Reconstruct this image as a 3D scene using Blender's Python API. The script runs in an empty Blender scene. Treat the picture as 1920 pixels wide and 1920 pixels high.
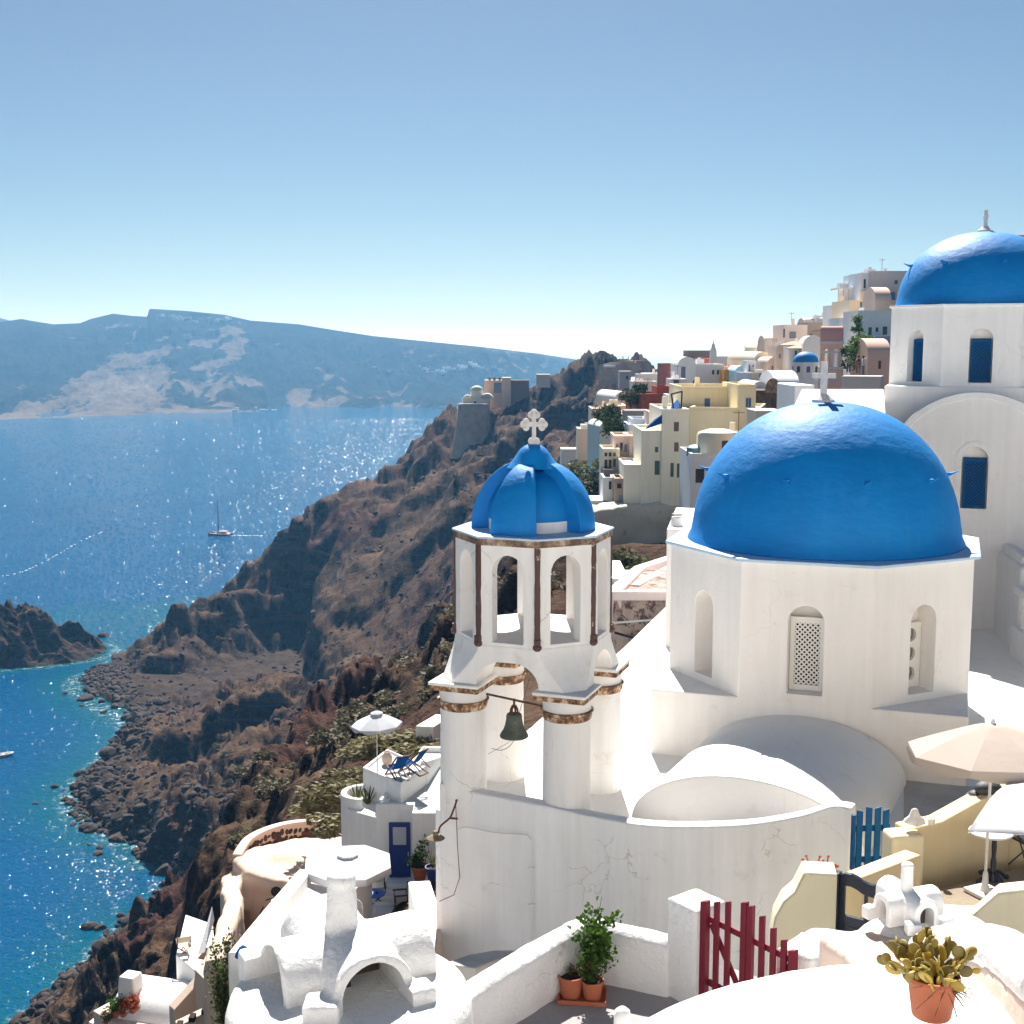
import bpy, bmesh, math, random
import numpy as np
from mathutils import Vector, Matrix
R = math.radians
sc = bpy.context.scene
COL = sc.collection
# ---------------------------------------------------------------- camera
F_PX, Y_HOR = 2400.0, 648.0              # focal length and level horizon, in pixels of the 1920 px photograph
TH = math.atan((960 - Y_HOR) / F_PX)
CT, ST = math.cos(TH), math.sin(TH)
cam_d = bpy.data.cameras.new('camera')
cam = bpy.data.objects.new('camera', cam_d)
COL.objects.link(cam)
cam_d.sensor_width = 36
cam_d.lens = 36 * F_PX / 1920
cam.rotation_euler = (math.pi / 2 - TH, 0, 0)
cam_d.clip_start = 0.2
cam_d.clip_end = 120000
sc.camera = cam
# ---------------------------------------------------------------- sky, sun, exposure
SUN_EL, SUN_AZ = 47.0, -2.0              # sun stands ahead of the camera, a touch to the left
world = bpy.data.worlds.new('World')
sc.world = world
world.use_nodes = True
wn = world.node_tree
wn.nodes.clear()
wo = wn.nodes.new('ShaderNodeOutputWorld')
wb = wn.nodes.new('ShaderNodeBackground')
ws = wn.nodes.new('ShaderNodeTexSky')
ws.sky_type = 'NISHITA'
ws.sun_disc = False
ws.sun_elevation = R(SUN_EL)
ws.sun_rotation = R(SUN_AZ)
ws.altitude = 100
ws.air_density = 0.7
ws.dust_density = 0.5
ws.ozone_density = 3.0
wb.inputs[1].default_value = 0.05
wt = wn.nodes.new('ShaderNodeMix'); wt.data_type = 'RGBA'; wt.blend_type = 'MULTIPLY'; wt.inputs[0].default_value = 1
wt.inputs[7].default_value = (0.685, 0.735, 0.69, 1)
wn.links.new(ws.outputs[0], wt.inputs[6])
wn.links.new(wt.outputs[2], wb.inputs[0])
wn.links.new(wb.outputs[0], wo.inputs[0])
sun_d = bpy.data.lights.new('sun', 'SUN')
sun_d.energy = 5.0
sun_d.angle = R(0.53)
sun_d.color = (1.0, 0.965, 0.91)
sun = bpy.data.objects.new('sun', sun_d)
COL.objects.link(sun)
sd = Vector((math.sin(R(SUN_AZ)) * math.cos(R(SUN_EL)), math.cos(R(SUN_AZ)) * math.cos(R(SUN_EL)), math.sin(R(SUN_EL))))
sun.rotation_euler = sd.to_track_quat('Z', 'Y').to_euler()
sc.view_settings.view_transform = 'Standard'
sc.view_settings.look = 'None'
sc.view_settings.exposure = 1.2
sc.view_settings.gamma = 1
sc.view_settings.use_curve_mapping = False
sc.render.engine = 'CYCLES'
sc.cycles.use_denoising = True
sc.cycles.max_bounces = 8
sc.cycles.diffuse_bounces = 6
sc.cycles.volume_bounces = 0
sc.cycles.sample_clamp_indirect = 6
SEA = -110.0

# ---------------------------------------------------------------- helpers
def T(py):
    v = (py - 960) / F_PX
    return (ST + v * CT) / (CT - v * ST)
def W(px, py, Y):                          # place seen at photo pixel px,py and Y metres ahead
    v = (py - 960) / F_PX
    return Vector(((px - 960) / F_PX / (CT - v * ST) * Y, Y, -T(py) * Y))
def Z(px, py, z):                          # place seen at photo pixel px,py at height z
    return W(px, py, -z / T(py))

class Fr:
    def __init__(s, o=(0, 0, 0), rz=0.0):
        s.o = Vector(o); s.rz = R(rz); s.c = math.cos(s.rz); s.s = math.sin(s.rz)
    def __call__(s, p):
        return Vector((s.o.x + p[0] * s.c - p[1] * s.s, s.o.y + p[0] * s.s + p[1] * s.c, s.o.z + p[2]))
ID = Fr()

class MB:
    def __init__(s, fr=ID):
        s.v = []; s.f = []; s.fr = fr
    def add(s, vs, fs):
        n = len(s.v)
        s.v += [s.fr(p) for p in vs]
        s.f += [tuple(i + n for i in f) for f in fs]
        return s
    def box(s, x0, x1, y0, y1, z0, z1):
        return s.add([(x0, y0, z0), (x1, y0, z0), (x1, y1, z0), (x0, y1, z0), (x0, y0, z1), (x1, y0, z1), (x1, y1, z1), (x0, y1, z1)],
                     [(0, 3, 2, 1), (4, 5, 6, 7), (0, 1, 5, 4), (1, 2, 6, 5), (2, 3, 7, 6), (3, 0, 4, 7)])
    def cbox(s, c, size, rz=0, taper=1.0):
        f = Fr(c, rz); a, b, h = size[0] / 2, size[1] / 2, size[2]; t = taper
        pts = [(-a, -b, 0), (a, -b, 0), (a, b, 0), (-a, b, 0), (-a * t, -b * t, h), (a * t, -b * t, h), (a * t, b * t, h), (-a * t, b * t, h)]
        return s.add([f(p) for p in pts], [(0, 3, 2, 1), (4, 5, 6, 7), (0, 1, 5, 4), (1, 2, 6, 5), (2, 3, 7, 6), (3, 0, 4, 7)])
    def prism(s, poly, z0, z1, top=None):
        n = len(poly); top = top or poly
        zt = z1 if isinstance(z1, (list, tuple)) else [z1] * n
        zb = z0 if isinstance(z0, (list, tuple)) else [z0] * n
        vs = [(p[0], p[1], zb[i]) for i, p in enumerate(poly)] + [(p[0], p[1], zt[i]) for i, p in enumerate(top)]
        return s.add(vs, [tuple(range(n - 1, -1, -1)), tuple(range(n, 2 * n))] + [(i, (i + 1) % n, (i + 1) % n + n, i + n) for i in range(n)])
    def loft(s, rings, caps=True, closed=True):
        n = len(rings[0]); vs = [p for r in rings for p in r]; fs = []
        for k in range(len(rings) - 1):
            for i in range(n if closed else n - 1):
                j = (i + 1) % n
                fs.append((k * n + i, k * n + j, (k + 1) * n + j, (k + 1) * n + i))
        if caps:
            fs.append(tuple(range(n - 1, -1, -1))); fs.append(tuple(range((len(rings) - 1) * n, len(rings) * n)))
        return s.add(vs, fs)
    def lathe(s, c, prof, n=32, caps=True, a0=0.0, ax=1.0, ay=1.0):
        rings = [[(c[0] + ax * r * math.cos(a0 + 2 * math.pi * i / n), c[1] + ay * r * math.sin(a0 + 2 * math.pi * i / n), c[2] + z) for i in range(n)] for r, z in prof]
        return s.loft(rings, caps)
    def tube(s, pts, r, n=8, r2=None, caps=True):
        pts = [Vector(p) for p in pts]; rings = []; m = len(pts); prev = None
        for k, p in enumerate(pts):
            d = (pts[min(k + 1, m - 1)] - pts[max(k - 1, 0)]).normalized()
            up = Vector((0, 0, 1)) if abs(d.z) < 0.95 else Vector((0, 1, 0))
            a = d.cross(up).normalized()
            if prev is not None and a.dot(prev) < 0: a = -a
            prev = a; b = a.cross(d)
            rr = r + ((r2 - r) * k / max(1, m - 1) if r2 is not None else 0)
            rings.append([p + (a * math.cos(2 * math.pi * i / n) + b * math.sin(2 * math.pi * i / n)) * rr for i in range(n)])
        return s.loft(rings, caps)
    def strip(s, path, th, ztop, zbot, side=0.5):
        """wall along a path: th thickness, side = share of it to the left of the path"""
        m = len(path); P = [Vector((p[0], p[1])) for p in path]; L = []; Q = []
        for k in range(m):
            a = (P[k] - P[k - 1]).normalized() if k > 0 else (P[1] - P[0]).normalized()
            b = (P[k + 1] - P[k]).normalized() if k < m - 1 else a
            n1 = Vector((-a.y, a.x)); n2 = Vector((-b.y, b.x)); n = (n1 + n2)
            n = n / max(0.3, n.length_squared / 2) 
            L.append(P[k] + n * th * side); Q.append(P[k] - n * th * (1 - side))
        zt = ztop if isinstance(ztop, (list, tuple)) else [ztop] * m
        zb = zbot if isinstance(zbot, (list, tuple)) else [zbot] * m
        rings = [[(Q[k].x, Q[k].y, zb[k]), (Q[k].x, Q[k].y, zt[k]), (L[k].x, L[k].y, zt[k]), (L[k].x, L[k].y, zb[k])] for k in range(m)]
        return s.loft(rings)
    def vault(s, p0, p1, w, h, zs, zb=None, n=14, hollow=0.0):
        """barrel vault from p0 to p1 (XY), half width w, rise h above springing zs, down to zb"""
        a = Vector((p0[0], p0[1])); b = Vector((p1[0], p1[1])); d = (b - a).normalized(); q = Vector((-d.y, d.x)); zb = zs if zb is None else zb
        def ring(c, w, h):
            r = [(c.x + q.x * w * math.cos(t), c.y + q.y * w * math.cos(t), zs + h * math.sin(t)) for t in [math.pi * i / n for i in range(n + 1)]]
            if zb < zs: r = [(c.x + q.x * w, c.y + q.y * w, zb)] + r + [(c.x - q.x * w, c.y - q.y * w, zb)]
            return r
        return s.loft([ring(a, w, h), ring(b, w, h)])
    def ball(s, c, r, n=10, m=7, sq=(1, 1, 1)):
        rings = []
        for k in range(m + 1):
            t = -math.pi / 2 + math.pi * k / m; t = max(-1.5, min(1.5, t))
            rings.append([(c[0] + sq[0] * r * math.cos(t) * math.cos(2 * math.pi * i / n), c[1] + sq[1] * r * math.cos(t) * math.sin(2 * math.pi * i / n), c[2] + sq[2] * r * math.sin(t)) for i in range(n)])
        return s.loft(rings)

def link(o, parent=None):
    COL.objects.link(o)
    if parent is not None: o.parent = parent
    return o
def base(o):                                # world offset of an object through its parents
    v = Vector((0, 0, 0))
    while o is not None: v += o.location; o = o.parent
    return v
def build(name, mb, mat, parent=None, smooth=35, bevel=0, seg=2, tag=None, recalc=True, loc=None, label=None):
    me = bpy.data.meshes.new(name)
    off = base(parent) if parent is not None else Vector((0, 0, 0))
    here = Vector(loc) if loc is not None else Vector((0, 0, 0))
    me.from_pydata([tuple(v - off - here) for v in mb.v], [], mb.f)
    if recalc:
        bm = bmesh.new(); bm.from_mesh(me); bmesh.ops.recalc_face_normals(bm, faces=bm.faces); bm.to_mesh(me); bm.free()
    if mat is not None: me.materials.append(mat)
    if smooth:
        for p in me.polygons: p.use_smooth = True
        if smooth < 180: me.set_sharp_from_angle(angle=R(smooth))
    o = bpy.data.objects.new(name, me); o.location = here
    link(o, parent)
    if bevel:
        b = o.modifiers.new('bevel', 'BEVEL'); b.width = bevel; b.segments = seg; b.limit_method = 'ANGLE'; b.angle_limit = R(32); b.harden_normals = False
    if tag: tagit(o, *tag)
    if label: o['label'] = label
    return o
def tagit(o, label=None, cat=None, group=None, kind=None):
    if label: o['label'] = label
    if cat: o['category'] = cat
    if group: o['group'] = group
    if kind: o['kind'] = kind
    return o
def thing(name, label, cat, loc, group=None):
    o = bpy.data.objects.new(name, None); o.empty_display_size = 0.3; o.location = loc
    link(o); return tagit(o, label, cat, group)
def baked(o):
    bpy.context.view_layer.update()
    dg = bpy.context.evaluated_depsgraph_get()
    me = bpy.data.meshes.new_from_object(o.evaluated_get(dg))
    o.modifiers.clear(); o.data = me
    return o
def cut(o, mb, smooth=35):
    """boolean difference with every closed shell in mb"""
    c = build('cutter', mb, None, smooth=0)
    m = o.modifiers.new('cut', 'BOOLEAN'); m.operation = 'DIFFERENCE'; m.object = c; m.solver = 'EXACT'; m.use_self = True
    baked(o)
    bpy.data.objects.remove(c)
    if smooth:
        for p in o.data.polygons: p.use_smooth = True
        o.data.set_sharp_from_angle(angle=R(smooth))
    return o
def soften(o, vox=0.03, it=6, fac=0.6, bump=0.0, scale=0.4):
    """melt overlapping shells into one hand-plastered surface"""
    m = o.modifiers.new('remesh', 'REMESH'); m.mode = 'VOXEL'; m.voxel_size = vox; m.use_smooth_shade = True
    s = o.modifiers.new('smooth', 'SMOOTH'); s.iterations = it; s.factor = fac
    if bump:
        t = bpy.data.textures.new('lumps', 'CLOUDS'); t.noise_scale = scale
        d = o.modifiers.new('lumps', 'DISPLACE'); d.texture = t; d.strength = bump; d.mid_level = 0.5; d.texture_coords = 'GLOBAL'
    baked(o)
    for p in o.data.polygons: p.use_smooth = True
    return o

# ---------------------------------------------------------------- materials
def nt(name):
    m = bpy.data.materials.new(name); m.use_nodes = True; t = m.node_tree
    return m, t, t.nodes['Principled BSDF']
class G:
    """tiny node-graph helper"""
    def __init__(s, t): s.t = t; s.pos = None
    def n(s, kind, **kw):
        x = s.t.nodes.new(kind)
        for k, v in kw.items(): setattr(x, k, v)
        return x
    def P(s, scale=(1, 1, 1)):
        g = s.n('ShaderNodeNewGeometry')
        m = s.n('ShaderNodeMapping'); m.inputs['Scale'].default_value = scale
        s.t.links.new(g.outputs['Position'], m.inputs[0]); return m.outputs[0]
    def noise(s, scale, detail=4, rough=0.55, vec=None, sc3=(1, 1, 1), dist=0.0):
        x = s.n('ShaderNodeTexNoise'); x.inputs['Scale'].default_value = scale; x.inputs['Detail'].default_value = detail
        x.inputs['Roughness'].default_value = rough; x.inputs['Distortion'].default_value = dist
        s.t.links.new(vec if vec is not None else s.P(sc3), x.inputs['Vector']); return x.outputs[0]
    def voro(s, scale, feature='F1', out='Distance', sc3=(1, 1, 1), rnd=1.0):
        x = s.n('ShaderNodeTexVoronoi', feature=feature); x.inputs['Scale'].default_value = scale; x.inputs['Randomness'].default_value = rnd
        s.t.links.new(s.P(sc3), x.inputs['Vector']); return x.outputs[out]
    def ramp(s, src, stops, interp='LINEAR'):
        x = s.n('ShaderNodeValToRGB'); x.color_ramp.interpolation = interp; e = x.color_ramp.elements
        while len(e) < len(stops): e.new(0.5)
        for i, (p, c) in enumerate(stops):
            e[i].position = p; e[i].color = (*c, 1) if isinstance(c, (tuple, list)) else (c, c, c, 1)
        s.t.links.new(src, x.inputs[0]); return x.outputs[0]
    def mix(s, fac, a, b, kind='MIX'):
        x = s.n('ShaderNodeMix', data_type='RGBA', blend_type=kind)
        for k, v in ((0, fac), (6, a), (7, b)):
            if isinstance(v, (int, float)): x.inputs[k].default_value = v if k == 0 else (v, v, v, 1)
            elif isinstance(v, (tuple, list)): x.inputs[k].default_value = (*v, 1) if len(v) == 3 else v
            else: s.t.links.new(v, x.inputs[k])
        return x.outputs[2]
    def math(s, op, a, b=0.0):
        x = s.n('ShaderNodeMath', operation=op)
        for k, v in ((0, a), (1, b)):
            if isinstance(v, (int, float)): x.inputs[k].default_value = v
            else: s.t.links.new(v, x.inputs[k])
        return x.outputs[0]
    def bump(s, h, strength, dist, prev=None):
        x = s.n('ShaderNodeBump'); x.inputs['Strength'].default_value = strength; x.inputs['Distance'].default_value = dist
        s.t.links.new(h, x.inputs['Height'])
        if prev is not None: s.t.links.new(prev, x.inputs['Normal'])
        return x.outputs[0]
    def normalz(s):
        g = s.n('ShaderNodeNewGeometry'); x = s.n('ShaderNodeSeparateXYZ'); s.t.links.new(g.outputs['True Normal'], x.inputs[0]); return x.outputs[2]

def plaster(name, c, rough=0.9, var=0.06, stain=None, fine=9.0, b1=0.35, b2=0.25, big=0.6, amount=0.5, streak=0.05, spec=0.25, crack=0.0):
    m, t, p = nt(name); g = G(t)
    n1 = g.noise(big, 4, 0.6); n2 = g.noise(fine, 5, 0.65)
    k = g.ramp(n1, [(0.3, 1 - var), (0.7, 1.0)])
    col = g.mix(1.0, c, k, 'MULTIPLY')
    st = g.ramp(g.noise(2.2, 4, 0.6, sc3=(2.2, 2.2, 0.16)), [(0.35, 1 - streak), (0.65, 1.0)])
    col = g.mix(1.0, col, st, 'MULTIPLY')
    if stain:
        msk = g.ramp(g.noise(1.7, 7, 0.7, dist=0.4), [(0.58, 0.0), (0.74, amount)])
        col = g.mix(msk, col, stain)
    if crack:
        v = g.n('ShaderNodeVectorMath', operation='ADD'); ns = g.n('ShaderNodeTexNoise'); ns.inputs['Scale'].default_value = 2.5; ns.inputs['Detail'].default_value = 5
        t.links.new(g.P(), ns.inputs['Vector']); sc_ = g.n('ShaderNodeVectorMath', operation='SCALE'); sc_.inputs['Scale'].default_value = .5; t.links.new(ns.outputs['Color'], sc_.inputs[0])
        t.links.new(g.P(), v.inputs[0]); t.links.new(sc_.outputs[0], v.inputs[1])
        x = g.n('ShaderNodeTexVoronoi', feature='DISTANCE_TO_EDGE'); x.inputs['Scale'].default_value = 1.1; t.links.new(v.outputs[0], x.inputs['Vector'])
        line = g.ramp(x.outputs['Distance'], [(0.0, 1.0), (0.009, 0.0)])
        msk = g.ramp(g.noise(.8, 3, .5), [(.56, 0.0), (.62, crack)])
        col = g.mix(g.math('MULTIPLY', line, msk), col, (.34, .29, .24))
        col = g.mix(g.ramp(g.noise(7.0, 6, .8), [(.66, 0.0), (.74, crack * .7)]), col, (.5, .46, .42))
        drip = g.math('MULTIPLY', g.ramp(g.noise(3.0, 5, .65, sc3=(3, 3, .12)), [(.60, 0.0), (.75, 1.0)]), g.ramp(g.noise(.5, 3, .5), [(.45, 0.0), (.6, crack * .55)]))
        col = g.mix(drip, col, (.50, .47, .43))
    t.links.new(col, p.inputs['Base Color'])
    p.inputs['Roughness'].default_value = rough; p.inputs['Specular IOR Level'].default_value = spec
    b = g.bump(g.noise(fine * 5, 3, 0.6), b2, 0.01)
    b = g.bump(n2, b1, 0.03, b)
    t.links.new(b, p.inputs['Normal'])
    return m
def paint(name, c, rough=0.45, spec=0.5, var=0.1, b=0.15, scale=6.0, metal=0.0, bd=0.01):
    m, t, p = nt(name); g = G(t)
    k = g.ramp(g.noise(scale, 4, 0.6), [(0.3, 1 - var), (0.7, 1.0)])
    t.links.new(g.mix(1.0, c, k, 'MULTIPLY'), p.inputs['Base Color'])
    p.inputs['Roughness'].default_value = rough; p.inputs['Specular IOR Level'].default_value = spec; p.inputs['Metallic'].default_value = metal
    if b: t.links.new(g.bump(g.noise(scale * 4, 4, 0.6), b, bd), p.inputs['Normal'])
    return m
M = {}
M['white'] = plaster('white_plaster', crack=.45, c=(0.86, 0.845, 0.825), stain=(0.62, 0.57, 0.50), amount=0.25)
M['white_far'] = plaster('white_plaster_distant', (0.76, 0.745, 0.73), fine=3, b1=0.1, b2=0.0)
M['warm'] = plaster('warm_white_plaster', crack=.22, c=(0.86, 0.825, 0.785), stain=(0.6, 0.5, 0.42), amount=0.3)
M['tower'] = plaster('tower_plaster', crack=.8, c=(0.86, 0.835, 0.805), stain=(0.56, 0.43, 0.31), amount=0.55, streak=0.07)
M['wall'] = plaster('retaining_wall_plaster', crack=.55, c=(0.85, 0.84, 0.83), stain=(0.55, 0.52, 0.50), amount=0.45, big=0.35, var=0.1, streak=0.09)
M['floor'] = plaster('terrace_floor_plaster', crack=.6, c=(0.85, 0.825, 0.79), stain=(0.5, 0.45, 0.4), amount=0.35, streak=0.0)
M['grime'] = plaster('worn_floor_plaster', (0.56, 0.52, 0.48), stain=(0.3, 0.28, 0.26), amount=0.8, streak=0.0, big=1.2, var=0.25)
M['rough'] = plaster('rough_white_render', crack=.5, c=(0.80, 0.785, 0.765), fine=14, b1=0.9, b2=0.5, streak=0.0)
M['pinkish'] = plaster('pinkish_plaster', (0.72, 0.56, 0.47), stain=(0.75, 0.7, 0.66), amount=0.5)
M['cream'] = plaster('cream_yellow_plaster', (0.78, 0.70, 0.50), var=0.08)
M['ochre'] = plaster('ochre_yellow_plaster', (0.76, 0.62, 0.38), var=0.08)
M['beige'] = plaster('beige_cave_plaster', (0.70, 0.54, 0.43), stain=(0.55, 0.36, 0.22), amount=0.6, big=0.25, var=0.12)
M['pathgrey'] = plaster('grey_cement_floor', (0.36, 0.34, 0.345), var=0.12, streak=0.0)
def dome_mat():
    m, t, p = nt('blue_dome_paint'); g = G(t)
    k = g.ramp(g.noise(0.9, 4, 0.6), [(0.3, (0.0, 0.175, 0.50)), (0.7, (0.0, 0.212, 0.57))])
    k = g.mix(g.ramp(g.noise(1.6, 6, .7, sc3=(2.4, 2.4, .35)), [(.52, 0.0), (.72, .35)]), k, (0.02, 0.25, 0.60))
    k = g.mix(g.ramp(g.noise(5.0, 6, .75), [(.66, 0.0), (.72, .5)]), k, (0.0, 0.10, 0.36))
    t.links.new(k, p.inputs['Base Color'])
    p.inputs['Roughness'].default_value = 0.60; p.inputs['Specular IOR Level'].default_value = 0.27
    b = g.bump(g.noise(26, 3, 0.5, sc3=(1, 1, 1.8)), 0.12, 0.02)
    b = g.bump(g.noise(3.2, 4, 0.55, sc3=(1, 1, 1.6)), 0.36, 0.06, b)
    t.links.new(b, p.inputs['Normal']); return m
M['dome'] = dome_mat()
M['plate'] = paint('pale_blue_ledge_paint', (0.50, 0.64, 0.80), 0.7, 0.3, 0.12, 0.3, 5)
def rust_mat(name, dark=(0.085, 0.045, 0.03), mid=(0.30, 0.15, 0.07), pale=(0.62, 0.5, 0.36), lo=0.42, hi=0.6, scale=7, hot=True):
    m, t, p = nt(name); g = G(t)
    st = [(lo, dark), ((lo + hi) / 2, mid if hot else dark), (hi, pale)]
    t.links.new(g.ramp(g.noise(scale, 6, 0.7), st), p.inputs['Base Color'])
    p.inputs['Roughness'].default_value = 0.85
    t.links.new(g.bump(g.noise(scale * 3, 4, 0.6), 0.6, 0.02), p.inputs['Normal']); return m
M['rust'] = rust_mat('weathered_red_stone_band')
M['brown'] = rust_mat('brown_painted_strip', (0.10, 0.055, 0.045), (0.14, 0.075, 0.06), (0.6, 0.52, 0.45), 0.58, 0.66, 5)
def plain(name, c, rough=0.8, spec=0.3, metal=0.0):
    m, t, p = nt(name); p.inputs['Base Color'].default_value = (*c, 1); p.inputs['Roughness'].default_value = rough
    p.inputs['Specular IOR Level'].default_value = spec; p.inputs['Metallic'].default_value = metal; return m
M['iron'] = rust_mat('rusty_iron', (0.05, 0.025, 0.018), (0.13, 0.055, 0.03), (0.2, 0.1, 0.06), 0.35, 0.7)
M['bronze'] = rust_mat('green_bronze', (0.055, 0.06, 0.045), (0.10, 0.115, 0.09), (0.24, 0.25, 0.2), 0.3, 0.85, 4)
M['blue_wood'] = paint('blue_painted_wood', (0.0, 0.085, 0.25), 0.6, 0.2, 0.25, 0.3, 9)
M['navy'] = paint('navy_painted_wood', (0.010, 0.017, 0.04), 0.3, 0.6, 0.1, 0.1, 9)
M['door_blue'] = paint('royal_blue_door_paint', (0.008, 0.035, 0.20), 0.4, 0.5, 0.1, 0.1, 9)
M['red_wood'] = paint('crimson_painted_wood', (0.17, 0.008, 0.022), 0.55, 0.3, 0.3, 0.2, 9)
M['terracotta'] = paint('terracotta', (0.46, 0.14, 0.07), 0.75, 0.3, 0.15, 0.15, 8)
M['glass'] = plain('dark_window_glass', (0.02, 0.028, 0.03), 0.12, 0.6)
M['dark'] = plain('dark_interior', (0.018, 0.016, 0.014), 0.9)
M['frame_white'] = paint('white_painted_frame', (0.78, 0.76, 0.72), 0.5, 0.4, 0.05, 0.1, 8)
M['marble'] = paint('weathered_marble', (0.68, 0.65, 0.62), 0.7, 0.3, 0.25, 0.3, 12)

# ================================================================ hero buildings
def octa(a, b):
    return [(a, -b), (a, b), (b, a), (-b, a), (-a, b), (-a, -b), (-b, -a), (b, -a)]
def oct_r(r):
    a = r * math.cos(R(22.5)); return octa(a, a * math.tan(R(22.5)))
def arch_prism(fr, w, z0, zs, rise, y0, y1, n=10):
    """solid with an arched top running along local y of fr"""
    mb = MB(fr)
    pts = [(-w, z0), (w, z0)] + [(w * math.cos(math.pi * i / n), zs + rise * math.sin(math.pi * i / n)) for i in range(n + 1)]
    mb.loft([[(x, y0, z) for x, z in pts], [(x, y1, z) for x, z in pts]])
    return mb
def merge(*mbs):
    o = MB()
    for m in mbs: o.add(m.v, m.f)
    return o
def spath(pts, k=6):
    """smooth path through the points (Catmull-Rom)"""
    P = [Vector(p) for p in pts]; out = []
    for i in range(len(P) - 1):
        a = P[max(i - 1, 0)]; b = P[i]; c = P[i + 1]; d = P[min(i + 2, len(P) - 1)]
        for j in range(k):
            t = j / k
            out.append(0.5 * ((2 * b) + (c - a) * t + (2 * a - 5 * b + 4 * c - d) * t * t + (3 * b - a - 3 * c + d) * t ** 3))
    out.append(P[-1]); return out

# ---- terrace under tower and church, with its curved retaining wall
wp = spath([Vector((-1.36, 23.05, -8.1)), W(880, 1484, 22.86), W(1020, 1511, 22.2), W(1110, 1531, 21.9), W(1200, 1546, 21.5), W(1290, 1550, 21.15), W(1400, 1546, 20.85), W(1500, 1530, 20.55), W(1560, 1512, 20.35), W(1597, 1516, 20.2)])
rt = thing('retaining_wall', 'long curved white wall with a wavy top and a thin pipe, below the bell tower', 'wall', (2, 21.5, -13))
poly = [(p.x + .02, p.y + .16) for p in wp] + [(6.4, 20.9), (11.5, 20.9), (24, 22.0), (24, 47.5), (6.9, 47.5), (3.3, 36.5), (-1.45, 23.3)]
tb = MB(); tb.prism(poly, -13.5, -8.70)
tf = build('terrace', tb, M['wall'], smooth=25)
tagit(tf, kind='structure')
sh = MB(); sh.prism([(p[0], p[1]) for p in poly[1:-1]], -8.699, -8.696)
tagit(build('terrace_floor', sh, M['floor'], smooth=0), kind='structure')
pw = MB(); pw.strip([(p.x, p.y) for p in wp], 0.30, [p.z for p in wp], [-13.4] * len(wp), side=1.0)
o = build('wall_face', pw, M['wall'], rt, bevel=0.07, seg=3)
cb = MB(); cb.tube([W(854, 1500, 22.7), W(858, 1590, 22.6), W(862, 1645, 22.6), W(851, 1678, 22.65), W(824, 1690, 22.75)], 0.008, 5)
build('cable', cb, M['brown'], rt)
cb = MB(); cb.tube([W(856, 1556, 22.7), W(872, 1551, 22.7), W(930, 1562, 22.45), W(988, 1566, 22.25), W(995, 1574, 22.2), W(996, 1660, 22.2), W(998, 1762, 22.2)], 0.013, 6)
for yy in (1630, 1698): cb.cbox(W(996, yy, 22.2), (0.12, 0.04, 0.03))
build('pipe', cb, M['white_far'], rt)

# grimy cement patch between vault and yellow wall
gp = MB(); gp.prism([(6.9, 21.6), (11.5, 21.1), (12.5, 24.3), (8.95, 24.55), (7.9, 24.9)], -8.694, -8.690)
tagit(build('cement_floor', gp, M['grime'], smooth=0), kind='structure')

# ---- bell tower
TF = Fr((0.40, 23.9, 0), -20.5)
tw = thing('bell_tower', 'white octagonal bell tower on four columns with a segmented blue cupola and cross', 'bell tower', (0.4, 23.9, -8.7))
lan = MB(TF); lan.prism(oct_r(1.485), -5.40, -3.50)
lan = build('lantern', lan, M['tower'], tw, smooth=25)
ct = [MB(TF).prism(oct_r(1.19), -5.36, -3.40)]
for k in range(8):
    f = Fr(TF.o, -20.5 + 45 * k); ct.append(arch_prism(f, 0.30, -5.34, -4.05, 0.32, -1.60, -1.02))
cut(lan, merge(*ct), 25)
b = lan.modifiers.new('bevel', 'BEVEL'); b.width = 0.018; b.segments = 2; b.limit_method = 'ANGLE'; b.angle_limit = R(35)
# arched lower stage
st = MB(TF)
lv = [(-5.40, 1.372, .568), (-5.52, 1.372, .60), (-5.66, 1.378, .68), (-5.8, 1.386, .79), (-5.94, 1.395, .91), (-6.06, 1.405, 1.02), (-6.15, 1.41, 1.09)]
st.loft([[(x, y, z) for x, y in octa(a, bb)] for z, a, bb in lv])
st = build('arch_block', st, M['tower'], tw, smooth=28)
f2 = Fr(TF.o, -20.5 + 90)
cut(st, merge(arch_prism(TF, 0.60, -6.4, -6.13, 0.46, -2, 2, 14), arch_prism(f2, 0.60, -6.4, -6.13, 0.46, -2, 2, 14)), 28)
b = st.modifiers.new('bevel', 'BEVEL'); b.width = 0.02; b.segments = 2; b.limit_method = 'ANGLE'; b.angle_limit = R(35)
for sx, sy in ((-1, -1), (1, -1), (1, 1), (-1, 1)):
    cx, cy = 1.02 * sx, 1.02 * sy
    c0 = TF((cx, cy, 0))
    zb = -8.72 if sy > 0 else -8.9
    cm = MB(); cm.lathe((c0.x, c0.y, 0), [(0.45, zb), (0.44, -8.3), (0.43, -6.68)], 40)
    co = build('column', cm, M['tower'], tw, smooth=40)
    rg = MB(); rg.lathe((c0.x, c0.y, 0), [(0.43, -6.70), (0.452, -6.67), (0.462, -6.60), (0.468, -6.56), (0.486, -6.55), (0.486, -6.525), (0.45, -6.52)], 40)
    build('collar', rg, M['rust'], co, smooth=40)
    nk = MB(); nk.lathe((c0.x, c0.y, 0), [(0.44, -6.54), (0.445, -6.30)], 40)
    build('neck', nk, M['tower'], co, smooth=40)
    ab = MB(TF); ab.cbox((cx, cy, -6.31), (0.96, 0.96, 0.10)); ab = build('abacus_edge', ab, M['rust'], co, smooth=0, bevel=0.012)
    ab = MB(TF); ab.cbox((cx, cy, -6.21), (1.0, 1.0, 0.058)); build('abacus', ab, M['tower'], co, smooth=0, bevel=0.015)
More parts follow.
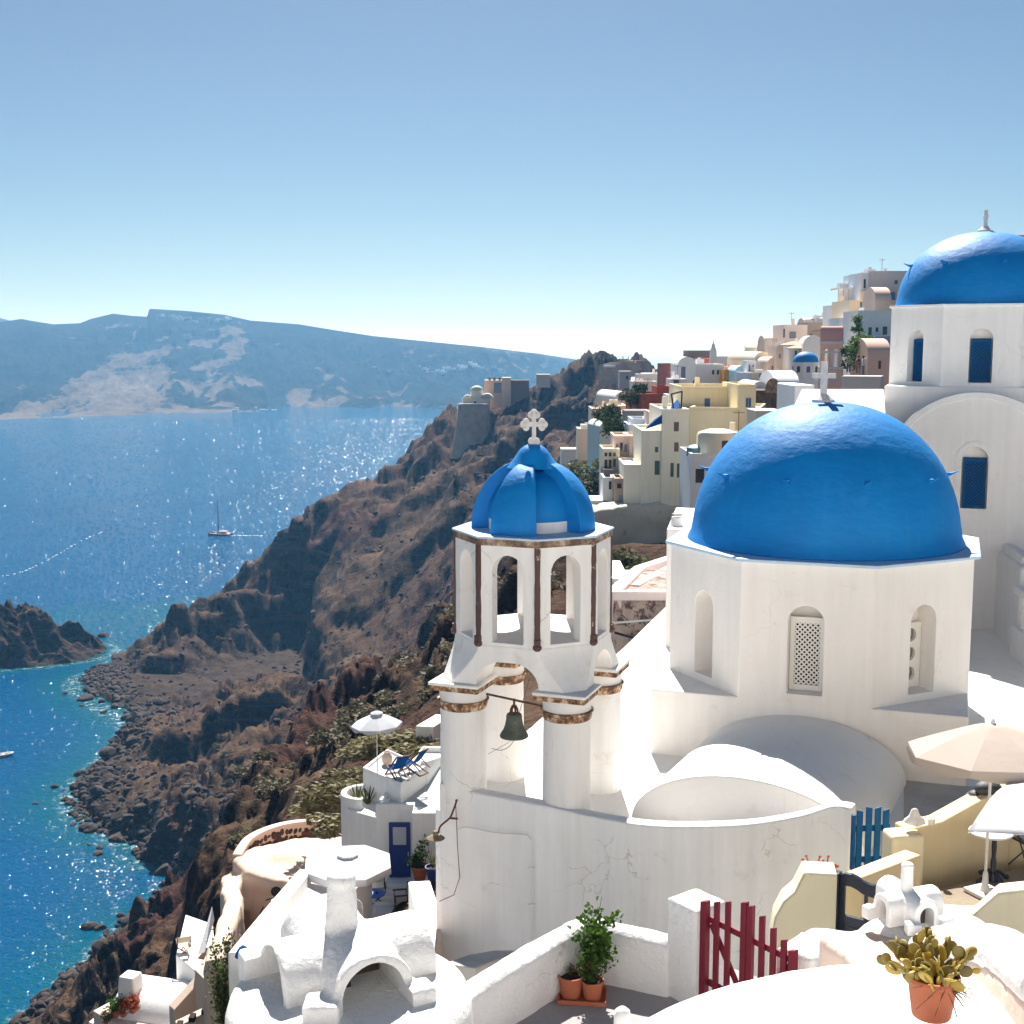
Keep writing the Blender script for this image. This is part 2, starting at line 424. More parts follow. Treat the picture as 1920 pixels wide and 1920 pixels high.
# strips on the corners
for k in range(8):
    a = R(-20.5 + 22.5 + 45 * k)
    px, py = TF.o.x + 1.485 * math.cos(a), TF.o.y + 1.485 * math.sin(a)
    s = MB(); deg = math.degrees(a); rr = random.Random(k)
    rings = []
    for j in range(13):
        z = -3.56 - j * 0.145; w = 0.052 + rr.uniform(-.006, .006); q = Fr((px, py, z), deg)
        rings.append([q((x, y, 0)) for x, y in ((-0.05, -w), (0.012, -w), (0.02, 0), (0.012, w), (-0.05, w))])
    s.loft(rings)
    so = build('corner_strip', s, M['brown'], tw, smooth=0)
    q = Fr((px, py, 0), deg)
    kb = MB(); kb.ball(tuple(q((0.0, 0, -5.37))), 0.085, 8, 5, (1, 1, .85)); kb.cbox(tuple(q((0, 0, -5.33))), (0.10, .12, .1), deg)
    build('strip_foot', kb, M['brown'], so)
sl = MB(TF); sl.prism(oct_r(1.502), -3.565, -3.44); build('cornice_band', sl, rust_mat('worn_brown_cornice', (0.13, 0.075, 0.05), (0.3, 0.2, 0.13), (0.55, 0.46, 0.36), 0.44, 0.64, 4), tw, smooth=0)
sl = MB(TF); sl.prism(oct_r(1.535), -3.44, -3.40); build('ledge', sl, M['plate'], tw, smooth=0, bevel=0.01)
# cupola: four thick petals over an inner shell
def sector(fr, prof_o, prof_i, a0, a1, n=10):
    mb = MB(fr); rings = []
    for i in range(n + 1):
        a = R(a0 + (a1 - a0) * i / n); ca, sa = math.cos(a), math.sin(a)
        rings.append([(r * ca, r * sa, z) for r, z in prof_o] + [(r * ca, r * sa, z) for r, z in reversed(prof_i)])
    return mb.loft(rings)
zb = -3.40
po = [(1.17 * math.cos(t) ** 0.92 if t < 1.56 else 0.0, zb + 1.30 * math.sin(t)) for t in [R(90 * i / 14) for i in range(13)]]
pi_ = [(0.80 * math.cos(t) ** 0.92, zb + 0.96 * math.sin(t)) for t in [R(90 * i / 14) for i in range(13)]]
for a in (-135, -45, 45, 135):
    build('cupola_petal', sector(Fr(TF.o, 2), po, pi_, a, a + 45), M['dome'], tw, smooth=30, bevel=0.012)
ish = MB(TF); ish.lathe((0, 0, 0), [(0.84, zb + 0.20), (0.86, zb + 0.24)] + [(0.86 * math.cos(t), zb + 0.24 + 0.86 * math.sin(t)) for t in [R(i * 8) for i in range(1, 11)]], 40)
build('inner_shell', ish, M['dome'], tw, smooth=40)
ish = MB(TF); ish.lathe((0, 0, 0), [(0.84, zb), (0.84, zb + 0.21)], 40); build('inner_drum', ish, M['tower'], tw, smooth=40)
cp = MB(TF); cp.lathe((0, 0, 0), [(0.50, -2.26), (0.445, -2.20), (0.37, -2.10), (0.305, -2.0), (0.245, -1.92), (0.17, -1.86), (0.10, -1.83), (0.02, -1.82)], 40)
build('cupola_cap', cp, M['dome'], tw, smooth=60)
def cross_bud(name, c, h, w, th, mat, parent, rz=0, buds=True):
    f = Fr(c, rz); mb = MB(f); t = th / 2
    mb.box(-th * .62, th * .62, -t, t, 0, h * .93) if not buds else mb.box(-t * .62, t * .62, -t * .9, t * .9, 0, h * .9)
    zc = h * .56
    k_ = .95 if not buds else .6; mb.box(-w / 2 * (0.93 if not buds else .82), w / 2 * (0.93 if not buds else .82), -t * .88, t * .88, zc - t * k_, zc + t * k_)
    if buds:
        r = th * .50
        def bud(x, z):
            for i in range(1):
                ring0 = [(x + r * math.cos(2 * math.pi * j / 12), -t * .8, z + r * math.sin(2 * math.pi * j / 12)) for j in range(12)]
                ring1 = [(p[0], t * .8, p[2]) for p in ring0]; mb.loft([ring0, ring1])
        for sx in (-1, 1):
            bx = sx * (w / 2 - r); bud(bx, zc); bud(bx - sx * r * .75, zc + r * .85); bud(bx - sx * r * .75, zc - r * .85)
            bud(sx * r * .85, h - 1.75 * r); bud(sx * r * .75, r * .9)
        bud(0, h - r)
    return build(name, mb, mat, parent, smooth=40, bevel=0.008)
cross_bud('cross', (0.41, 23.9, -1.83), 0.66, 0.52, 0.13, M['marble'], tw, 0)

# bell hangs on an iron rod between the front columns
ca, cbb = TF((-1.02, -1.02, 0)), TF((1.02, -1.02, 0))
rd = MB(); rd.tube([(ca.x + .3, ca.y, -6.43), (cbb.x - .3, cbb.y, -6.52)], 0.022, 8)
build('bell_rod', rd, M['iron'], tw)
bc = W(964, 1340, (ca.y + cbb.y) / 2)
bl = thing('church_bell', 'weathered green bronze bell hanging from the iron rod between the tower columns', 'bell', (bc.x, bc.y, -7.2))
bm = MB(); bz = -7.17
bm.lathe((bc.x, bc.y, 0), [(0.18, bz + .02), (0.262, bz), (0.268, bz + .02), (0.25, bz + .06), (0.205, bz + .13), (0.17, bz + .22), (0.152, bz + .32), (0.145, bz + .37), (0.15, bz + .385), (0.146, bz + .40), (0.13, bz + .435), (0.05, bz + .45)], 32)
bo = build('bell_body', bm, M['bronze'], bl, smooth=50)
cm = MB()
for k in range(3):
    q = Fr((bc.x, bc.y, 0), 60 * k)
    cm.tube([q((0.07 * math.cos(t), 0.01, bz + .44 + .16 * math.sin(t))) for t in [R(i * 30) for i in range(7)]], 0.018, 6)
cm.tube([(bc.x, bc.y, bz + .55), (bc.x, bc.y, -6.45)], 0.022, 6)
build('bell_crown', cm, M['iron'], bl)
cm = MB(); cm.tube([(bc.x, bc.y, bz + .3), (bc.x, bc.y, bz - .03)], 0.012, 6); cm.ball((bc.x, bc.y, bz - .05), .028, 8, 5)
build('clapper', cm, M['iron'], bl)
rp = MB(); rp.tube(spath([(bc.x, bc.y, bz - .07), (bc.x - .1, bc.y, bz - .2), (bc.x - .25, bc.y + .05, bz - .28), (bc.x - .42, bc.y + .1, bz - .26)], 4), 0.006, 5)
rp.tube([W(993, 1272, 23), W(972, 1342, 22.8)], 0.006, 5)
rp.tube(spath([W(1015, 1350, 22.5), W(960, 1388, 23.1), W(915, 1414, 23.2)], 4), 0.004, 5)
build('bell_rope', rp, M['brown'], bl)

# lamp on the tower wall
L0 = W(856, 1500, 22.8)
lp = thing('wall_lamp', 'old lamp with a round tin shade on a bent arm beside the bell tower', 'lamp', tuple(L0))
la = MB(); la.tube(spath([W(857, 1499, 22.75), W(849, 1522, 22.6), W(843, 1534, 22.5), W(826, 1549, 22.2), W(822, 1562, 22.2)], 4), 0.018, 7)
la.tube([W(843, 1534, 22.5), W(857, 1535, 22.75)], 0.022, 6)
build('lamp_arm', la, M['iron'], lp)
lc = W(817, 1570, 22.2)
ls = MB(Fr(lc)); ls.lathe((0, 0, 0), [(0.165, -.02), (0.165, -.012), (0.10, .03), (0.05, .05), (0.045, .12), (0.02, .13)], 20)
lo = build('lamp_shade', ls, rust_mat('tin_shade', (0.12, 0.085, 0.05), (0.25, 0.19, 0.12), (0.4, 0.33, 0.24), 0.3, 0.8, 5), lp, smooth=40)

# ---- main church
def hooks(fr, zb, R_, H, ang, n, a0, parent, sc_=1.0):
    r = R_ * math.cos(R(ang)); z = zb + H * math.sin(R(ang))
    for k in range(n):
        q = Fr(fr.o, a0 + 360 / n * k)
        mb = MB(q); s = sc_
        mb.loft([[(r - .08, -.09 * s, z - .10 * s), (r - .08, .09 * s, z - .10 * s), (r - .08, .07 * s, z + .05 * s), (r - .08, -.07 * s, z + .05 * s)],
                 [(r + .12 * s, -.05 * s, z - .01), (r + .12 * s, .05 * s, z - .01), (r + .12 * s, .05 * s, z + .04 * s), (r + .12 * s, -.05 * s, z + .04 * s)],
                 [(r + .27 * s, -.012, z + .07 * s), (r + .27 * s, .012, z + .07 * s), (r + .27 * s, .012, z + .085 * s), (r + .27 * s, -.012, z + .085 * s)]])
        build('dome_spike', mb, M['dome'], parent, smooth=60)
def lattice(fr, w, z0, z1, y, cell, mat, name, parent, th=0.02, wd=0.028, fw=0.07):
    """diagonal lattice panel in a frame, local plane y"""
    mb = MB(fr)
    mb.box(-w, -w + fw, y - .02, y + .02, z0, z1); mb.box(w - fw, w, y - .02, y + .02, z0, z1)
    mb.box(-w + fw, w - fw, y - .019, y + .019, z0, z0 + fw * 1.3); mb.box(-w + fw, w - fw, y - .019, y + .019, z1 - fw * 1.3, z1)
    o = build(name, mb, mat, parent, smooth=0, bevel=0.006)
    xl, xr, zl, zh = -w + fw, w - fw, z0 + fw * 1.3, z1 - fw * 1.3
    lt = MB(fr)
    for sgn in (1, -1):
        c = zl - (xr - xl)
        cc = zl - (xr - xl) * 1.0
        k = 0
        v = zl - (xr - xl)
        while v < zh + (xr - xl):
            # line z = v + sgn*(x-xl)
            pts = []
            for x in (xl, xr):
                z = v + sgn * (x - xl) if sgn > 0 else v + (xr - xl) - (x - xl)
                pts.append((x, z))
            (xa, za), (xb, zb_) = pts
            def clip(xa, za, xb, zb_):
                t0, t1 = 0.0, 1.0; dz = zb_ - za
                for lim, sg in ((zl, 1), (zh, -1)):
                    da = (za - lim) * sg; db = (zb_ - lim) * sg
                    if da < 0 and db < 0: return None
                    if da < 0: t0 = max(t0, da / (da - db))
                    if db < 0: t1 = min(t1, da / (da - db))
                if t0 >= t1: return None
                return (xa + (xb - xa) * t0, za + dz * t0, xa + (xb - xa) * t1, za + dz * t1)
            r = clip(xa, za, xb, zb_)
            if r and math.hypot(r[2] - r[0], r[3] - r[1]) > .02:
                h = wd / 2 * 0.707; ex = -sgn * h; ez = h
                yy = y + (0.006 if sgn > 0 else -0.006)
                lt.add([(r[0] + ex, yy, r[1] + ez), (r[2] + ex, yy, r[3] + ez), (r[2] - ex, yy, r[3] - ez), (r[0] - ex, yy, r[1] - ez),
                        (r[0] + ex, yy + th / 2, r[1] + ez), (r[2] + ex, yy + th / 2, r[3] + ez), (r[2] - ex, yy + th / 2, r[3] - ez), (r[0] - ex, yy + th / 2, r[1] - ez)],
                       [(0, 1, 2, 3), (7, 6, 5, 4), (0, 4, 5, 1), (1, 5, 6, 2), (2, 6, 7, 3), (3, 7, 4, 0)])
            v += cell
    l = build('lattice', lt, mat, o, smooth=0)
    return o

CF = Fr((7.04, 28.62, 0), -19.0)
ch = thing('blue_domed_church', 'white church with an octagonal drum under the large blue dome nearest the camera', 'church', (7.04, 28.62, -8.7))
H = 3.20
cb = MB(CF); cb.box(-H, H, -H, H, -8.9, -7.28)
build('base_block', cb, M['warm'], ch, smooth=0, bevel=0.03, seg=3)
dr = MB(CF); dr.prism(octa(H + .002, 1.34), -7.40, -4.40)
dr = build('drum', dr, M['warm'], ch, smooth=0)
cuts = []
for k in range(8):
    f = Fr(CF.o, -19.0 + 45 * k); cuts.append(arch_prism(f, 0.36 if k % 2 == 0 else .34, -7.12, -5.60, 0.34, -3.6, -2.66, 12))
cut(dr, merge(*cuts), 25)
b = dr.modifiers.new('bevel', 'BEVEL'); b.width = 0.015; b.segments = 2; b.limit_method = 'ANGLE'; b.angle_limit = R(30)
wf = Fr(CF.o, -19.0)
wo_ = lattice(wf, 0.352, -7.115, -5.56, -2.84, 0.105, M['frame_white'], 'lattice_window', ch, wd=.032, fw=.095)
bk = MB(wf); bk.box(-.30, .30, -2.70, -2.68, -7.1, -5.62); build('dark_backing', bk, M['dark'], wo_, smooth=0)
wf = Fr(CF.o, 26.0)
pn = MB(wf); pn.box(-.33, .33, -2.80, -2.72, -7.11, -5.72); pn = build('window_panel', pn, M['frame_white'], ch, smooth=0)
hc = MB(wf)
for zz in (-6.80, -6.38, -5.98):
    ring = [(0.145 * math.cos(2 * math.pi * j / 20) + .05, zz + 0.145 * math.sin(2 * math.pi * j / 20)) for j in range(20)]
    hc.loft([[(x, -2.9, z) for x, z in ring], [(x, -2.6, z) for x, z in ring]])
cut(pn, hc, 30)
bk = MB(wf); bk.box(-.32, .32, -2.66, -2.64, -7.1, -5.75); build('dark_pane', bk, plain('green_dark_glass', (0.02, 0.03, 0.02), 0.2, 0.5), pn, smooth=0)
pl = MB(CF); pl.prism(octa(H + .13, 1.38), -4.40, -4.335); build('dome_ledge', pl, M['plate'], ch, smooth=0, bevel=0.015)
zb = -4.335; RD = 2.95; HD = 3.10
def dome_prof(R_, H_, skirt=0.10):
    pr = [(R_ + skirt, 0), (R_ + skirt * .8, .05), (R_ + skirt * .25, .16)]
    for i in range(2, 24):
        t = R(90 * i / 24); pr.append((R_ * math.cos(t) ** 0.94 if i < 24 else 0, H_ * math.sin(t) ** 0.97))
    pr.append((0.02, H_)); return pr
dm = MB(); dm.lathe((CF.o.x, CF.o.y, zb), dome_prof(RD, HD), 96)
build('dome', dm, M['dome'], ch, smooth=180)
hooks(Fr(CF.o), zb, RD, HD, 29.5, 10, -90 - 18 - 13, ch)
top = zb + HD
cs = MB(Fr((CF.o.x - .1, CF.o.y, 0))); cs.lathe((0, 0, 0), [(0.26, top - .06), (0.25, top + .04), (0.14, top + .13), (0.11, top + .16)], 20); build('cross_base', cs, M['marble'], ch, smooth=40)
cross_bud('cross', (CF.o.x - .1, CF.o.y, top + .10), 0.84, 0.56, 0.12, M['marble'], ch, -10, buds=False)
# barrel vault towards the camera
e1 = Vector((CF.c, CF.s)); e2 = Vector((-CF.s, CF.c))
v0 = Vector((5.98, 25.62)) ; v1 = Vector((4.10, 21.75))
vt = MB(); vt.vault((v0.x, v0.y), (v1.x, v1.y), 2.12, 1.10, -8.66, -8.75, 26)
build('barrel_vault', vt, M['floor'], ch, smooth=50, bevel=0.02)

# ---- upper church at the right
UF = Fr((15.35, 42.35, 0), -19.0)
uc = thing('upper_church', 'taller white church with blue lattice windows and a second blue dome at the right edge', 'church', (15.35, 42.35, -8.7))
A8 = 2.77
ud = MB(UF); ud.prism(octa(A8, 1.148), -1.9, 1.22); ud = build('drum', ud, M['white'], uc, smooth=0)
cuts = []
for k in range(8):
    f = Fr(UF.o, -19.0 + 45 * k); cuts.append(arch_prism(f, 0.34, -1.14, 0.19, 0.33, -3.7, -2.38, 12))
cut(ud, merge(*cuts), 25)
for k in (-1, 0, 1):
    f = Fr(UF.o, -19.0 + 45 * k)
    wo_ = lattice(f, 0.30, -1.13, 0.20, -2.54, 0.11, M['blue_wood'], 'lattice_shutter', uc, wd=.036)
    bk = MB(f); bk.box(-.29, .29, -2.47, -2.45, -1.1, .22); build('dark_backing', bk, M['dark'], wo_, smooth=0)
ub = MB(UF); ub.box(-A8 - .05, A8 + .05, -A8 - .05, A8 + .05, -8.8, -1.26); build('base_block', ub, M['white'], uc, smooth=0, bevel=.03)
up = MB(UF); up.prism(octa(A8 + .07, 1.17), 1.22, 1.28); build('dome_ledge', up, M['white'], uc, smooth=0, bevel=.01)
dm = MB(); dm.lathe((UF.o.x, UF.o.y, 1.28), dome_prof(2.68, 2.38, .04), 80); build('dome', dm, M['dome'], uc, smooth=180)
hooks(Fr(UF.o), 1.28, 2.68, 2.38, 33, 8, -90 - 18 - 32, uc, 1.1)
cs = MB(Fr(UF.o)); cs.lathe((0, 0, 0), [(0.26, 3.64), (0.25, 3.70), (0.12, 3.80), (0.10, 3.84)], 20); build('cross_base', cs, M['marble'], uc, smooth=40)
cross_bud('cross', (UF.o.x, UF.o.y, 3.78), 0.62, 0.4, 0.1, M['marble'], uc, 84, buds=False)
# gable of its nave
gf = Fr((14.12, 38.9, 0), -19)
gv = MB(gf); n = 24
ringp = [(2.56, -9.0)] + [(2.56 * math.cos(math.pi * i / n), -4.05 + 2.5 * math.sin(math.pi * i / n)) for i in range(n + 1)] + [(-2.56, -9.0)]
gv.loft([[(x, 0, z) for x, z in ringp], [(x, 4.2, z) for x, z in ringp]])
gv = build('gable_vault', gv, M['warm'], uc, smooth=30)
cut(gv, arch_prism(gf, 0.38, -4.95, -3.45, 0.38, -.3, .28, 12), 30)
b = gv.modifiers.new('bevel', 'BEVEL'); b.width = 0.03; b.segments = 2; b.limit_method = 'ANGLE'; b.angle_limit = R(35)
wo_ = lattice(gf, 0.335, -4.93, -3.42, 0.16, 0.11, M['blue_wood'], 'lattice_shutter', uc, wd=.036)
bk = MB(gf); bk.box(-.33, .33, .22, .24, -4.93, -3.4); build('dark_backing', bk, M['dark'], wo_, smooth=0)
# raised surround round the window
sr = arch_prism(gf, 0.56, -5.15, -3.45, 0.56, -.03, .02, 14); sr = build('window_surround', sr, M['warm'], uc, smooth=30)
cut(sr, arch_prism(gf, 0.385, -4.955, -3.45, 0.385, -.3, .3, 12), 30)
# coping arch above the gable
ring_o = [(2.72 * math.cos(R(t)), -4.05 + 2.66 * math.sin(R(t))) for t in range(8, 173, 6)]
ring_i = [(2.50 * math.cos(R(t)), -4.05 + 2.46 * math.sin(R(t))) for t in range(8, 173, 6)]
cpn = MB(gf); rings = [[(a[0], -.05, a[1]), (a[0], .3, a[1]), (b_[0], .3, b_[1]), (b_[0], -.05, b_[1])] for a, b_ in zip(ring_o, ring_i)]
cpn.loft(rings); build('gable_coping', cpn, M['white'], uc, smooth=40, bevel=.02)

# unseen white village blocks added behind and below the viewpoint to bounce sun
mb = MB(); rr = random.Random(3)
for y0, y1, z in ((-6, -1.5, -2.2), (-1.5, 2.2, -3.6), (2.2, 5.2, -4.4)): mb.box(-26, 30, y0, y1, -16, z)
for k in range(6):
    y = -6.0 - k * 6; z = -7 + k * 3.4
    for j in range(-5, 6):
        w = rr.uniform(6.5, 9); x = j * 8.2 + rr.uniform(-1, 1); h = rr.uniform(3.2, 5.5); mb.box(x - w / 2, x + w / 2, y - 6.5 + rr.uniform(-1, .3), y + rr.uniform(-.8, .8), -16, z + h - .6)
tagit(build('bounce_village', mb, M['white_far'], smooth=0), kind='structure')

al = MB(); al.prism([(-1.2, 13.9), (2.6, 13.4), (9, 13.6), (9, 19.8), (5.4, 20.2), (-1.2, 22.4), (-2.2, 21)], -14, -12.2)
tagit(build('bounce_floor', al, M['floor'], smooth=0), kind='structure')  # pale floor added in the alley to bounce sun onto the retaining wall

# ================================================================ land, sea, island
def vhash(ix, iy, seed):
    h = (ix.astype(np.int64) * 374761393 + iy.astype(np.int64) * 668265263 + seed * 69069) & 0xffffffff
    h = ((h ^ (h >> 13)) * 1274126177) & 0xffffffff
    return ((h ^ (h >> 16)) & 0xffff) / 65535.0
def vnoise(x, y, seed=0):
    ix = np.floor(x); iy = np.floor(y); fx = x - ix; fy = y - iy
    fx = fx * fx * (3 - 2 * fx); fy = fy * fy * (3 - 2 * fy)
    a = vhash(ix, iy, seed); b = vhash(ix + 1, iy, seed); c = vhash(ix, iy + 1, seed); d = vhash(ix + 1, iy + 1, seed)
    return (a * (1 - fx) + b * fx) * (1 - fy) + (c * (1 - fx) + d * fx) * fy - 0.5
def fbm(x, y, o=5, seed=0, ridge=False, gain=0.5):
    s = np.zeros_like(x); amp = 1.0
    for i in range(o):
        n = vnoise(x, y, seed + i * 17)
        if ridge: n = 0.5 - np.abs(n) * 2
        s += n * amp; amp *= gain
        x, y = x * 1.93 + y * 0.37 + 5.1, y * 1.93 - x * 0.37 + 2.3
    return s
CP = []
def cp(px, py, Y, dz=0.0):
    p = W(px, py, Y); CP.append((p.x, p.y, p.z + dz))
def cs(px, py, dz=0.0):                  # a point of the shore line
    p = Z(px, py, SEA); CP.append((p.x, p.y, SEA + dz))
def cw(x, y, z): CP.append((x, y, z))
shore = [(60, 1912), (92, 1880), (150, 1832), (200, 1778), (262, 1722), (300, 1700), (318, 1664), (300, 1630), (285, 1600), (232, 1582), (190, 1556), (152, 1524), (142, 1494), (170, 1456), (215, 1412), (248, 1378), (244, 1352), (200, 1330), (168, 1306), (146, 1290), (170, 1262), (215, 1248), (240, 1228)]
for q in shore: cs(*q)
for q in shore:                          # sea bed a little way off
    p = Z(*q, SEA); d = Vector((p.x, p.y)).normalized()
    CP.append((p.x - 16, p.y - 4, SEA - 7)); CP.append((p.x - 45, p.y - 10, SEA - 24))
# spur silhouette, then the sea behind it
for q in ((246, 1176, 440), (262, 1164, 438), (330, 1122, 438), (360, 1138, 440), (400, 1116, 442), (470, 1086, 452), (510, 1048, 462), (552, 1012, 474),
          (576, 960, 478), (600, 946, 480), (650, 928, 486), (720, 892, 495), (760, 866, 500), (800, 836, 505), (815, 800, 508), (822, 776, 510), (868, 756, 508), (905, 745, 505),
          (960, 742, 500), (1010, 706, 498), (1060, 694, 500), (1110, 683, 505), (1150, 684, 510), (1205, 694, 505)): cp(*q)
for x, y in ((-140, 462), (-125, 475), (-165, 468), (-190, 520), (-150, 510), (-120, 560), (-90, 575), (-60, 600), (-30, 640), (30, 700)): cw(x, y, SEA - 4)
for x, y in ((-240, 600), (-160, 640), (-100, 700), (0, 800), (-260, 380), (-230, 300), (-200, 240), (-170, 190), (-150, 150), (-130, 110)): cw(x, y, SEA - 30)
# cliff below the castle and church (steep)
for q in ((835, 800, 500), (860, 800, 492), (880, 830, 480), (930, 800, 478), (990, 770, 482), (1040, 760, 482), (1100, 740, 480), (1150, 740, 470),
          (840, 880, 466), (900, 860, 462), (960, 840, 452), (1020, 800, 455), (1080, 780, 450), (1120, 800, 420)): cp(*q)
# broad brown slope under it
for q in ((640, 985, 462), (700, 960, 465), (760, 930, 460), (650, 1060, 440), (720, 1040, 430), (800, 990, 425), (860, 960, 415), (700, 1150, 405), (780, 1120, 385),
          (840, 1080, 375), (900, 1000, 380), (980, 930, 375), (1040, 880, 370), (660, 1240, 380), (740, 1240, 350), (820, 1220, 310), (700, 1275, 330), (790, 1260, 290)): cp(*q)
# dark wall at 570-640 and the lower spur
for q in ((580, 1040, 470), (560, 1080, 458), (556, 1030, 466), (250, 1230, 425), (300, 1170, 435), (300, 1240, 420), (330, 1290, 400), (400, 1180, 437), (400, 1260, 414), (400, 1320, 360), (480, 1160, 446), (480, 1250, 420),
          (480, 1320, 338), (540, 1120, 456), (540, 1220, 422), (540, 1300, 335), (600, 1250, 380), (600, 1150, 422), (600, 1340, 335), (270, 1280, 402), (240, 1270, 410)): cp(*q)
# amphitheatre between (share of the way to where the sight line meets the sea)
def cf(px, py, k):
    cp(px, py, k * -SEA / T(py))
for q in ((290, 1400, .97), (330, 1420, .93), (400, 1420, .88), (480, 1400, .82), (560, 1400, .77), (620, 1340, .75), (250, 1460, .97), (200, 1500, .98), (320, 1500, .91), (400, 1500, .85), (460, 1470, .80),
          (240, 1540, .975), (300, 1560, .93), (350, 1560, .89), (420, 1550, .82), (350, 1640, .94), (400, 1620, .86), (330, 1700, .97), (370, 1700, .90), (320, 1350, .97), (400, 1360, .91), (470, 1370, .84), (540, 1350, .79)): cf(*q)
# red-brown ridge close by: crest, drop behind it, broken face towards us
crest = ((840, 1262, 165), (760, 1280, 160), (700, 1290, 156), (645, 1322, 150), (585, 1362, 144), (540, 1420, 136), (505, 1490, 127), (475, 1560, 118), (447, 1640, 108), (430, 1690, 100))
for q in crest:
    cp(*q); p = W(*q); CP.append((p.x * 1.15 - 4, p.y + 24, p.z - 17)); CP.append((p.x * 1.05 - 2, p.y + 8, p.z - 2))
for q in ((830, 1378, 160), (740, 1388, 155), (660, 1428, 145), (600, 1484, 138), (560, 1524, 133), (530, 1572, 121), (490, 1650, 107), (462, 1722, 96)): cp(*q)
for q in ((400, 1700, 150), (370, 1760, 140), (300, 1790, 150), (240, 1830, 150), (180, 1880, 150), (290, 1850, 118), (230, 1905, 115), (350, 1800, 100), (390, 1750, 110)): cp(*q)
# ground under and around the houses below us
for q in ((640, 1500, 68), (600, 1540, 62), (680, 1400, 80), (760, 1380, 78), (640, 1460, 76), (800, 1390, 66)): cp(*q, -0.5)
for x, y, z in ((-14, 58, -38), (-10, 50, -26), (-18, 50, -38), (-22, 60, -50), (-13, 42, -30), (-8, 36, -23), (-5, 28, -20), (-3.5, 20, -15), (-4, 12, -13), (-8, 20, -21), (-16, 40, -36), (-16, 30, -38), (-24, 45, -52), (-28, 60, -60), (-35, 80, -72), (-22, 30, -50), (-30, 100, -62), (-20, 75, -48),
                (-14, 20, -36), (0, 10, -14), (8, 10, -14), (0, 22, -14.5), (10, 25, -14), (20, 30, -13), (3, 36, -14), (0, 45, -18), (-4, 60, -20)): cw(x, y, z)
# hillside carrying the village
for q in ((1150, 1010, 110), (1130, 1060, 85), (1180, 1060, 95), (1100, 960, 150), (1080, 900, 200), (1060, 860, 260), (1110, 830, 300), (1180, 900, 175), (1130, 880, 210), (1150, 800, 270),
          (1200, 760, 280), (1230, 740, 300), (1300, 740, 270), (1400, 740, 230), (1240, 880, 150), (1300, 1000, 110), (1350, 880, 150), (1250, 1060, 80)): cp(*q, -1)
for x, y, z in ((20, 70, -15), (30, 90, -14), (35, 130, -12), (45, 160, -9), (60, 190, -5), (70, 220, 2), (75, 180, 3), (90, 230, 8), (60, 260, -4), (50, 300, -8), (60, 380, -14), (80, 420, -14), (120, 300, 2), (40, 110, -13), (60, 120, -4),
                (55, 480, -16), (90, 500, -26), (130, 500, -25), (150, 400, -12), (25, 420, -26), (70, 560, -60), (120, 620, -90), (180, 560, -60), (90, 130, 0), (140, 200, 6)): cw(x, y, z)
CPA = np.array(CP); A_ = CPA[:, :2]
def rbf_fit(pts, zs):
    d = np.sqrt(((pts[:, None] - pts[None]) ** 2).sum(-1) + 4.0)
    n = len(pts); M_ = np.zeros((n + 3, n + 3)); M_[:n, :n] = d + np.eye(n) * 0.01
    M_[:n, n] = 1; M_[:n, n + 1:] = pts; M_[n, :n] = 1; M_[n + 1:, :n] = pts.T
    return np.linalg.lstsq(M_, np.concatenate([zs, np.zeros(3)]), rcond=None)[0]
RW = rbf_fit(A_, CPA[:, 2])
def ground0(X, Y):
    X = np.asarray(X, float); Y = np.asarray(Y, float); out = RW[-3] + RW[-2] * X + RW[-1] * Y
    for i in range(len(A_)): out = out + RW[i] * np.sqrt((X - A_[i, 0]) ** 2 + (Y - A_[i, 1]) ** 2 + 4.0)
    return out
NU, NY = 760, 900
uu = np.linspace(-0.47, 0.42, NU); yy = np.exp(np.linspace(math.log(12.0), math.log(760.0), NY))
Yg, Ug = np.meshgrid(yy, uu, indexing='ij'); Xg = Ug * Yg
# evaluate the smooth surface on a coarser grid, then interpolate
cu = slice(0, NU, 4)
Zc = ground0(Xg[::4, ::4], Yg[::4, ::4])
def up(Zc):
    iy = np.linspace(0, Zc.shape[0] - 1, NY); ix = np.linspace(0, Zc.shape[1] - 1, NU)
    a = np.array([np.interp(ix, np.arange(Zc.shape[1]), r) for r in Zc])
    return np.array([np.interp(iy, np.arange(Zc.shape[0]), a[:, k]) for k in range(NU)]).T
Z0 = up(Zc)
calm = 1 - .72 * np.exp(-((Xg + 44) / 46) ** 2 - ((Yg - 415) / 62) ** 2)
wild = calm * np.clip((Yg - 66) / 45, 0, 1) * np.clip((0.055 + np.clip((Yg - 300) / 600, 0, 1) - Ug) / 0.05 + 0.35, 0.12, 1)
rug = (fbm(Xg / 34, Yg / 34, 5, 3, True) * 8.0 + fbm(Xg / 11, Yg / 11, 5, 9, True, 0.62) * 4.0 + fbm(Xg / 2.8, Yg / 2.8, 4, 21, gain=.65) * 1.5)
above = np.clip((Z0 - SEA + 1) / 12, np.where(Z0 > SEA + .3, .42, .08), 1)
gully = np.abs(vnoise(Xg / 16 + 0.8 * vnoise(Xg / 40, Yg / 40, 5), Yg / 60, 31)) * 9
Z1 = Z0 + (rug + gully - 5.2) * wild * above
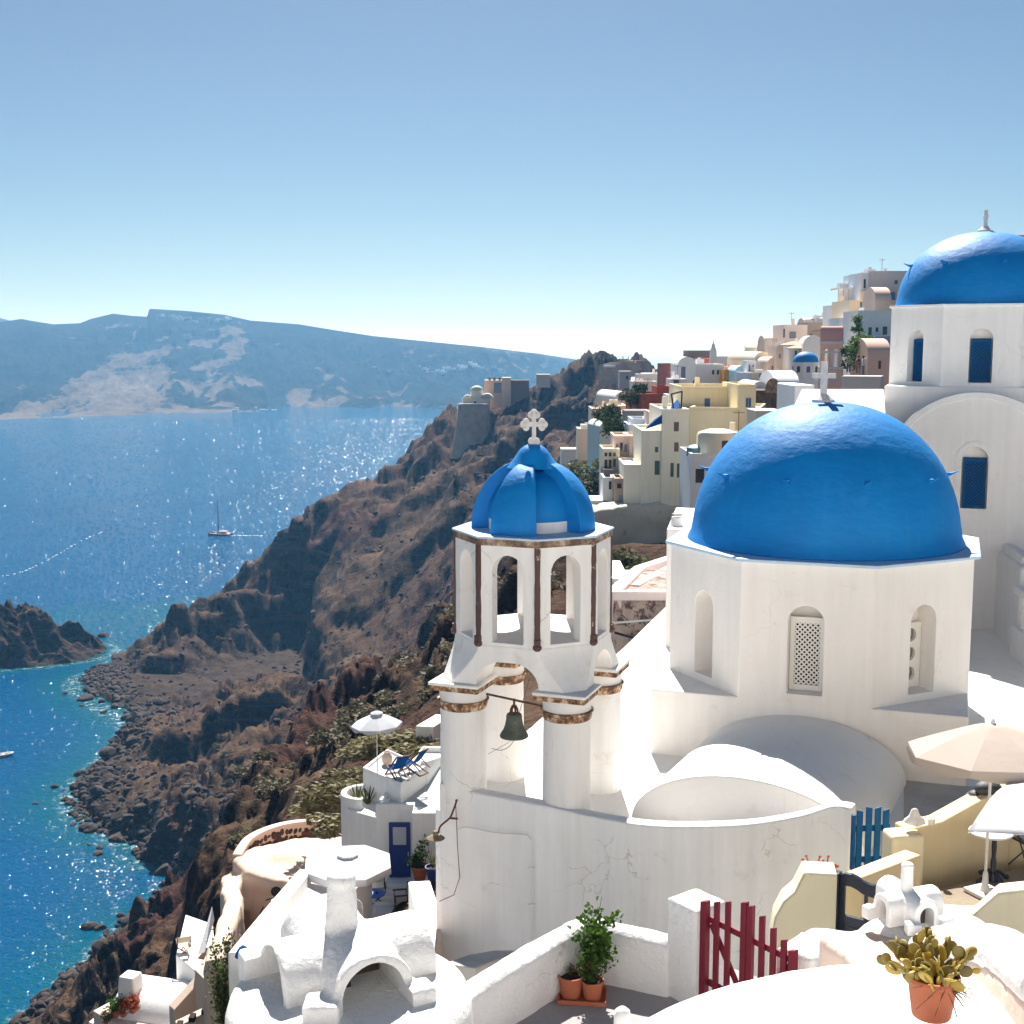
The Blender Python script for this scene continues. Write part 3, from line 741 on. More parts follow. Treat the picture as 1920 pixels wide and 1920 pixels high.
# terraces / broken strata in the steep rock
def cliff_line(p, q, hgt, wid, fall):
    global Z1
    dx, dy = q[0] - p[0], q[1] - p[1]; L = math.hypot(dx, dy); tt_ = ((Xg - p[0]) * dx + (Yg - p[1]) * dy) / L / L
    s_ = ((Yg - p[1]) * dx - (Xg - p[0]) * dy) / L + fbm(Xg / 14, Yg / 14, 4, 33) * 9
    win = np.clip(tt_ / .15 + 1, 0, 1) * np.clip((1 - tt_) / .15 + 1, 0, 1)
    Z1 = Z1 + hgt * win / (1 + np.exp(-np.clip(s_ / wid, -30, 30))) * np.exp(-np.clip(s_, 0, 400) / fall)
def XY(px, py, Y): w_ = W(px, py, Y); return (w_.x, w_.y)
cliff_line(XY(606, 1260, 372), XY(570, 985, 476), -21, 1.2, 34)
cliff_line(XY(545, 1240, 392), XY(255, 1235, 416), -0.1, 2, 20)
cliff_line(XY(255, 1225, 420), XY(540, 1215, 400), 7, 1.5, 30)
cliff_line(XY(330, 1480, 312), XY(600, 1340, 336), 8, 1.5, 30)
cliff_line(XY(640, 1120, 408), XY(860, 1000, 410), 6, 1.5, 24)
cliff_line(XY(860, 900, 440), XY(1060, 800, 448), 7, 1.5, 30)
shelf = np.exp(-((Xg + 86) / 30) ** 2 - ((Yg - 378) / 34) ** 2)
Z1 = Z1 + shelf * (3.5 + fbm(Xg / 13, Yg / 16, 5, 201, True, .62) * 6.5 + (Xg + 86) * .06)
step = 6.5; q_ = (Z1 + fbm(Xg / 25, Yg / 25, 3, 51) * 7) / step; fr_ = q_ - np.floor(q_)
Z1 = Z1 + wild * above * step * (np.clip((fr_ - .55) / .45, 0, 1) ** 0.7 - fr_) * 0.42
Z1 = np.where(Z0 > SEA + .3, np.maximum(Z1, SEA + 1.1 + fbm(Xg / 5, Yg / 5, 4, 15) * 1.2), Z1)
Z1 += fbm(Xg / 3.0, Yg / 3.0, 3, 77) * 0.5 * np.clip((Yg - 30) / 60, 0, 1)
DX = fbm(Xg / 11, Yg / 11, 4, 91) * 3.0 * wild * above
def ground(x, y):
    return float(ground0(x, y))
def gz(x, y):                            # height of the rugged grid at a place
    fi = (math.log(max(y, 12.1)) - math.log(12.0)) / (math.log(760.0) - math.log(12.0)) * (NY - 1); fj = (x / y + 0.47) / 0.89 * (NU - 1)
    i = int(min(max(fi, 0), NY - 2)); j = int(min(max(fj, 0), NU - 2)); return float(Z1[i, j])
def gridmesh(name, X, Y, Zz, mat):
    ny, nu = X.shape; co = np.stack([X, Y, Zz], -1).reshape(-1, 3).astype(np.float32)
    idx = np.arange(ny * nu).reshape(ny, nu)
    q = np.stack([idx[:-1, :-1], idx[:-1, 1:], idx[1:, 1:], idx[1:, :-1]], -1).reshape(-1, 4)
    return co, q
def raw_mesh(name, co, q, mat, kind=None):
    me = bpy.data.meshes.new(name); me.vertices.add(len(co)); me.vertices.foreach_set('co', co.ravel())
    me.loops.add(q.size); me.loops.foreach_set('vertex_index', q.ravel().astype(np.int32))
    me.polygons.add(len(q)); me.polygons.foreach_set('loop_start', np.arange(0, q.size, q.shape[1], dtype=np.int32))
    me.polygons.foreach_set('use_smooth', np.ones(len(q), bool)); me.update(calc_edges=True)
    me.materials.append(mat); o = bpy.data.objects.new(name, me); link(o)
    if kind: o['kind'] = kind
    return o
def rock_mat():
    m, t, p = nt('volcanic_slope'); g = G(t)
    nz = g.normalz()
    big = g.noise(0.012, 5, 0.6, dist=0.6); mid = g.noise(0.09, 6, 0.65); fine = g.noise(0.9, 6, 0.7)
    soil = g.ramp(mid, [(0.3, (0.060, 0.034, 0.023)), (0.5, (0.100, 0.060, 0.038)), (0.72, (0.175, 0.112, 0.070))])
    rock = g.ramp(g.noise(0.05, 6, 0.65, sc3=(1, 1, 2.5)), [(0.3, (0.013, 0.010, 0.010)), (0.5, (0.028, 0.020, 0.018)), (0.7, (0.065, 0.050, 0.041))])
    red = g.ramp(g.noise(0.022, 4, 0.5, dist=1.0), [(0.56, 0.0), (0.64, 0.65)])
    rock = g.mix(g.ramp(g.noise(.16, 5, .6, sc3=(.12, .12, 1.6), dist=.4), [(.5, 0.0), (.60, .6)]), rock, (.13, .085, .065)); steep = g.ramp(nz, [(0.50, 1.0), (0.78, 0.0)])
    c = g.mix(steep, soil, rock)
    c = g.mix(red, c, (0.075, 0.030, 0.026))
    ochre = g.ramp(g.noise(0.03, 5, 0.7), [(0.6, 0.0), (0.75, 0.5)])
    c = g.mix(ochre, c, (0.165, 0.105, 0.062))
    scrub = g.math('MULTIPLY', g.ramp(g.noise(0.35, 5, 0.75), [(0.56, 0.0), (0.64, 0.75)]), g.ramp(nz, [(0.5, 0.0), (0.7, 1.0)]))
    c = g.mix(scrub, c, (0.085, 0.075, 0.040))
    gz_ = g.n('ShaderNodeNewGeometry'); sz_ = g.n('ShaderNodeSeparateXYZ'); t.links.new(gz_.outputs['Position'], sz_.inputs[0]); mr = g.n('ShaderNodeMapRange'); mr.inputs[1].default_value = -101; mr.inputs[2].default_value = -109; t.links.new(sz_.outputs[2], mr.inputs[0])
    c = g.mix(g.math('MULTIPLY', mr.outputs[0], .75), c, g.ramp(g.noise(.5, 5, .7), [(.35, (.022, .018, .017)), (.65, (.065, .050, .042))]))
    c = g.mix(1.0, c, g.ramp(fine, [(0.25, 0.62), (0.75, 1.25)]), 'MULTIPLY')
    t.links.new(c, p.inputs['Base Color'])
    p.inputs['Roughness'].default_value = 1.0; p.inputs['Specular IOR Level'].default_value = 0.08
    b = g.bump(g.noise(1.6, 6, 0.75), 0.7, 0.5); b = g.bump(g.noise(0.35, 6, 0.7), 0.8, 1.6, b)
    t.links.new(b, p.inputs['Normal']); return m
M['slope'] = rock_mat()
co, q = gridmesh('g', Xg + DX, Yg, Z1, None)
raw_mesh('terrain', co, q, M['slope'], 'structure')

# rock islet at the left
def islet(name, cx, cy, rx, ry, h, seed, n=150):
    a = np.linspace(-1.15, 1.15, n); Xi, Yi = np.meshgrid(a, a); r = np.sqrt(Xi ** 2 + Yi ** 2)
    X = cx + Xi * rx; Y = cy + Yi * ry
    prof = np.clip(1 - r ** 1.7, -0.5, 1)
    Zz = SEA + prof * h * (0.8 + 0.9 * fbm(X / 11, Y / 11, 3, seed, True)) + fbm(X / 5, Y / 5, 5, seed + 4, True, .6) * 3.0 * np.clip(prof + .3, 0, 1) - 2.0
    co, q = gridmesh(name, X + fbm(X / 6, Y / 6, 3, 8) * 2, Y, Zz, None)
    return raw_mesh(name, co, q, M['slope'], 'structure')
islet('rock_islet', -186, 452, 42, 26, 14, 5)
islet('rock_islet', -160.5, 462, 13, 10, 4, 12, 60)

# sea: fan of water out to the horizon, paler and greener over the shallows
su = np.concatenate([np.linspace(-1.1, -.5, 20), np.linspace(-.49, .2, 420), np.linspace(.21, 1.1, 24)]); sy = np.exp(np.concatenate([np.linspace(math.log(60.0), math.log(600.0), 460), np.linspace(math.log(610.0), math.log(90000.0), 60)]))
SYg, SUg = np.meshgrid(sy, su, indexing='ij'); SX = SUg * (SYg + 20)
dep = np.full(SX.shape, -60.0); near = SYg < 760
su2 = np.linspace(-0.5, 0.2, 300); sy2 = np.exp(np.linspace(math.log(110.0), math.log(620.0), 320))
def sea_mat():
    m, t, p = nt('sea_water'); g = G(t)
    at = g.n('ShaderNodeAttribute'); at.attribute_name = 'shallow'
    deep = g.ramp(g.noise(0.006, 4, 0.6, sc3=(1, .5, 1)), [(0.3, (0.0, 0.042, 0.115)), (0.7, (0.0, 0.062, 0.158))])
    c = g.mix(g.ramp(at.outputs['Fac'], [(0.0, 0.0), (1.0, 1.0)]), deep, (0.0, 0.072, 0.088))
    fo = g.n('ShaderNodeAttribute'); fo.attribute_name = 'surf'
    fm_ = g.math('MULTIPLY', fo.outputs['Fac'], g.ramp(g.noise(.5, 6, .75), [(.50, 0.0), (.62, .55)])); c = g.mix(fm_, c, (.75, .80, .82))
    t.links.new(c, p.inputs['Base Color'])
    wind = g.ramp(g.noise(0.011, 4, 0.6, dist=1.2, sc3=(1.0, .55, 1)), [(0.35, 0.72), (0.65, 1.0)])
    p.inputs['IOR'].default_value = 1.33; p.inputs['Specular IOR Level'].default_value = 0.2
    rough = g.ramp(wind, [(0.3, 0.045), (1.0, 0.06)])
    t.links.new(rough, p.inputs['Roughness'])
    w1 = g.noise(0.16, 3, 0.5, sc3=(1.0, 1.5, 1), dist=0.3); w2 = g.noise(0.30, 4, 0.72, sc3=(1.0, 1.3, 1), dist=0.2)
    x = g.n('ShaderNodeBump'); x.inputs['Distance'].default_value = 2.2
    t.links.new(g.math('MULTIPLY', wind, 0.34), x.inputs['Strength']); t.links.new(w2, x.inputs['Height'])
    b = g.bump(w1, 0.18, 2.0); t.links.new(b, x.inputs['Normal'])
    t.links.new(x.outputs[0], p.inputs['Normal']); return m
M['sea'] = sea_mat()
co, q = gridmesh('s', SX, SYg, np.full(SX.shape, SEA), None)
sea = raw_mesh('sea', co, q, M['sea'], 'structure')
# shallows: how close the smooth sea bed comes to the surface
bed = np.full(SX.shape, -60.0)
ii = np.where((SYg > 110) & (SYg < 640) & (SX > -300) & (SX < 60))
bed[ii] = ground0(SX[ii], SYg[ii]) - SEA
d1 = np.sqrt(((SX + 186) / 42) ** 2 + ((SYg - 452) / 26) ** 2); bed = np.maximum(bed, 1 - (d1 - 0.95) * 26)
shal = np.clip(1 + bed / 10, 0, 1) ** 1.3
surf = np.clip(1 - np.abs(bed + .6) / 1.6, 0, 1)
at = sea.data.attributes.new('surf', 'FLOAT', 'POINT'); at.data.foreach_set('value', surf.ravel().astype(np.float32))
at = sea.data.attributes.new('shallow', 'FLOAT', 'POINT'); at.data.foreach_set('value', shal.ravel().astype(np.float32))

# far caldera island with gullied cliffs
sil = np.array([(-400, 560), (-200, 600), (0, 604), (40, 598), (62, 602), (100, 608), (150, 606), (170, 598), (212, 588), (245, 592), (276, 594), (280, 579), (350, 583), (420, 590), (470, 601), (560, 608), (640, 621), (700, 630), (770, 637), (830, 643), (900, 650), (950, 656), (1010, 663), (1060, 671), (1110, 680), (1160, 688), (1215, 693), (1250, 697), (1290, 699)], float)
foot = np.array([(-400, 830), (-200, 806), (0, 787), (150, 781), (300, 776), (500, 771), (650, 769), (820, 771), (900, 768), (1000, 750), (1110, 722), (1200, 706), (1290, 700.5)], float)
NI, NJ = 900, 130
pxs = np.linspace(-380, 1288, NI); ty = np.interp(pxs, sil[:, 0], sil[:, 1]); fy = np.interp(pxs, foot[:, 0], foot[:, 1])
Tn = lambda py: (ST + (py - 960) / F_PX * CT) / (CT - (py - 960) / F_PX * ST)
Yf = -SEA / Tn(fy); Yt = Yf + np.interp(pxs, [-400, 300, 900, 1290], [900, 820, 650, 120]); zt = -Tn(ty) * Yt
xt = (pxs - 960) / F_PX / (CT - (ty - 960) / F_PX * ST) * Yt; xf = (pxs - 960) / F_PX / (CT - (fy - 960) / F_PX * ST) * Yf
tt = np.concatenate([np.linspace(-0.04, 1, NJ), np.linspace(1.02, 2.4, 14)])
TT, II = np.meshgrid(tt, np.arange(NI), indexing='ij'); Xn = xf[II] + (xt - xf)[II] * TT; Yn = Yf[II] + (Yt - Yf)[II] * TT
pro = np.clip(TT, -0.05, 1); hs_ = np.convolve(np.pad(zt, 40, mode='edge'), np.ones(81) / 81, 'valid') - SEA; kk = np.clip((TT - .80) / .17, 0, 1); h = hs_[II] * (1 - kk) + (zt - SEA)[II] * kk
rel = 0.55 * pro + 0.45 * np.clip(pro, 0, 1) ** 2.2
Zn = SEA + h * rel - np.clip(TT - 1, 0, 2) * h * 0.05
gul = fbm(Xn / 120 + Yn / 500, Yn / 420, 5, 61, True, .55); g2 = fbm(Xn / 45, Yn / 100, 4, 71, True, .6)
env = np.clip(pro * 6, 0, 1) * np.clip((1.0 - pro) * 5, 0, 1) * np.clip(h / 90, 0, 1)
Zn = Zn + (gul * 34 + g2 * 11 - 16) * env * 0.75
# two bands of sheer rock
for c_, w_, a_ in ((0.80, .05, 10), (0.55, .05, 7)):
    Zn += a_ * np.tanh((pro - c_ + 0.05 * fbm(Xn / 300, Yn / 300, 2, 5)) / w_) * env * 0.6
def island_mat():
    m, t, p = nt('island_rock'); g = G(t)
    n = g.noise(0.0045, 7, 0.65, dist=0.8, sc3=(1, 0.5, 3.0)); n2 = g.noise(0.03, 6, 0.7, sc3=(1, .5, 2))
    at = g.n('ShaderNodeAttribute'); at.attribute_name = 'scree'; ax_ = g.math('ADD', g.math('MULTIPLY', n, .78), g.math('MULTIPLY', at.outputs['Fac'], .22)); n = g.math('ADD', ax_, g.math('MULTIPLY', g.math('SUBTRACT', n2, .5), .25))
    c = g.ramp(n, [(0.42, (0.006, 0.006, 0.006)), (0.505, (0.013, 0.012, 0.012)), (0.53, (0.105, 0.082, 0.07)), (0.7, (0.15, 0.115, 0.095))])
    c = g.mix(1.0, c, g.ramp(n2, [(0.3, 0.7), (0.7, 1.15)]), 'MULTIPLY')
    t.links.new(c, p.inputs['Base Color']); p.inputs['Roughness'].default_value = 1; p.inputs['Specular IOR Level'].default_value = 0.05
    t.links.new(g.bump(g.noise(0.03, 6, 0.7), 0.8, 12), p.inputs['Normal']); return m
M['island'] = island_mat()
u_ = Xn / 170 + 1.3 * vnoise(Xn / 240, TT * 2.2, 7) + .5 * fbm(Xn / 60, TT * 9, 3, 13)
tri = np.abs(u_ - np.floor(u_) - .5) * 2; thr = 1.02 - pro * 1.35 + .9 * vnoise(Xn / 330, Xn * 0, 3)
scree = np.clip((thr - tri) * 2.5 + .5, 0, 1) * .75 + .25 * np.clip(fbm(Xn / 300, TT * 7, 3, 44) * 3 + .5, 0, 1)
co, q = gridmesh('i', Xn, Yn, Zn, None); isl = raw_mesh('far_island', co, q, M['island'], 'structure')
at = isl.data.attributes.new('scree', 'FLOAT', 'POINT'); at.data.foreach_set('value', scree.ravel().astype(np.float32))
hx = np.linspace(-1.0, 1.0, 60); HX, HT = np.meshgrid(hx, np.linspace(-1, 1, 24))
Xh = -1720 + HX * 420; Yh = 4200 + HT * 500; Zh = SEA - 6 + (1 - HX ** 2) * (1 - HT ** 2) * 205 + fbm(Xh / 160, Yh / 160, 4, 9, True) * 16
co, q = gridmesh('h', Xh, Yh, Zh, None); raw_mesh('far_headland', co, q, M['island'], 'structure')
# white specks of a hill village and harbour on the island: houses too far off to tell apart
rr = random.Random(4); mb = MB()
for i in range(150):
    if i > 95: continue
    if i < 40: px_, k_ = rr.uniform(300, 440), 0.93
    elif i < 85: px_, k_ = rr.gauss(860, 60), 0.66
    else: px_, k_ = rr.uniform(430, 520), 0.035
    ii_ = int(np.clip((px_ + 380) / 1668 * (NI - 1), 0, NI - 1)); jj = int(np.clip((k_ + rr.uniform(-.02, .02) + .04) / 1.04 * (NJ - 1), 0, NJ - 1))
    mb.cbox((Xn[jj, ii_], Yn[jj, ii_], Zn[jj, ii_] - 1), (rr.uniform(4, 9), 6, rr.uniform(4, 6)))
tagit(build('distant_houses', mb, M['white_far'], smooth=0), 'tiny white specks of houses scattered on the far island ridge and shore', 'village', kind='stuff')

# boats
bp = Z(414, 1003, SEA)
ct_ = thing('catamaran', 'red and white catamaran with a tall bare mast motoring across the open bay', 'sailing boat', tuple(bp))
bf = Fr(bp, 172)
M['boat_red'] = paint('dark_red_hull', (0.16, 0.03, 0.05), 0.4, 0.5)
M['boat_pink'] = paint('pale_red_deck', (0.55, 0.25, 0.22), 0.5, 0.4)
for sy_ in (-2.6, 2.6):
    mb = MB(bf); mb.loft([[(x, sy_ - w, zt_), (x, sy_ + w, zt_), (x, sy_ + w * .5, -.3), (x, sy_ - w * .5, -.3)] for x, w, zt_ in ((-6.5, .7, .7), (-3, .95, .9), (2, .95, 1.1), (5, .6, 1.3), (7, .08, 1.5))])
    build('hull', mb, M['boat_red'], ct_)
mb = MB(bf); mb.box(-5.5, 3.2, -2.6, 2.6, .85, 1.1); build('deck', mb, M['boat_pink'], ct_)
mb = MB(bf); mb.loft([[(-4, -2.0, 1.1), (2.6, -1.6, 1.1), (2.6, 1.6, 1.1), (-4, 2.0, 1.1)], [(-3.6, -1.7, 2.4), (1.2, -1.3, 2.3), (1.2, 1.3, 2.3), (-3.6, 1.7, 2.4)]]); build('cabin', mb, M['white_far'], ct_)
mb = MB(bf); mb.tube([bf((0, 0, 0))] * 0 + [(1.4, 0, 1.2), (1.4, 0, 20.5)], .28, 8, r2=.2); build('mast', mb, M['navy'], ct_)
mb = MB(bf); mb.tube([(1.2, 0, 2.9), (-4.6, 0, 3.1)], .32, 8); build('furled_sail', mb, M['boat_red'], ct_)
mb = MB(bf); mb.tube([(7, 0, 1.4), (5.4, 0, 9), (1.4, 0, 17.5)], .05, 5); build('forestay', mb, M['navy'], ct_)
fm = paint('sea_foam', (0.8, 0.85, 0.88), 0.9, 0.2, 0.2, 0.4, 1.0)
mb = MB(bf); rr = random.Random(2)
for i in range(34):
    x = -7 - i * .55; mb.cbox((x, rr.uniform(-1, 1) * (1.8 - i * .02), .02), (rr.uniform(.4, 1.6), rr.uniform(.2, .7), .05), rr.uniform(0, 90))
tagit(build('wake_foam', mb, fm, smooth=0), 'thin white wake trailing behind the catamaran', 'foam', kind='stuff')
mb = MB(); rr = random.Random(8)
for i in range(120):
    k_ = i / 119; p = Z(-20 + 215 * k_, 1084 - 78 * k_ + 10 * math.sin(k_ * 5), SEA)
    if rr.random() < .42: mb.cbox((p.x + rr.uniform(-.5, .5), p.y + rr.uniform(-2, 2), SEA - .03), (rr.uniform(.4, 1.1), rr.uniform(.4, 1.1), .07), rr.uniform(0, 90))
tagit(build('foam_line', mb, fm, smooth=0), 'thin broken line of foam curving across the open water at left', 'foam', kind='stuff')
bp = Z(2, 1419, SEA); mo = thing('motorboat', 'small open white motorboat cut by the left edge of the photo', 'motorboat', tuple(bp)); bf = Fr(bp, 35)
mb = MB(bf); n = 16
hull = lambda s, z: [(2.9 * s * (math.cos(2 * math.pi * i / n) + (.15 if math.cos(2 * math.pi * i / n) > 0 else 0)), 1.05 * s * math.sin(2 * math.pi * i / n), z) for i in range(n)]
mb.loft([hull(.7, -.2), hull(.95, .3), hull(1, .75), hull(.86, .75), hull(.8, .35)]); build('hull', mb, M['frame_white'], mo)
mb = MB(bf); mb.box(-1.2, -.5, -.75, .75, .3, .65); mb.box(.3, .8, -.7, .7, .3, .62); build('bench', mb, M['beige'], mo)
mb = MB(bf); mb.cbox((-2.7, 0, .2), (.45, .5, .9), 0, .8); build('outboard_engine', mb, M['navy'], mo)

# steep little wave crests that catch the sun
rr = random.Random(19); vs_, fs_ = [], []; ns = 7
for i in range(26000):
    py_ = 785 + 1130 * rr.random() ** 1.5; px_ = rr.uniform(-60, 900) if py_ < 1000 else rr.uniform(-60, 620); p = Z(px_, py_, SEA); s = min(3.0, .35 + p.y / 560) * (rr.uniform(.28, .72) if rr.random() < .9 else rr.uniform(.7, 1.0))
    if p.y > 2150: continue
    a = rr.gauss(0, .35); ca, sa = math.cos(a), math.sin(a); k0 = len(vs_); L_, W_, H_ = s * .9, s * .55, s * .13
    for e_ in (-1, 0, 1):
        for j in range(ns):
            t_ = math.pi * j / (ns - 1); y_ = W_ * math.cos(t_) * (1 - .7 * abs(e_)); z_ = H_ * math.sin(t_) * (1 - abs(e_)) - .01; x_ = e_ * L_
            vs_.append((p.x + x_ * ca - y_ * sa, p.y + x_ * sa + y_ * ca, SEA + z_ + .01))
    for e_ in (0, 1):
        for j in range(ns - 1): q0_ = k0 + e_ * ns + j; fs_.append((q0_, q0_ + ns, q0_ + ns + 1, q0_ + 1))
m, t, p_ = nt('wave_crest_water'); p_.inputs['Base Color'].default_value = (0.0, .07, .17, 1); p_.inputs['Roughness'].default_value = .09; p_.inputs['IOR'].default_value = 1.33
o = raw_mesh('wave_crests', np.array(vs_, np.float32), np.array(fs_), m, 'stuff'); tagit(o, 'small glittering wave crests all over the bay', 'waves')

# boulders along the shore and small rocks in the water: the larger ones singly, the rest as one mass
M['boulder'] = plaster('dark_lava_rock', (0.075, 0.058, 0.052), var=0.5, big=0.4, fine=2, b1=0.9, b2=0.4, spec=0.15, streak=0)
def rock_shape(seed, n=1):
    bm = bmesh.new(); bmesh.ops.create_icosphere(bm, subdivisions=2, radius=1); r = random.Random(seed)
    offs = [Vector((r.uniform(-1, 1), r.uniform(-1, 1), r.uniform(-1, 1))).normalized() for _ in range(7)]
    cutd = [r.uniform(.55, .85) for _ in range(7)]
    for v in bm.verts:
        for o_, d in zip(offs, cutd):
            k = v.co.dot(o_)
            if k > d: v.co -= o_ * (k - d)
        v.co.z *= .75
    me = bpy.data.meshes.new('boulder'); bm.to_mesh(me); bm.free(); me.materials.append(M['boulder']); return me
RS = [rock_shape(i) for i in range(6)]
rr = random.Random(11); big_n = 0
SP = [Z(*q, SEA) for q in shore]
def shore_pt(t):
    k = min(int(t), len(SP) - 2); return SP[k].lerp(SP[k + 1], t - k)
for i in range(110):
    t = rr.uniform(0, len(SP) - 4); p = shore_pt(t); inl = rr.gauss(3, 5)
    x, y = p.x + inl, p.y + rr.uniform(-3, 3); s = rr.uniform(.7, 2.3) * (1 if inl > -4 else .7)
    z = max(gz(x, y), SEA - .3)
    if z > SEA + 16: continue
    o = bpy.data.objects.new('boulder', RS[i % 6]); o.location = (x, y, z + .2 * s); o.scale = (s * rr.uniform(.8, 1.4), s * rr.uniform(.8, 1.3), s); o.rotation_euler = (rr.uniform(-.3, .3), rr.uniform(-.3, .3), rr.uniform(0, 6)); link(o)
    tagit(o, 'dark lava boulder at the water line below the cliff', 'boulder', 'boulders along the shore')
for px_, py_, s in ((100, 0, 0), (168, 1738, 1.5), (188, 1741, 1.1), (282, 1716, 2.4), (166, 1554, 2.0), (195, 1193, 2.2)):
    if s:
        p = Z(px_, py_, SEA); o = bpy.data.objects.new('sea_rock', RS[px_ % 6]); o.location = p; o.scale = (s * 1.3, s, s); link(o)
        tagit(o, {168: 'left one of two small dark rocks awash off the near shore', 188: 'right one of two small dark rocks awash off the near shore', 282: 'larger dark rock standing in the water beside the near headland', 166: 'lone dark boulder standing just off the rocky point', 195: 'tiny dark rock alone in the channel beyond the islet'}[px_], 'rock')
def verts_of(me): return np.array([v.co[:] for v in me.vertices]), np.array([p.vertices[:] for p in me.polygons])
VR = [verts_of(m_) for m_ in RS]
cos, fcs, nn = [], [], 0
for i in range(5200):
    if i < 3000:
        t = rr.uniform(0, len(SP) - 2); p = shore_pt(t); inl = abs(rr.gauss(0, 10)) - 2.5; x, y = p.x + inl, p.y + rr.uniform(-6, 6); s = rr.uniform(.3, 1.1)
    else:
        Y_ = math.exp(rr.uniform(math.log(120), math.log(480))); x = rr.uniform(-.30, .02) * Y_; y = Y_; s = rr.uniform(.25, .9) * (Y_ / 350)
    z = gz(x, y)
    if z < SEA - 1.5: continue
    v, f = VR[i % 6]; a = rr.uniform(0, 6); c_, s_ = math.cos(a), math.sin(a)
    vv = v * s * np.array([rr.uniform(.7, 1.4), rr.uniform(.7, 1.4), 1]); vv = np.stack([vv[:, 0] * c_ - vv[:, 1] * s_, vv[:, 0] * s_ + vv[:, 1] * c_, vv[:, 2]], -1) + np.array([x, y, max(z, SEA) + .1 * s])
    cos.append(vv); fcs.append(f + nn); nn += len(v)
o = raw_mesh('scree', np.concatenate(cos).astype(np.float32), np.concatenate(fcs), M['boulder'], 'stuff')
tagit(o, 'loose dark stones strewn over the slope and shore', 'stones')
o.data.polygons.foreach_set('use_smooth', np.zeros(len(o.data.polygons), bool))

# scrub on the slopes
def shrub_mesh(seed, n=260, leaf=.13, r=(1, 1, .7), name='shrub', mat=None, hollow=.35):
    rr = random.Random(seed); vs, fs = [], []
    lob = [(Vector((rr.uniform(-.5, .5), rr.uniform(-.5, .5), rr.uniform(.1, .6))), rr.uniform(.35, .6)) for _ in range(6)]
    for i in range(n):
        c_, R_ = rr.choice(lob); d = Vector((rr.gauss(0, 1), rr.gauss(0, 1), rr.gauss(0, .9))).normalized() * R_ * rr.uniform(hollow, 1) ** .5
        p = c_ + d; p = Vector((p.x * r[0], p.y * r[1], max(0, p.z * r[2] + .1)))
        a = Vector((rr.gauss(0, 1), rr.gauss(0, 1), rr.gauss(0, .6))).normalized(); b = a.cross(Vector((rr.gauss(0, 1), rr.gauss(0, 1), rr.gauss(0, 1)))).normalized(); l = leaf * rr.uniform(.6, 1.4)
        k = len(vs); vs += [p - a * l, p + b * l * .5, p + a * l, p - b * l * .5]; fs.append((k, k + 1, k + 2, k + 3))
    me = bpy.data.meshes.new(name); me.from_pydata([tuple(v) for v in vs], [], fs); me.materials.append(mat); return me
def leafmat(name, c1, c2, tr=0.25):
    m, t, p = nt(name); g = G(t); x = g.n('ShaderNodeObjectInfo')
    col = g.ramp(g.noise(3.0, 3, .6), [(.3, c1), (.7, c2)]); col = g.mix(1.0, col, g.ramp(x.outputs['Random'], [(0, .75), (1, 1.2)]), 'MULTIPLY')
    t.links.new(col, p.inputs['Base Color']); p.inputs['Roughness'].default_value = .7; p.inputs['Specular IOR Level'].default_value = .25
    tl = g.n('ShaderNodeBsdfTranslucent'); t.links.new(col, tl.inputs[0]); mx = g.n('ShaderNodeMixShader'); mx.inputs[0].default_value = tr
    out = [n for n in t.nodes if n.type == 'OUTPUT_MATERIAL'][0]
    t.links.new(p.outputs[0], mx.inputs[1]); t.links.new(tl.outputs[0], mx.inputs[2]); t.links.new(mx.outputs[0], out.inputs[0]); return m
M['scrub'] = leafmat('dry_scrub_leaf', (0.075, 0.065, 0.032), (0.15, 0.125, 0.065))
M['olive'] = leafmat('olive_green_leaf', (0.055, 0.065, 0.02), (0.13, 0.14, 0.05))
M['green'] = leafmat('fresh_green_leaf', (0.035, 0.085, 0.012), (0.10, 0.20, 0.025), .35)
M['darkgreen'] = leafmat('dark_green_leaf', (0.018, 0.042, 0.012), (0.045, 0.085, 0.02))
M['grass'] = leafmat('straw_olive_grass', (0.15, 0.13, 0.06), (0.27, 0.235, 0.12))
SMg = [shrub_mesh(70 + i, 700, .11, (1, 1, .8), mat=M['grass']) for i in range(3)]
SM = [shrub_mesh(i, mat=M['scrub']) for i in range(5)]; SMo = [shrub_mesh(40 + i, 420, .10, mat=M['olive']) for i in range(4)]
cnt = 0
for i in range(900):
    Y_ = math.exp(rr.uniform(math.log(90), math.log(470))); px_ = rr.uniform(300, 1130); x = (px_ - 960) / 2400 * Y_; z = gz(x, Y_)
    if z < SEA + 12 or cnt >= 230: continue
    e_ = 3.0; sl_ = abs(gz(x + e_, Y_) - z) / e_
    if sl_ > 1.1: continue
    if vnoise(np.array([x / 30.]), np.array([Y_ / 30.]), 4)[0] < -.12: continue
    s = rr.uniform(.9, 2.2); o = bpy.data.objects.new('shrub', rr.choice(SM)); o.location = (x, Y_, z - .15); o.scale = (s, s, s * .9); o.rotation_euler = (0, 0, rr.uniform(0, 6)); link(o)
    tagit(o, 'small dry shrub on the brown cliff slope', 'shrub', 'dry shrubs on the slope'); cnt += 1

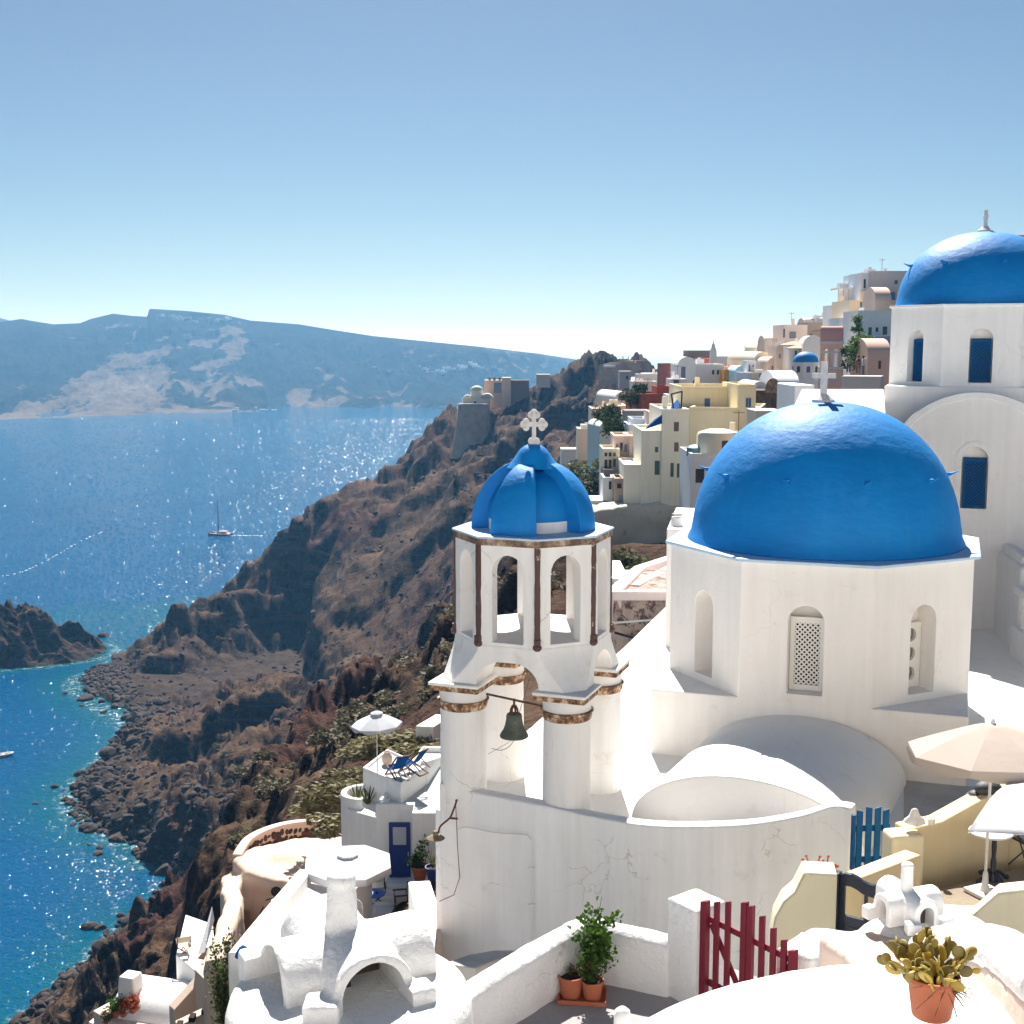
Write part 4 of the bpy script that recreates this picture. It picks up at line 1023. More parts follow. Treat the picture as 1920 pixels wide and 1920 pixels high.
# ================================================================ near foreground
# paved landing with pots, its rolled parapet and gate pillar
fl = MB(); fl.prism([(-1.3, 9.0), (3.2, 9.0), (3.4, 13.2), (2.2, 14.2), (0.7, 14.4), (-0.6, 12.9)], -8.2, -7.10)
tagit(build('landing_floor', fl, M['pathgrey'], smooth=0), kind='structure')
pp = spath([Z(800, 1905, -6.50), Z(868, 1857, -6.50), Z(960, 1800, -6.48), Z(1040, 1753, -6.46), Z(1098, 1727, -6.44), Z(1150, 1735, -6.46), Z(1262, 1760, -6.48)], 5)
mb = MB(); mb.strip([(p.x, p.y) for p in pp], 0.30, [p.z - .03 for p in pp], -8.4, side=.5)
mb2 = MB(); mb2.tube(pp, 0.15, 12); mb.add([tuple(Vector(v) - Vector((0, 0, .12))) for v in mb2.v], mb2.f)
o = build('parapet_wall', mb, M['rough'], smooth=60); soften(o, .035, 5, .5, .03, .25)
tagit(o, 'low rolled white parapet curving behind the three terracotta pots', 'wall')
g0 = W(1306, 1692, 13.3)
mb = MB(); mb.cbox((g0.x, g0.y, -7.4), (.46, .46, 1.42), 38)
o = build('gate_pillar', mb, M['rough'], smooth=60); soften(o, .03, 5, .5, .015, .2)
tagit(o, 'square white plastered pillar holding the crimson gate', 'pillar')

# crimson picket gate
gp0 = W(1322, 1722, 12.9); gf_ = Fr((gp0.x, gp0.y, -6.01), -53.5)
gt = thing('picket_gate', 'crimson wooden picket gate hung from the square white pillar', 'gate', tuple(gf_((0, 0, -.9))))
def picket(fr, x, w, z0, z1, mat, parent, y=0.0, th=.028, tip=.03, name='picket'):
    mb = MB(fr); mb.loft([[(x - w / 2, y - th / 2, z0), (x + w / 2, y - th / 2, z0), (x + w / 2, y + th / 2, z0), (x - w / 2, y + th / 2, z0)],
                          [(x - w / 2, y - th / 2, z1 - tip), (x + w / 2, y - th / 2, z1), (x + w / 2, y + th / 2, z1), (x - w / 2, y + th / 2, z1 - tip)]])
    return build(name, mb, mat, parent, smooth=0, bevel=.004)
for x, w, h, th in ((.0, .085, .20, .07), (.17, .07, .25, .028), (.33, .07, .31, .028), (.56, .075, .39, .05), (.645, .075, .38, .05), (.80, .07, .33, .028), (.95, .07, .26, .028), (1.09, .07, .19, .028), (1.21, .08, .13, .06)):
    picket(gf_, x, w, -.93, h, M['red_wood'], gt, 0, th, name='post' if th > .05 else 'picket')
for z in (-.015, -.72):
    mb = MB(gf_); mb.box(0.04, 1.2, .022, .052, z - .035, z + .035); build('rail', mb, M['red_wood'], gt, smooth=0, bevel=.005)
for xa, za, xb, zb__ in ((.06, -.06, .52, -.68), (.68, -.68, 1.17, -.06)):
    mb = MB(gf_); d = Vector((xb - xa, 0, zb__ - za)).normalized(); n_ = Vector((-d.z, 0, d.x)) * .035
    mb.loft([[(xa + n_.x, .024, za + n_.z), (xa - n_.x, .024, za - n_.z), (xa - n_.x, .05, za - n_.z), (xa + n_.x, .05, za + n_.z)], [(xb + n_.x, .024, zb__ + n_.z), (xb - n_.x, .024, zb__ - n_.z), (xb - n_.x, .05, zb__ - n_.z), (xb + n_.x, .05, zb__ + n_.z)]])
    build('brace', mb, M['red_wood'], gt, smooth=0, bevel=.004)

# pots on a tray
def pot(c, rt_, h, label, name='flower_pot', cat='flower pot', rb=.72, soil=True, mat=None, group=None):
    t = thing(name, label, cat, tuple(c), group)
    mb = MB(); r = rt_
    mb.lathe(c, [(r * rb, 0), (r * (rb + .02), .01), (r * .93, h * .84), (r * .94, h * .86), (r * 1.0, h * .87), (r * 1.02, h * .9), (r * 1.02, h * .98), (r, h), (r * .9, h), (r * .88, h * .86), (r * .8, h * .82)], 36)
    build('pot', mb, mat or M['terracotta'], t, smooth=50)
    if soil:
        mb = MB(); mb.lathe((c[0], c[1], c[2] + h * .80), [(r * .89, 0), (r * .88, .012), (r * .3, .02), (.01, .02)], 20); build('soil', mb, M['boulder'], t, smooth=50)
    return t
def Lf(rr, p, d, l, w):
    d = d.normalized(); b = d.cross(Vector((rr.gauss(0, 1), rr.gauss(0, 1), rr.gauss(0, 1)))).normalized() * w; n = d.cross(b).normalized() * l * .12
    return [p, p + d * l * .35 + b + n, p + d * l * .8 + b * .7, p + d * l - n, p + d * l * .8 - b * .7, p + d * l * .35 - b + n]
def leafy(name, c, H_, R_, n, leaf, mat, parent, seed, stems=7, lean=(0, 0), lo=.15, wr=.42):
    """branching stems with leaf-shaped faces in clusters"""
    rr = random.Random(seed); c = Vector(c); mb = MB(); tips = []
    for i in range(stems):
        a = rr.uniform(0, 6.28); k = rr.uniform(.2, 1) * R_; h = H_ * rr.uniform(.55, 1)
        e = c + Vector((math.cos(a) * k + lean[0] * h, math.sin(a) * k + lean[1] * h, h)); m1 = c + Vector((math.cos(a) * k * .3, math.sin(a) * k * .3, h * .5))
        pts = spath([c, m1, e], 4); mb.tube(pts, leaf * .10, 5, r2=leaf * .04); tips += [p for p in pts if p.z > c.z + H_ * lo]
        for _ in range(2):
            q = rr.choice(pts[3:]); e2 = q + Vector((rr.gauss(0, .3) * R_, rr.gauss(0, .3) * R_, rr.uniform(.05, .3) * H_)); mb.tube([q, e2], leaf * .05, 4); tips += [e2, q.lerp(e2, .5)]
    build('stem', mb, M['olive'], parent, smooth=60)
    lm = MB()
    for i in range(n):
        p = rr.choice(tips) + Vector((rr.gauss(0, 1), rr.gauss(0, 1), rr.gauss(0, .8))) * leaf * .7
        lm.add(Lf(rr, p, Vector((rr.gauss(0, 1), rr.gauss(0, 1), rr.gauss(.2, .7))), leaf * rr.uniform(.6, 1.3), leaf * wr * rr.uniform(.7, 1.2)), [(0, 1, 2, 3, 4, 5)])
    return build(name, lm, mat, parent, smooth=0, recalc=False)
tz = -7.095
t0_ = Z(1092, 1868, -7.08)
tr = thing('plant_tray', 'shallow square terracotta tray under two of the pots', 'tray', (t0_.x, t0_.y, tz)); tf_ = Fr((t0_.x, t0_.y, tz), -6)
mb = MB(tf_); mb.box(-.25, .25, -.17, .17, 0, .015)
for b_ in ((-.265, .265, -.185, -.165), (-.265, .265, .165, .185), (-.265, -.245, -.165, .165), (.245, .265, -.165, .165)): mb.box(b_[0], b_[1], b_[2], b_[3], .0, .05)
build('tray', mb, M['terracotta'], tr, smooth=0, bevel=.006)
pa = tf_((-.125, -.01, .018)); pb = tf_((.11, -.04, .018)); pc_ = Z(1098, 1842, -7.08)
t = pot(pa, .145, .25, 'terracotta pot with a few dry shoots, left on the tray'); leafy('leaves', (pa.x, pa.y, pa.z + .2), .12, .06, 26, .06, M['scrub'], t, 3, 6, lo=0, wr=.2)
t = pot(pb, .125, .22, 'terracotta pot with a tall leafy green geranium, right on the tray'); leafy('foliage', (pb.x + .02, pb.y, pb.z + .17), .72, .27, 560, .065, M['green'], t, 5, 13, (.12, .10), lo=.35)
leafy('lower_foliage', (pb.x - .02, pb.y - .02, pb.z + .18), .26, .21, 700, .035, M['darkgreen'], t, 8, 14, lo=.0, wr=.3)
t = pot((pc_.x, pc_.y, -7.09), .15, .28, 'terracotta pot with a small cutting, standing behind the tray by the wall'); leafy('leaves', (pc_.x + .03, pc_.y, -6.9), .26, .05, 40, .055, M['green'], t, 9, 3, lo=.5)

# big foreground roof dome with its curved kerb
mb = MB(); mb.ball((3.15, 6.9, -6.6), 1.0, 40, 24, (3.9, 4.5, 2.12))
o = build('roof_dome', mb, M['rough'], smooth=60); o.modifiers.clear(); soften(o, .06, 4, .5, .05, .6)
tagit(o, 'broad low white plastered roof dome filling the bottom right corner', 'roof')
kp = spath([W(1735, 1790, 10.8), W(1790, 1775, 10.3), W(1850, 1780, 9.7), W(1905, 1800, 8.9), W(1975, 1860, 8.0)], 4)
mb = MB(); mb.tube(kp, .20, 14)
o = build('roof_kerb', mb, M['rough'], smooth=60); soften(o, .035, 4, .5, .03, .3); tagit(o, 'rounded white kerb curving round the foreground roof dome at right', 'kerb')
mb = MB(); mb.strip([(p.x, p.y - .08) for p in kp], .38, [p.z - .04 for p in kp], -7.6)
o = build('kerb_base', mb, M['pinkish'], smooth=60); soften(o, .045, 5, .5, .03, .3); tagit(o, 'pink stained wall under the rounded white kerb', 'wall')
k0 = W(1167, 1893, 9.3); mb = MB(); mb.lathe((k0.x, k0.y, k0.z - .7), [(.062, 0), (.066, .64), (.058, .69), (.03, .715), (.005, .72)], 20)
tagit(build('vent_pipe', mb, M['warm'], smooth=60), 'short white capped pipe at the bottom edge beside the roof dome', 'pipe')
# prickly pear in its pot
cpz = W(1746, 1902, 8.1)
t = pot((cpz.x, cpz.y, cpz.z), .175, .29, 'terracotta pot with a yellow green prickly pear on the white roof dome')
def pad_mat():
    m, tt_, p = nt('prickly_pear_pad'); g = G(tt_); x = g.n('ShaderNodeObjectInfo')
    c = g.ramp(x.outputs['Random'], [(0, (0.13, 0.11, 0.028)), (.5, (0.29, 0.21, 0.04)), (1, (0.50, 0.34, 0.05))])
    sp = g.ramp(g.voro(46.0), [(.0, .45), (.12, 1.0)]); tt_.links.new(g.mix(1.0, c, sp, 'MULTIPLY'), p.inputs['Base Color']); p.inputs['Roughness'].default_value = .6
    p.inputs['Subsurface Weight'].default_value = .15; p.inputs['Subsurface Radius'].default_value = (.02, .02, .005); return m
M['pad'] = pad_mat()
def pad_mesh():
    mb = MB(); rings = []
    for k in range(9):
        a = math.pi * k / 8; z = .5 - .5 * math.cos(a); w = .40 * math.sin(a) * (1 + .12 * (z - .5)) + .015; th = .095 * math.sin(a) + .008
        rings.append([(w * math.cos(2 * math.pi * i / 12), th * math.sin(2 * math.pi * i / 12), z) for i in range(12)])
    mb.loft(rings); me = bpy.data.meshes.new('pad'); me.from_pydata([tuple(v) for v in mb.v], [], mb.f)
    for p in me.polygons: p.use_smooth = True
    me.materials.append(M['pad']); return me
PM = pad_mesh(); rr = random.Random(8)
def add_pad(base_, d, s, parent):
    o = bpy.data.objects.new('cactus_pad', PM); z = d.normalized(); x = z.cross(Vector((rr.gauss(0, 1), rr.gauss(0, 1), rr.gauss(0, .4)))).normalized(); y = z.cross(x)
    o.matrix_local = Matrix.Translation(base_ - Vector(cpz)) @ Matrix((x, y, z)).transposed().to_4x4() @ Matrix.Scale(s, 4); link(o, parent); return base_ + z * s * .95
c0 = Vector(cpz) + Vector((0, 0, .26)); lv_ = []
for i in range(20):
    a = rr.uniform(0, 6.28); lv_.append((c0 + Vector((math.cos(a), math.sin(a), 0)) * rr.uniform(.02, .12), Vector((math.cos(a) * rr.uniform(.4, 1.6), math.sin(a) * rr.uniform(.3, 1.3), rr.uniform(.45, 1.2))), .132, 0))
npad = 0
while lv_ and npad < 120:
    b_, d_, s_, k_ = lv_.pop(0); e_ = add_pad(b_, d_, s_ * rr.uniform(.8, 1.15), t); npad += 1
    if k_ < 3:
        for _ in range(rr.choice((1, 2, 3)) if k_ == 0 else rr.choice((1, 1, 2))):
            lv_.append((e_, (d_.normalized() + Vector((rr.gauss(0, .6), rr.gauss(0, .6), rr.gauss(.25, .45)))), s_ * rr.uniform(.66, .86), k_ + 1))
mb = MB()
for i in range(46):
    p = c0 + Vector((.06, -.1, -.02)); d = Vector((rr.gauss(.4, .7), rr.gauss(-.3, .5), rr.gauss(-.1, .4))).normalized() * rr.uniform(.12, .36); mb.tube([p, p + d * .5 + Vector((0, 0, .02)), p + d], .0022, 3)
build('dry_roots', mb, M['scrub'], t)

# whitewashed chimneys built like little crossed vaults
def chimney(name, label, c, s, rot, mat, vox, bw=.40, hs=.16, rs=.36, aw=.31, ah=.11, ar=.34, pt=1.0):
    t = thing(name, label, 'chimney', tuple(c)); fr = Fr(c, rot)
    body = MB()
    def barrel(ang, y0, y1, w, hw, hr, z0=0.0):
        return arch_prism(Fr(c, rot + ang), w * s, z0 * s, hw * s, hr * s, y0 * s, y1 * s, 16)
    A_ = (28, 118)      # local arch axes; openings look along -y of each
    mbs = [barrel(28, -.72, .80, bw, hs, rs, -.06), barrel(-62, -.72, .78, bw, hs - .02, rs - .03, -.06)]
    for q, w, d, h, a in (((-.86, -.02, -.06), .26, .34, .30, 28), ((.70, -.50, -.06), .34, .26, .24, 28), ((-.10, -.80, -.06), .34, .30, .26, 0)):
        m_ = MB(); p = Fr((0, 0, 0), 0)((q[0] * s, q[1] * s, q[2] * s)); m_.cbox((c[0] + p.x, c[1] + p.y, c[2] + p.z), (w * s, d * s, h * s), a); mbs.append(m_)
    m_ = MB(); m_.lathe((c[0] - .03 * s, c[1], c[2]), [(.17 * s, .2 * s), (.155 * s, .6 * s), (.135 * s, .94 * s * pt), (.15 * s, .97 * s * pt), (.14 * s, 1.02 * s * pt), (.09 * s, 1.05 * s * pt)], 20); mbs.append(m_)
    o = build('chimney_body', merge(*mbs), mat, t, smooth=60)
    soften(o, vox, 7 if s > .8 else 4, .55, .02 * s, .22)
    cut(o, merge(barrel(28, -1.0, .02, aw, ah, ar, -.2), barrel(-62, -1.0, .02, aw, ah, ar, -.2)), 40)
    for ang in (28, -62):
        mb = MB(Fr(c, rot + ang)); yl = -.10 if s > .8 else -.42; mb.box(-(aw - .01) * s, (aw - .01) * s, yl * s, (yl + .04) * s, -.03 * s, (ah + ar * .92) * s); build('dark_lining', mb, M['dark_rubble'], t, smooth=0)
    return t
M['dark_rubble'] = rust_mat('dark_brown_rubble', (0.03, 0.022, 0.016), (0.08, 0.055, 0.038), (0.17, 0.125, 0.09), 0.3, 0.8, 6)  # dark brown rubble tone for the panels closing the arches
rcx, rcy, rz = -1.62, 12.05, -6.37
mb = MB(); mb.lathe((rcx, rcy, 0), [(1.30, -9.4), (1.26, -7.2), (1.22, -6.55), (1.18, -6.42), (1.10, -6.37), (0.6, -6.355), (.01, -6.35)], 72)
tagit(build('round_roof', mb, M['rough'], smooth=60), 'round white plastered roof carrying the large chimney at the bottom left', 'roof')
chimney('chimney', 'large white crossed vault chimney with two dark arches on the round roof', (-1.70, 12.38, -6.40), 1.07, 0, M['rough'], .028)
sc0 = W(1700, 1722, 11.3)
chimney('chimney', 'small white crossed vault chimney between the navy gate and the prickly pear', (sc0.x, sc0.y, sc0.z + .03), .40, -8, M['white'], .012, bw=.32, hs=.36, rs=.31, aw=.19, ah=.30, ar=.19, pt=1.22)
mb = MB(); mb.ball((sc0.x, sc0.y + .05, sc0.z - .58), 1.0, 30, 16, (.56, .5, .56)); o = build('plaster_mound', mb, M['rough'], smooth=60); tagit(o, 'rounded white plaster mound under the small chimney', 'base')
mb = MB(); q = W(1660, 1790, 10.9); mb.cbox((q.x - .08, q.y + .1, q.z - 1.2), (.75, .7, 1.25), 20); o = build('mound_base', mb, M['pinkish'], smooth=60); soften(o, .05, 6, .5, .04, .3); tagit(o, 'pink stained plaster block below the small chimney', 'base')
# white wall stub right of the crimson gate, and its rounded top
mb = MB(); mb.strip([tuple(W(1490, 1785, 12.1).xy), tuple(W(1545, 1752, 12.6).xy), tuple(W(1640, 1765, 12.6).xy)], .42, [W(1490, 1785, 12.1).z, W(1545, 1752, 12.6).z, W(1640, 1765, 12.6).z], -8)
o = build('garden_wall', mb, M['rough'], smooth=60); soften(o, .04, 6, .5, .02, .3); tagit(o, 'thick white wall stub between the crimson gate and the pink block', 'wall')

# cream wall section, navy gate, yellow walls and courtyard
cwl = W(1470, 1700, 15.6); cwr = W(1562, 1640, 15.9)
fr = Fr((cwr.x - .66, cwr.y, 0), -8)
mb = MB(fr); prof = [(-.12, -9.2), (.70, -9.2), (.70, -6.78), (.28, -6.78), (.22, -6.92), (.16, -7.06), (.02, -7.2), (-.08, -7.42), (-.12, -7.7)]
mb.loft([[(x, 0, z) for x, z in prof], [(x, .42, z) for x, z in prof]])
tagit(build('cream_gatepost', mb, M['cream'], smooth=40, bevel=.03, seg=3), 'cream gatepost wall with a curved shoulder, left of the navy gate', 'wall')
nf = Fr((cwr.x + .02, cwr.y + .18, -6.86), -34); ng = thing('garden_gate', 'navy blue panelled garden gate with a carved wavy top', 'gate', tuple(nf((0, 0, -1.1))))
mb = MB(nf); mb.box(0, .13, -.06, .06, -1.1, .02); build('post', mb, M['navy'], ng, smooth=0, bevel=.008)
tp = [(.13 + .075 * i, [.0, .035, .04, .02, -.02, -.035, -.04, -.07, -.085, -.10, -.14][i]) for i in range(11)]
mb = MB(nf); mb.loft([[(x, -.03, z - .17), (x, .03, z - .17), (x, .03, z), (x, -.03, z)] for x, z in tp]); build('top_rail', mb, M['navy'], ng, smooth=0, bevel=.006)
for x0_, x1_ in ((.13, .20), (.46, .50), (.80, .88)): mb = MB(nf); mb.box(x0_, x1_, -.028, .028, -1.1, -.12); build('stile', mb, M['navy'], ng, smooth=0, bevel=.004)
mb = MB(nf); mb.box(.2, .80, -.027, .027, -.62, -.54); build('rail', mb, M['navy'], ng, smooth=0, bevel=.004)
mb = MB(nf); mb.box(.2, .80, -.012, .012, -1.1, -.62); mb.box(.25, .43, -.022, .022, -1.02, -.68); mb.box(.53, .76, -.022, .022, -1.02, -.68); build('lower_panel', mb, M['navy'], ng, smooth=0, bevel=.006)

court = MB(); court.prism([(5.2, 15.6), (12, 13.0), (13, 19.0), (9.6, 19.75), (6.5, 18.2), (5.1, 17.2)], -9.5, -8.0)
M['gravel'] = plaster('gravel', (0.42, 0.34, 0.26), var=0.3, fine=30, b1=1.0, b2=1.0, streak=0, stain=(0.2, 0.16, 0.12), amount=.6)
tagit(build('courtyard_floor', court, M['gravel'], smooth=0), kind='structure')
ya = W(1690, 1548, 18.75); yb = W(1885, 1462, 19.5)
def zwall(name, label, pts, th, tops, zb, mat, side=.5, bev=.035, cat='wall'):
    mb = MB(); mb.strip([(p[0], p[1]) for p in pts], th, tops, zb, side); o = build(name, mb, mat, smooth=40, bevel=bev, seg=3); return tagit(o, label, cat)
M['ochre2'] = M['ochre']
zwall('yellow_wall', 'ochre yellow courtyard wall with a pale broad top, beside the blue gate', [(ya.x, ya.y), (ya.x + .6, ya.y + .25), (yb.x, yb.y)], .34, [ya.z, ya.z + .02, yb.z], -9.6, M['ochre'])
zwall('yellow_wall', 'ochre yellow wall behind the table at the right edge', [(yb.x + .05, yb.y + .05), (12.5, 19.2)], .30, yb.z - .35, -9.6, M['ochre'])
mb = MB(); q = W(1700, 1560, 18.55); mb.cbox((q.x - .05, q.y, -9.4), (.52, .40, -ya.z * -1 + 9.39), 8); tagit(build('yellow_pillar', mb, M['cream'], smooth=0, bevel=.06, seg=3), 'rounded pale yellow pillar between the blue gate and the ochre wall', 'pillar')
qa = W(1600, 1640, 17.0); qb = W(1712, 1597, 17.9)
zwall('step_wall', 'low cream wall rising to the ochre wall in front of the blue gate', [(qa.x, qa.y), (qb.x, qb.y)], .28, [qa.z, qb.z], -9.6, M['ochre'])
qa = W(1752, 1702, 14.6); qb = W(1826, 1706, 14.4); qc = W(1872, 1664, 14.3); qd = W(1960, 1655, 14.1)
zwall('cream_kerb_wall', 'low pale yellow kerb wall rising at the right edge below the umbrellas', [(qa.x, qa.y), (qb.x, qb.y), (qc.x, qc.y), (qd.x, qd.y)], .30, [qa.z, qb.z, qc.z, qd.z], -9.6, M['cream'])
# rounded white cap right of the small chimney
q = W(1790, 1712, 12.6); mb = MB(); mb.ball((q.x, q.y, q.z - .52), 1, 30, 16, (.55, .5, .5)); tagit(build('small_roof_dome', mb, M['rough'], smooth=60), 'small rounded white roof cap right of the small chimney', 'roof')
# blue picket gate
b0 = W(1603, 1560, 19.3); bgf = Fr((b0.x, b0.y, 0), 6); bz0 = W(1603, 1516, 19.3).z
bg = thing('picket_gate', 'bright blue picket gate with arched top beside the ochre wall', 'gate', (b0.x, b0.y, bz0 - 1.0))
for k, (x, dz) in enumerate(((.07, -.05), (.22, .0), (.365, .02), (.50, -.02))):
    picket(bgf, x, .10, bz0 - 1.0, bz0 + dz, M['blue_wood'], bg, 0, .03, tip=(-.02 if k < 2 else .03))
for z in (-.34, -.85):
    mb = MB(bgf); mb.box(-.02, .58, .018, .045, bz0 + z - .05, bz0 + z + .05); build('rail', mb, M['blue_wood'], bg, smooth=0, bevel=.005)
mb = MB(bgf); mb.box(-.055, .0, -.04, .04, bz0 - 1.0, bz0 - .1); build('post', mb, M['blue_wood'], bg, smooth=0, bevel=.005)
# dry stalks behind the cream gatepost
q = W(1540, 1622, 16.6); t = thing('dry_plant', 'small dry brown stalks poking up behind the cream gatepost', 'plant', tuple(q)); rr = random.Random(5); mb = MB()
for i in range(14):
    p = q + Vector((rr.uniform(-.2, .2), 0, -.15)); e = p + Vector((rr.uniform(-.12, .12), rr.uniform(-.1, .1), rr.uniform(.1, .26))); mb.tube([p, e], .010, 5); mb.ball(tuple(e), .02, 6, 4)
build('stalks', mb, M['terracotta'], t)
# ornaments on the wall
q = W(1714, 1544, 18.6); t = thing('ornament', 'pale shell shaped ceramic ornament on the yellow pillar', 'ornament', tuple(q))
mb = MB(Fr(q, 10)); mb.lathe((0, 0, 0), [(.13, 0), (.17, .03), (.16, .07), (.09, .12), (.07, .17), (.05, .22), (.01, .24)], 14, ay=.6); mb.cbox((.05, -.05, 0), (.22, .1, .07), 25, .6); o = build('ornament_body', mb, M['warm'], t, smooth=50)
cut(o, MB(Fr(q, 10)).ball((.0, -.12, .15), .075, 12, 8), 50)
q = W(1746, 1545, 18.75); mb = MB(); mb.lathe(tuple(q), [(.05, 0), (.06, .08), (.05, .09), (.04, .03)], 14); tagit(build('cup', mb, M['warm'], smooth=50, loc=None), 'tiny pale ceramic cup beside the shell ornament', 'cup')
M['basalt'] = plaster('black_basalt', (0.05, 0.052, 0.058), var=.3, stain=(.16, .16, .15), amount=.5, rough=.6, spec=.4, streak=0)
for k, (px_, py_, s, lb) in enumerate(((1850, 1495, (.34, .24, .11), 'flat black stone at the bottom of the pile on the ochre wall'), (1853, 1478, (.22, .17, .12), 'round black stone on top of the pile on the ochre wall'), (1876, 1490, (.17, .15, .11), 'grey rounded stone at the right end of the pile'), (1830, 1490, (.12, .12, .07), 'small black stone at the left end of the pile'))):
    q = W(px_, py_, 19.4 if k != 1 else 19.35); mb = MB(Fr(q, 10 * k)); mb.ball((0, 0, 0), 1, 18, 12, s); tagit(build('stone', mb, M['basalt'], smooth=60), lb, 'stone')

# umbrellas
def umbrella(top, r, drop, n, mat, label, name='parasol', zfoot=None, val=.18, a0=0.0, sag=.0, tilt=(0, 0), base_=None, vent=False, scallop=.0, pole=.022, poff=(0, 0)):
    t = thing(name, label, 'parasol', (top.x + poff[0], top.y + poff[1], zfoot)); mb = MB(); sub = 5
    rings = []
    for j in range(8):
        k = j / 7; ring = []
        for i in range(n * sub):
            a = a0 + 2 * math.pi * i / (n * sub); f = (i % sub) / sub; chord = math.cos(math.pi / n) / math.cos((f - .5) * 2 * math.pi / n)
            rad = r * k * (chord * .985 + .015); w = math.sin(math.pi * f)
            z = -drop * k ** 1.25 - sag * k * k * w
            x, y = rad * math.cos(a), rad * math.sin(a); ring.append((top.x + x, top.y + y, top.z + z + tilt[0] * x + tilt[1] * y))
        rings.append(ring)
    if val:
        ring = []
        for i in range(n * sub):
            x, y, z = rings[-1][i]; f = (i % sub) / sub; ring.append((top.x + (x - top.x) * 1.015, top.y + (y - top.y) * 1.015, z - val * (1 - scallop * (1 - math.sin(math.pi * f)))))
        rings.append(ring)
    mb.loft(rings, caps=False); o = build('canopy', mb, mat, t, smooth=14, recalc=False)
    so = o.modifiers.new('cloth', 'SOLIDIFY'); so.thickness = .012
    if vent:
        mb = MB(); rg = []
        for k, z in ((.02, .10), (.12, .07), (.24, .02), (.245, -.02)): rg.append([(top.x + r * k * math.cos(a0 + 2 * math.pi * i / n), top.y + r * k * math.sin(a0 + 2 * math.pi * i / n), top.z + z + tilt[0] * r * k * math.cos(a0 + 2 * math.pi * i / n)) for i in range(n)])
        mb.loft(rg, caps=False); v = build('vent_cap', mb, mat, t, smooth=0, recalc=False); so = v.modifiers.new('cloth', 'SOLIDIFY'); so.thickness = .012
    mb = MB(); mb.tube([(top.x + poff[0], top.y + poff[1], zfoot), (top.x, top.y, top.z - .02)], pole, 10); build('pole', mb, M['frame_white'], t)
    mb = MB(); mb.lathe((top.x, top.y, top.z - .02), [(.03, 0), (.035, .05), (.02, .09), (.005, .1)], 12); build('finial', mb, M['frame_white'], t, smooth=50)
    for i in range(n):
        a = a0 + 2 * math.pi * i / n; mb = MB(); e = rings[7][i * sub]
        mb.tube([(top.x, top.y, top.z - .05), (e[0], e[1], e[2] - .02)], .008, 5); build('rib', mb, M['frame_white'], t)
    if base_:
        mb = MB(); mb.cbox((top.x + poff[0], top.y + poff[1], zfoot), (base_, base_, .05), 25); mb.lathe((top.x + poff[0], top.y + poff[1], zfoot + .05), [(.09, 0), (.05, .08), (.035, .28)], 12); build('foot', mb, M['frame_white'], t, smooth=40)
    return t
def cloth(name, c, tr=.35):
    m, t, p = nt(name); g = G(t); col = g.mix(1.0, c, g.ramp(g.noise(2.0, 3, .5), [(.3, .93), (.7, 1)]), 'MULTIPLY'); t.links.new(col, p.inputs['Base Color']); p.inputs['Roughness'].default_value = .9; p.inputs['Specular IOR Level'].default_value = .1
    t.links.new(g.bump(g.noise(5, 3, .5), .3, .03), p.inputs['Normal'])
    tl = g.n('ShaderNodeBsdfTranslucent'); t.links.new(col, tl.inputs[0]); mx = g.n('ShaderNodeMixShader'); mx.inputs[0].default_value = tr
    out = [n for n in t.nodes if n.type == 'OUTPUT_MATERIAL'][0]; t.links.new(p.outputs[0], mx.inputs[1]); t.links.new(tl.outputs[0], mx.inputs[2]); t.links.new(mx.outputs[0], out.inputs[0]); return m
M['cream_cloth'] = cloth('cream_canvas', (0.66, 0.57, 0.50)); M['white_cloth'] = cloth('white_canvas', (0.70, 0.71, 0.74), .3); M['blue_cloth'] = cloth('blue_canvas', (0.01, 0.09, 0.33), .2)
um = W(1862, 1357, 17.95)
umbrella(um, 1.19, .42, 8, M['cream_cloth'], 'cream cloth parasol with a drooping edge over the courtyard at right', zfoot=-7.99, val=.16, a0=R(12), tilt=(.02, -.06), base_=.42, scallop=.4)
um = W(2040, 1490, 15.6)
umbrella(um, 1.62, .30, 4, M['white_cloth'], 'square white parasol cut by the right edge below the cream one', zfoot=-7.99, val=0, a0=R(190), sag=-.10, tilt=(.05, -.02), base_=.4)
# round table on a cast base
q = W(1868, 1660, 18.4); t = thing('cafe_table', 'round white cafe table on an ornate black iron foot', 'table', (q.x, q.y, -8.0)); qx, qy = q.x, q.y
mb = MB(); mb.lathe((qx - .12, qy, -7.24), [(.31, 0), (.32, .015), (.31, .03), (.01, .032)], 32); build('table_top', mb, M['frame_white'], t, smooth=40)
mb = MB(); mb.lathe((qx - .06, qy, -8.0), [(.09, .02), (.05, .10), (.035, .2), (.045, .3), (.03, .4), (.04, .55), (.03, .74)], 14); build('stem', mb, M['navy'], t, smooth=50)
for k in range(4):
    a = R(20 + 90 * k); mb = MB(); mb.tube(spath([(qx - .06, qy, -7.86), (qx - .06 + .13 * math.cos(a), qy + .13 * math.sin(a), -7.87), (qx - .06 + .24 * math.cos(a), qy + .24 * math.sin(a), -7.97)], 3), .03, 7); mb.ball((qx - .06 + .26 * math.cos(a), qy + .26 * math.sin(a), -7.965), .04, 8, 5); build('foot', mb, M['navy'], t)
q = W(1905, 1630, 18.9); t = thing('folding_chair', 'dark folding chair half hidden under the white parasol at the right edge', 'chair', (q.x + .2, q.y, -8.0)); fr = Fr((q.x + .2, q.y, -8.0), 20)
for sx in (-.2, .2):
    for (a_, b_) in (((sx, -.22, 0), (sx, .2, .85)), ((sx, .22, 0), (sx, -.2, .45))): mb = MB(fr); mb.tube([a_, b_], .012, 6); build('leg', mb, M['navy'], t)
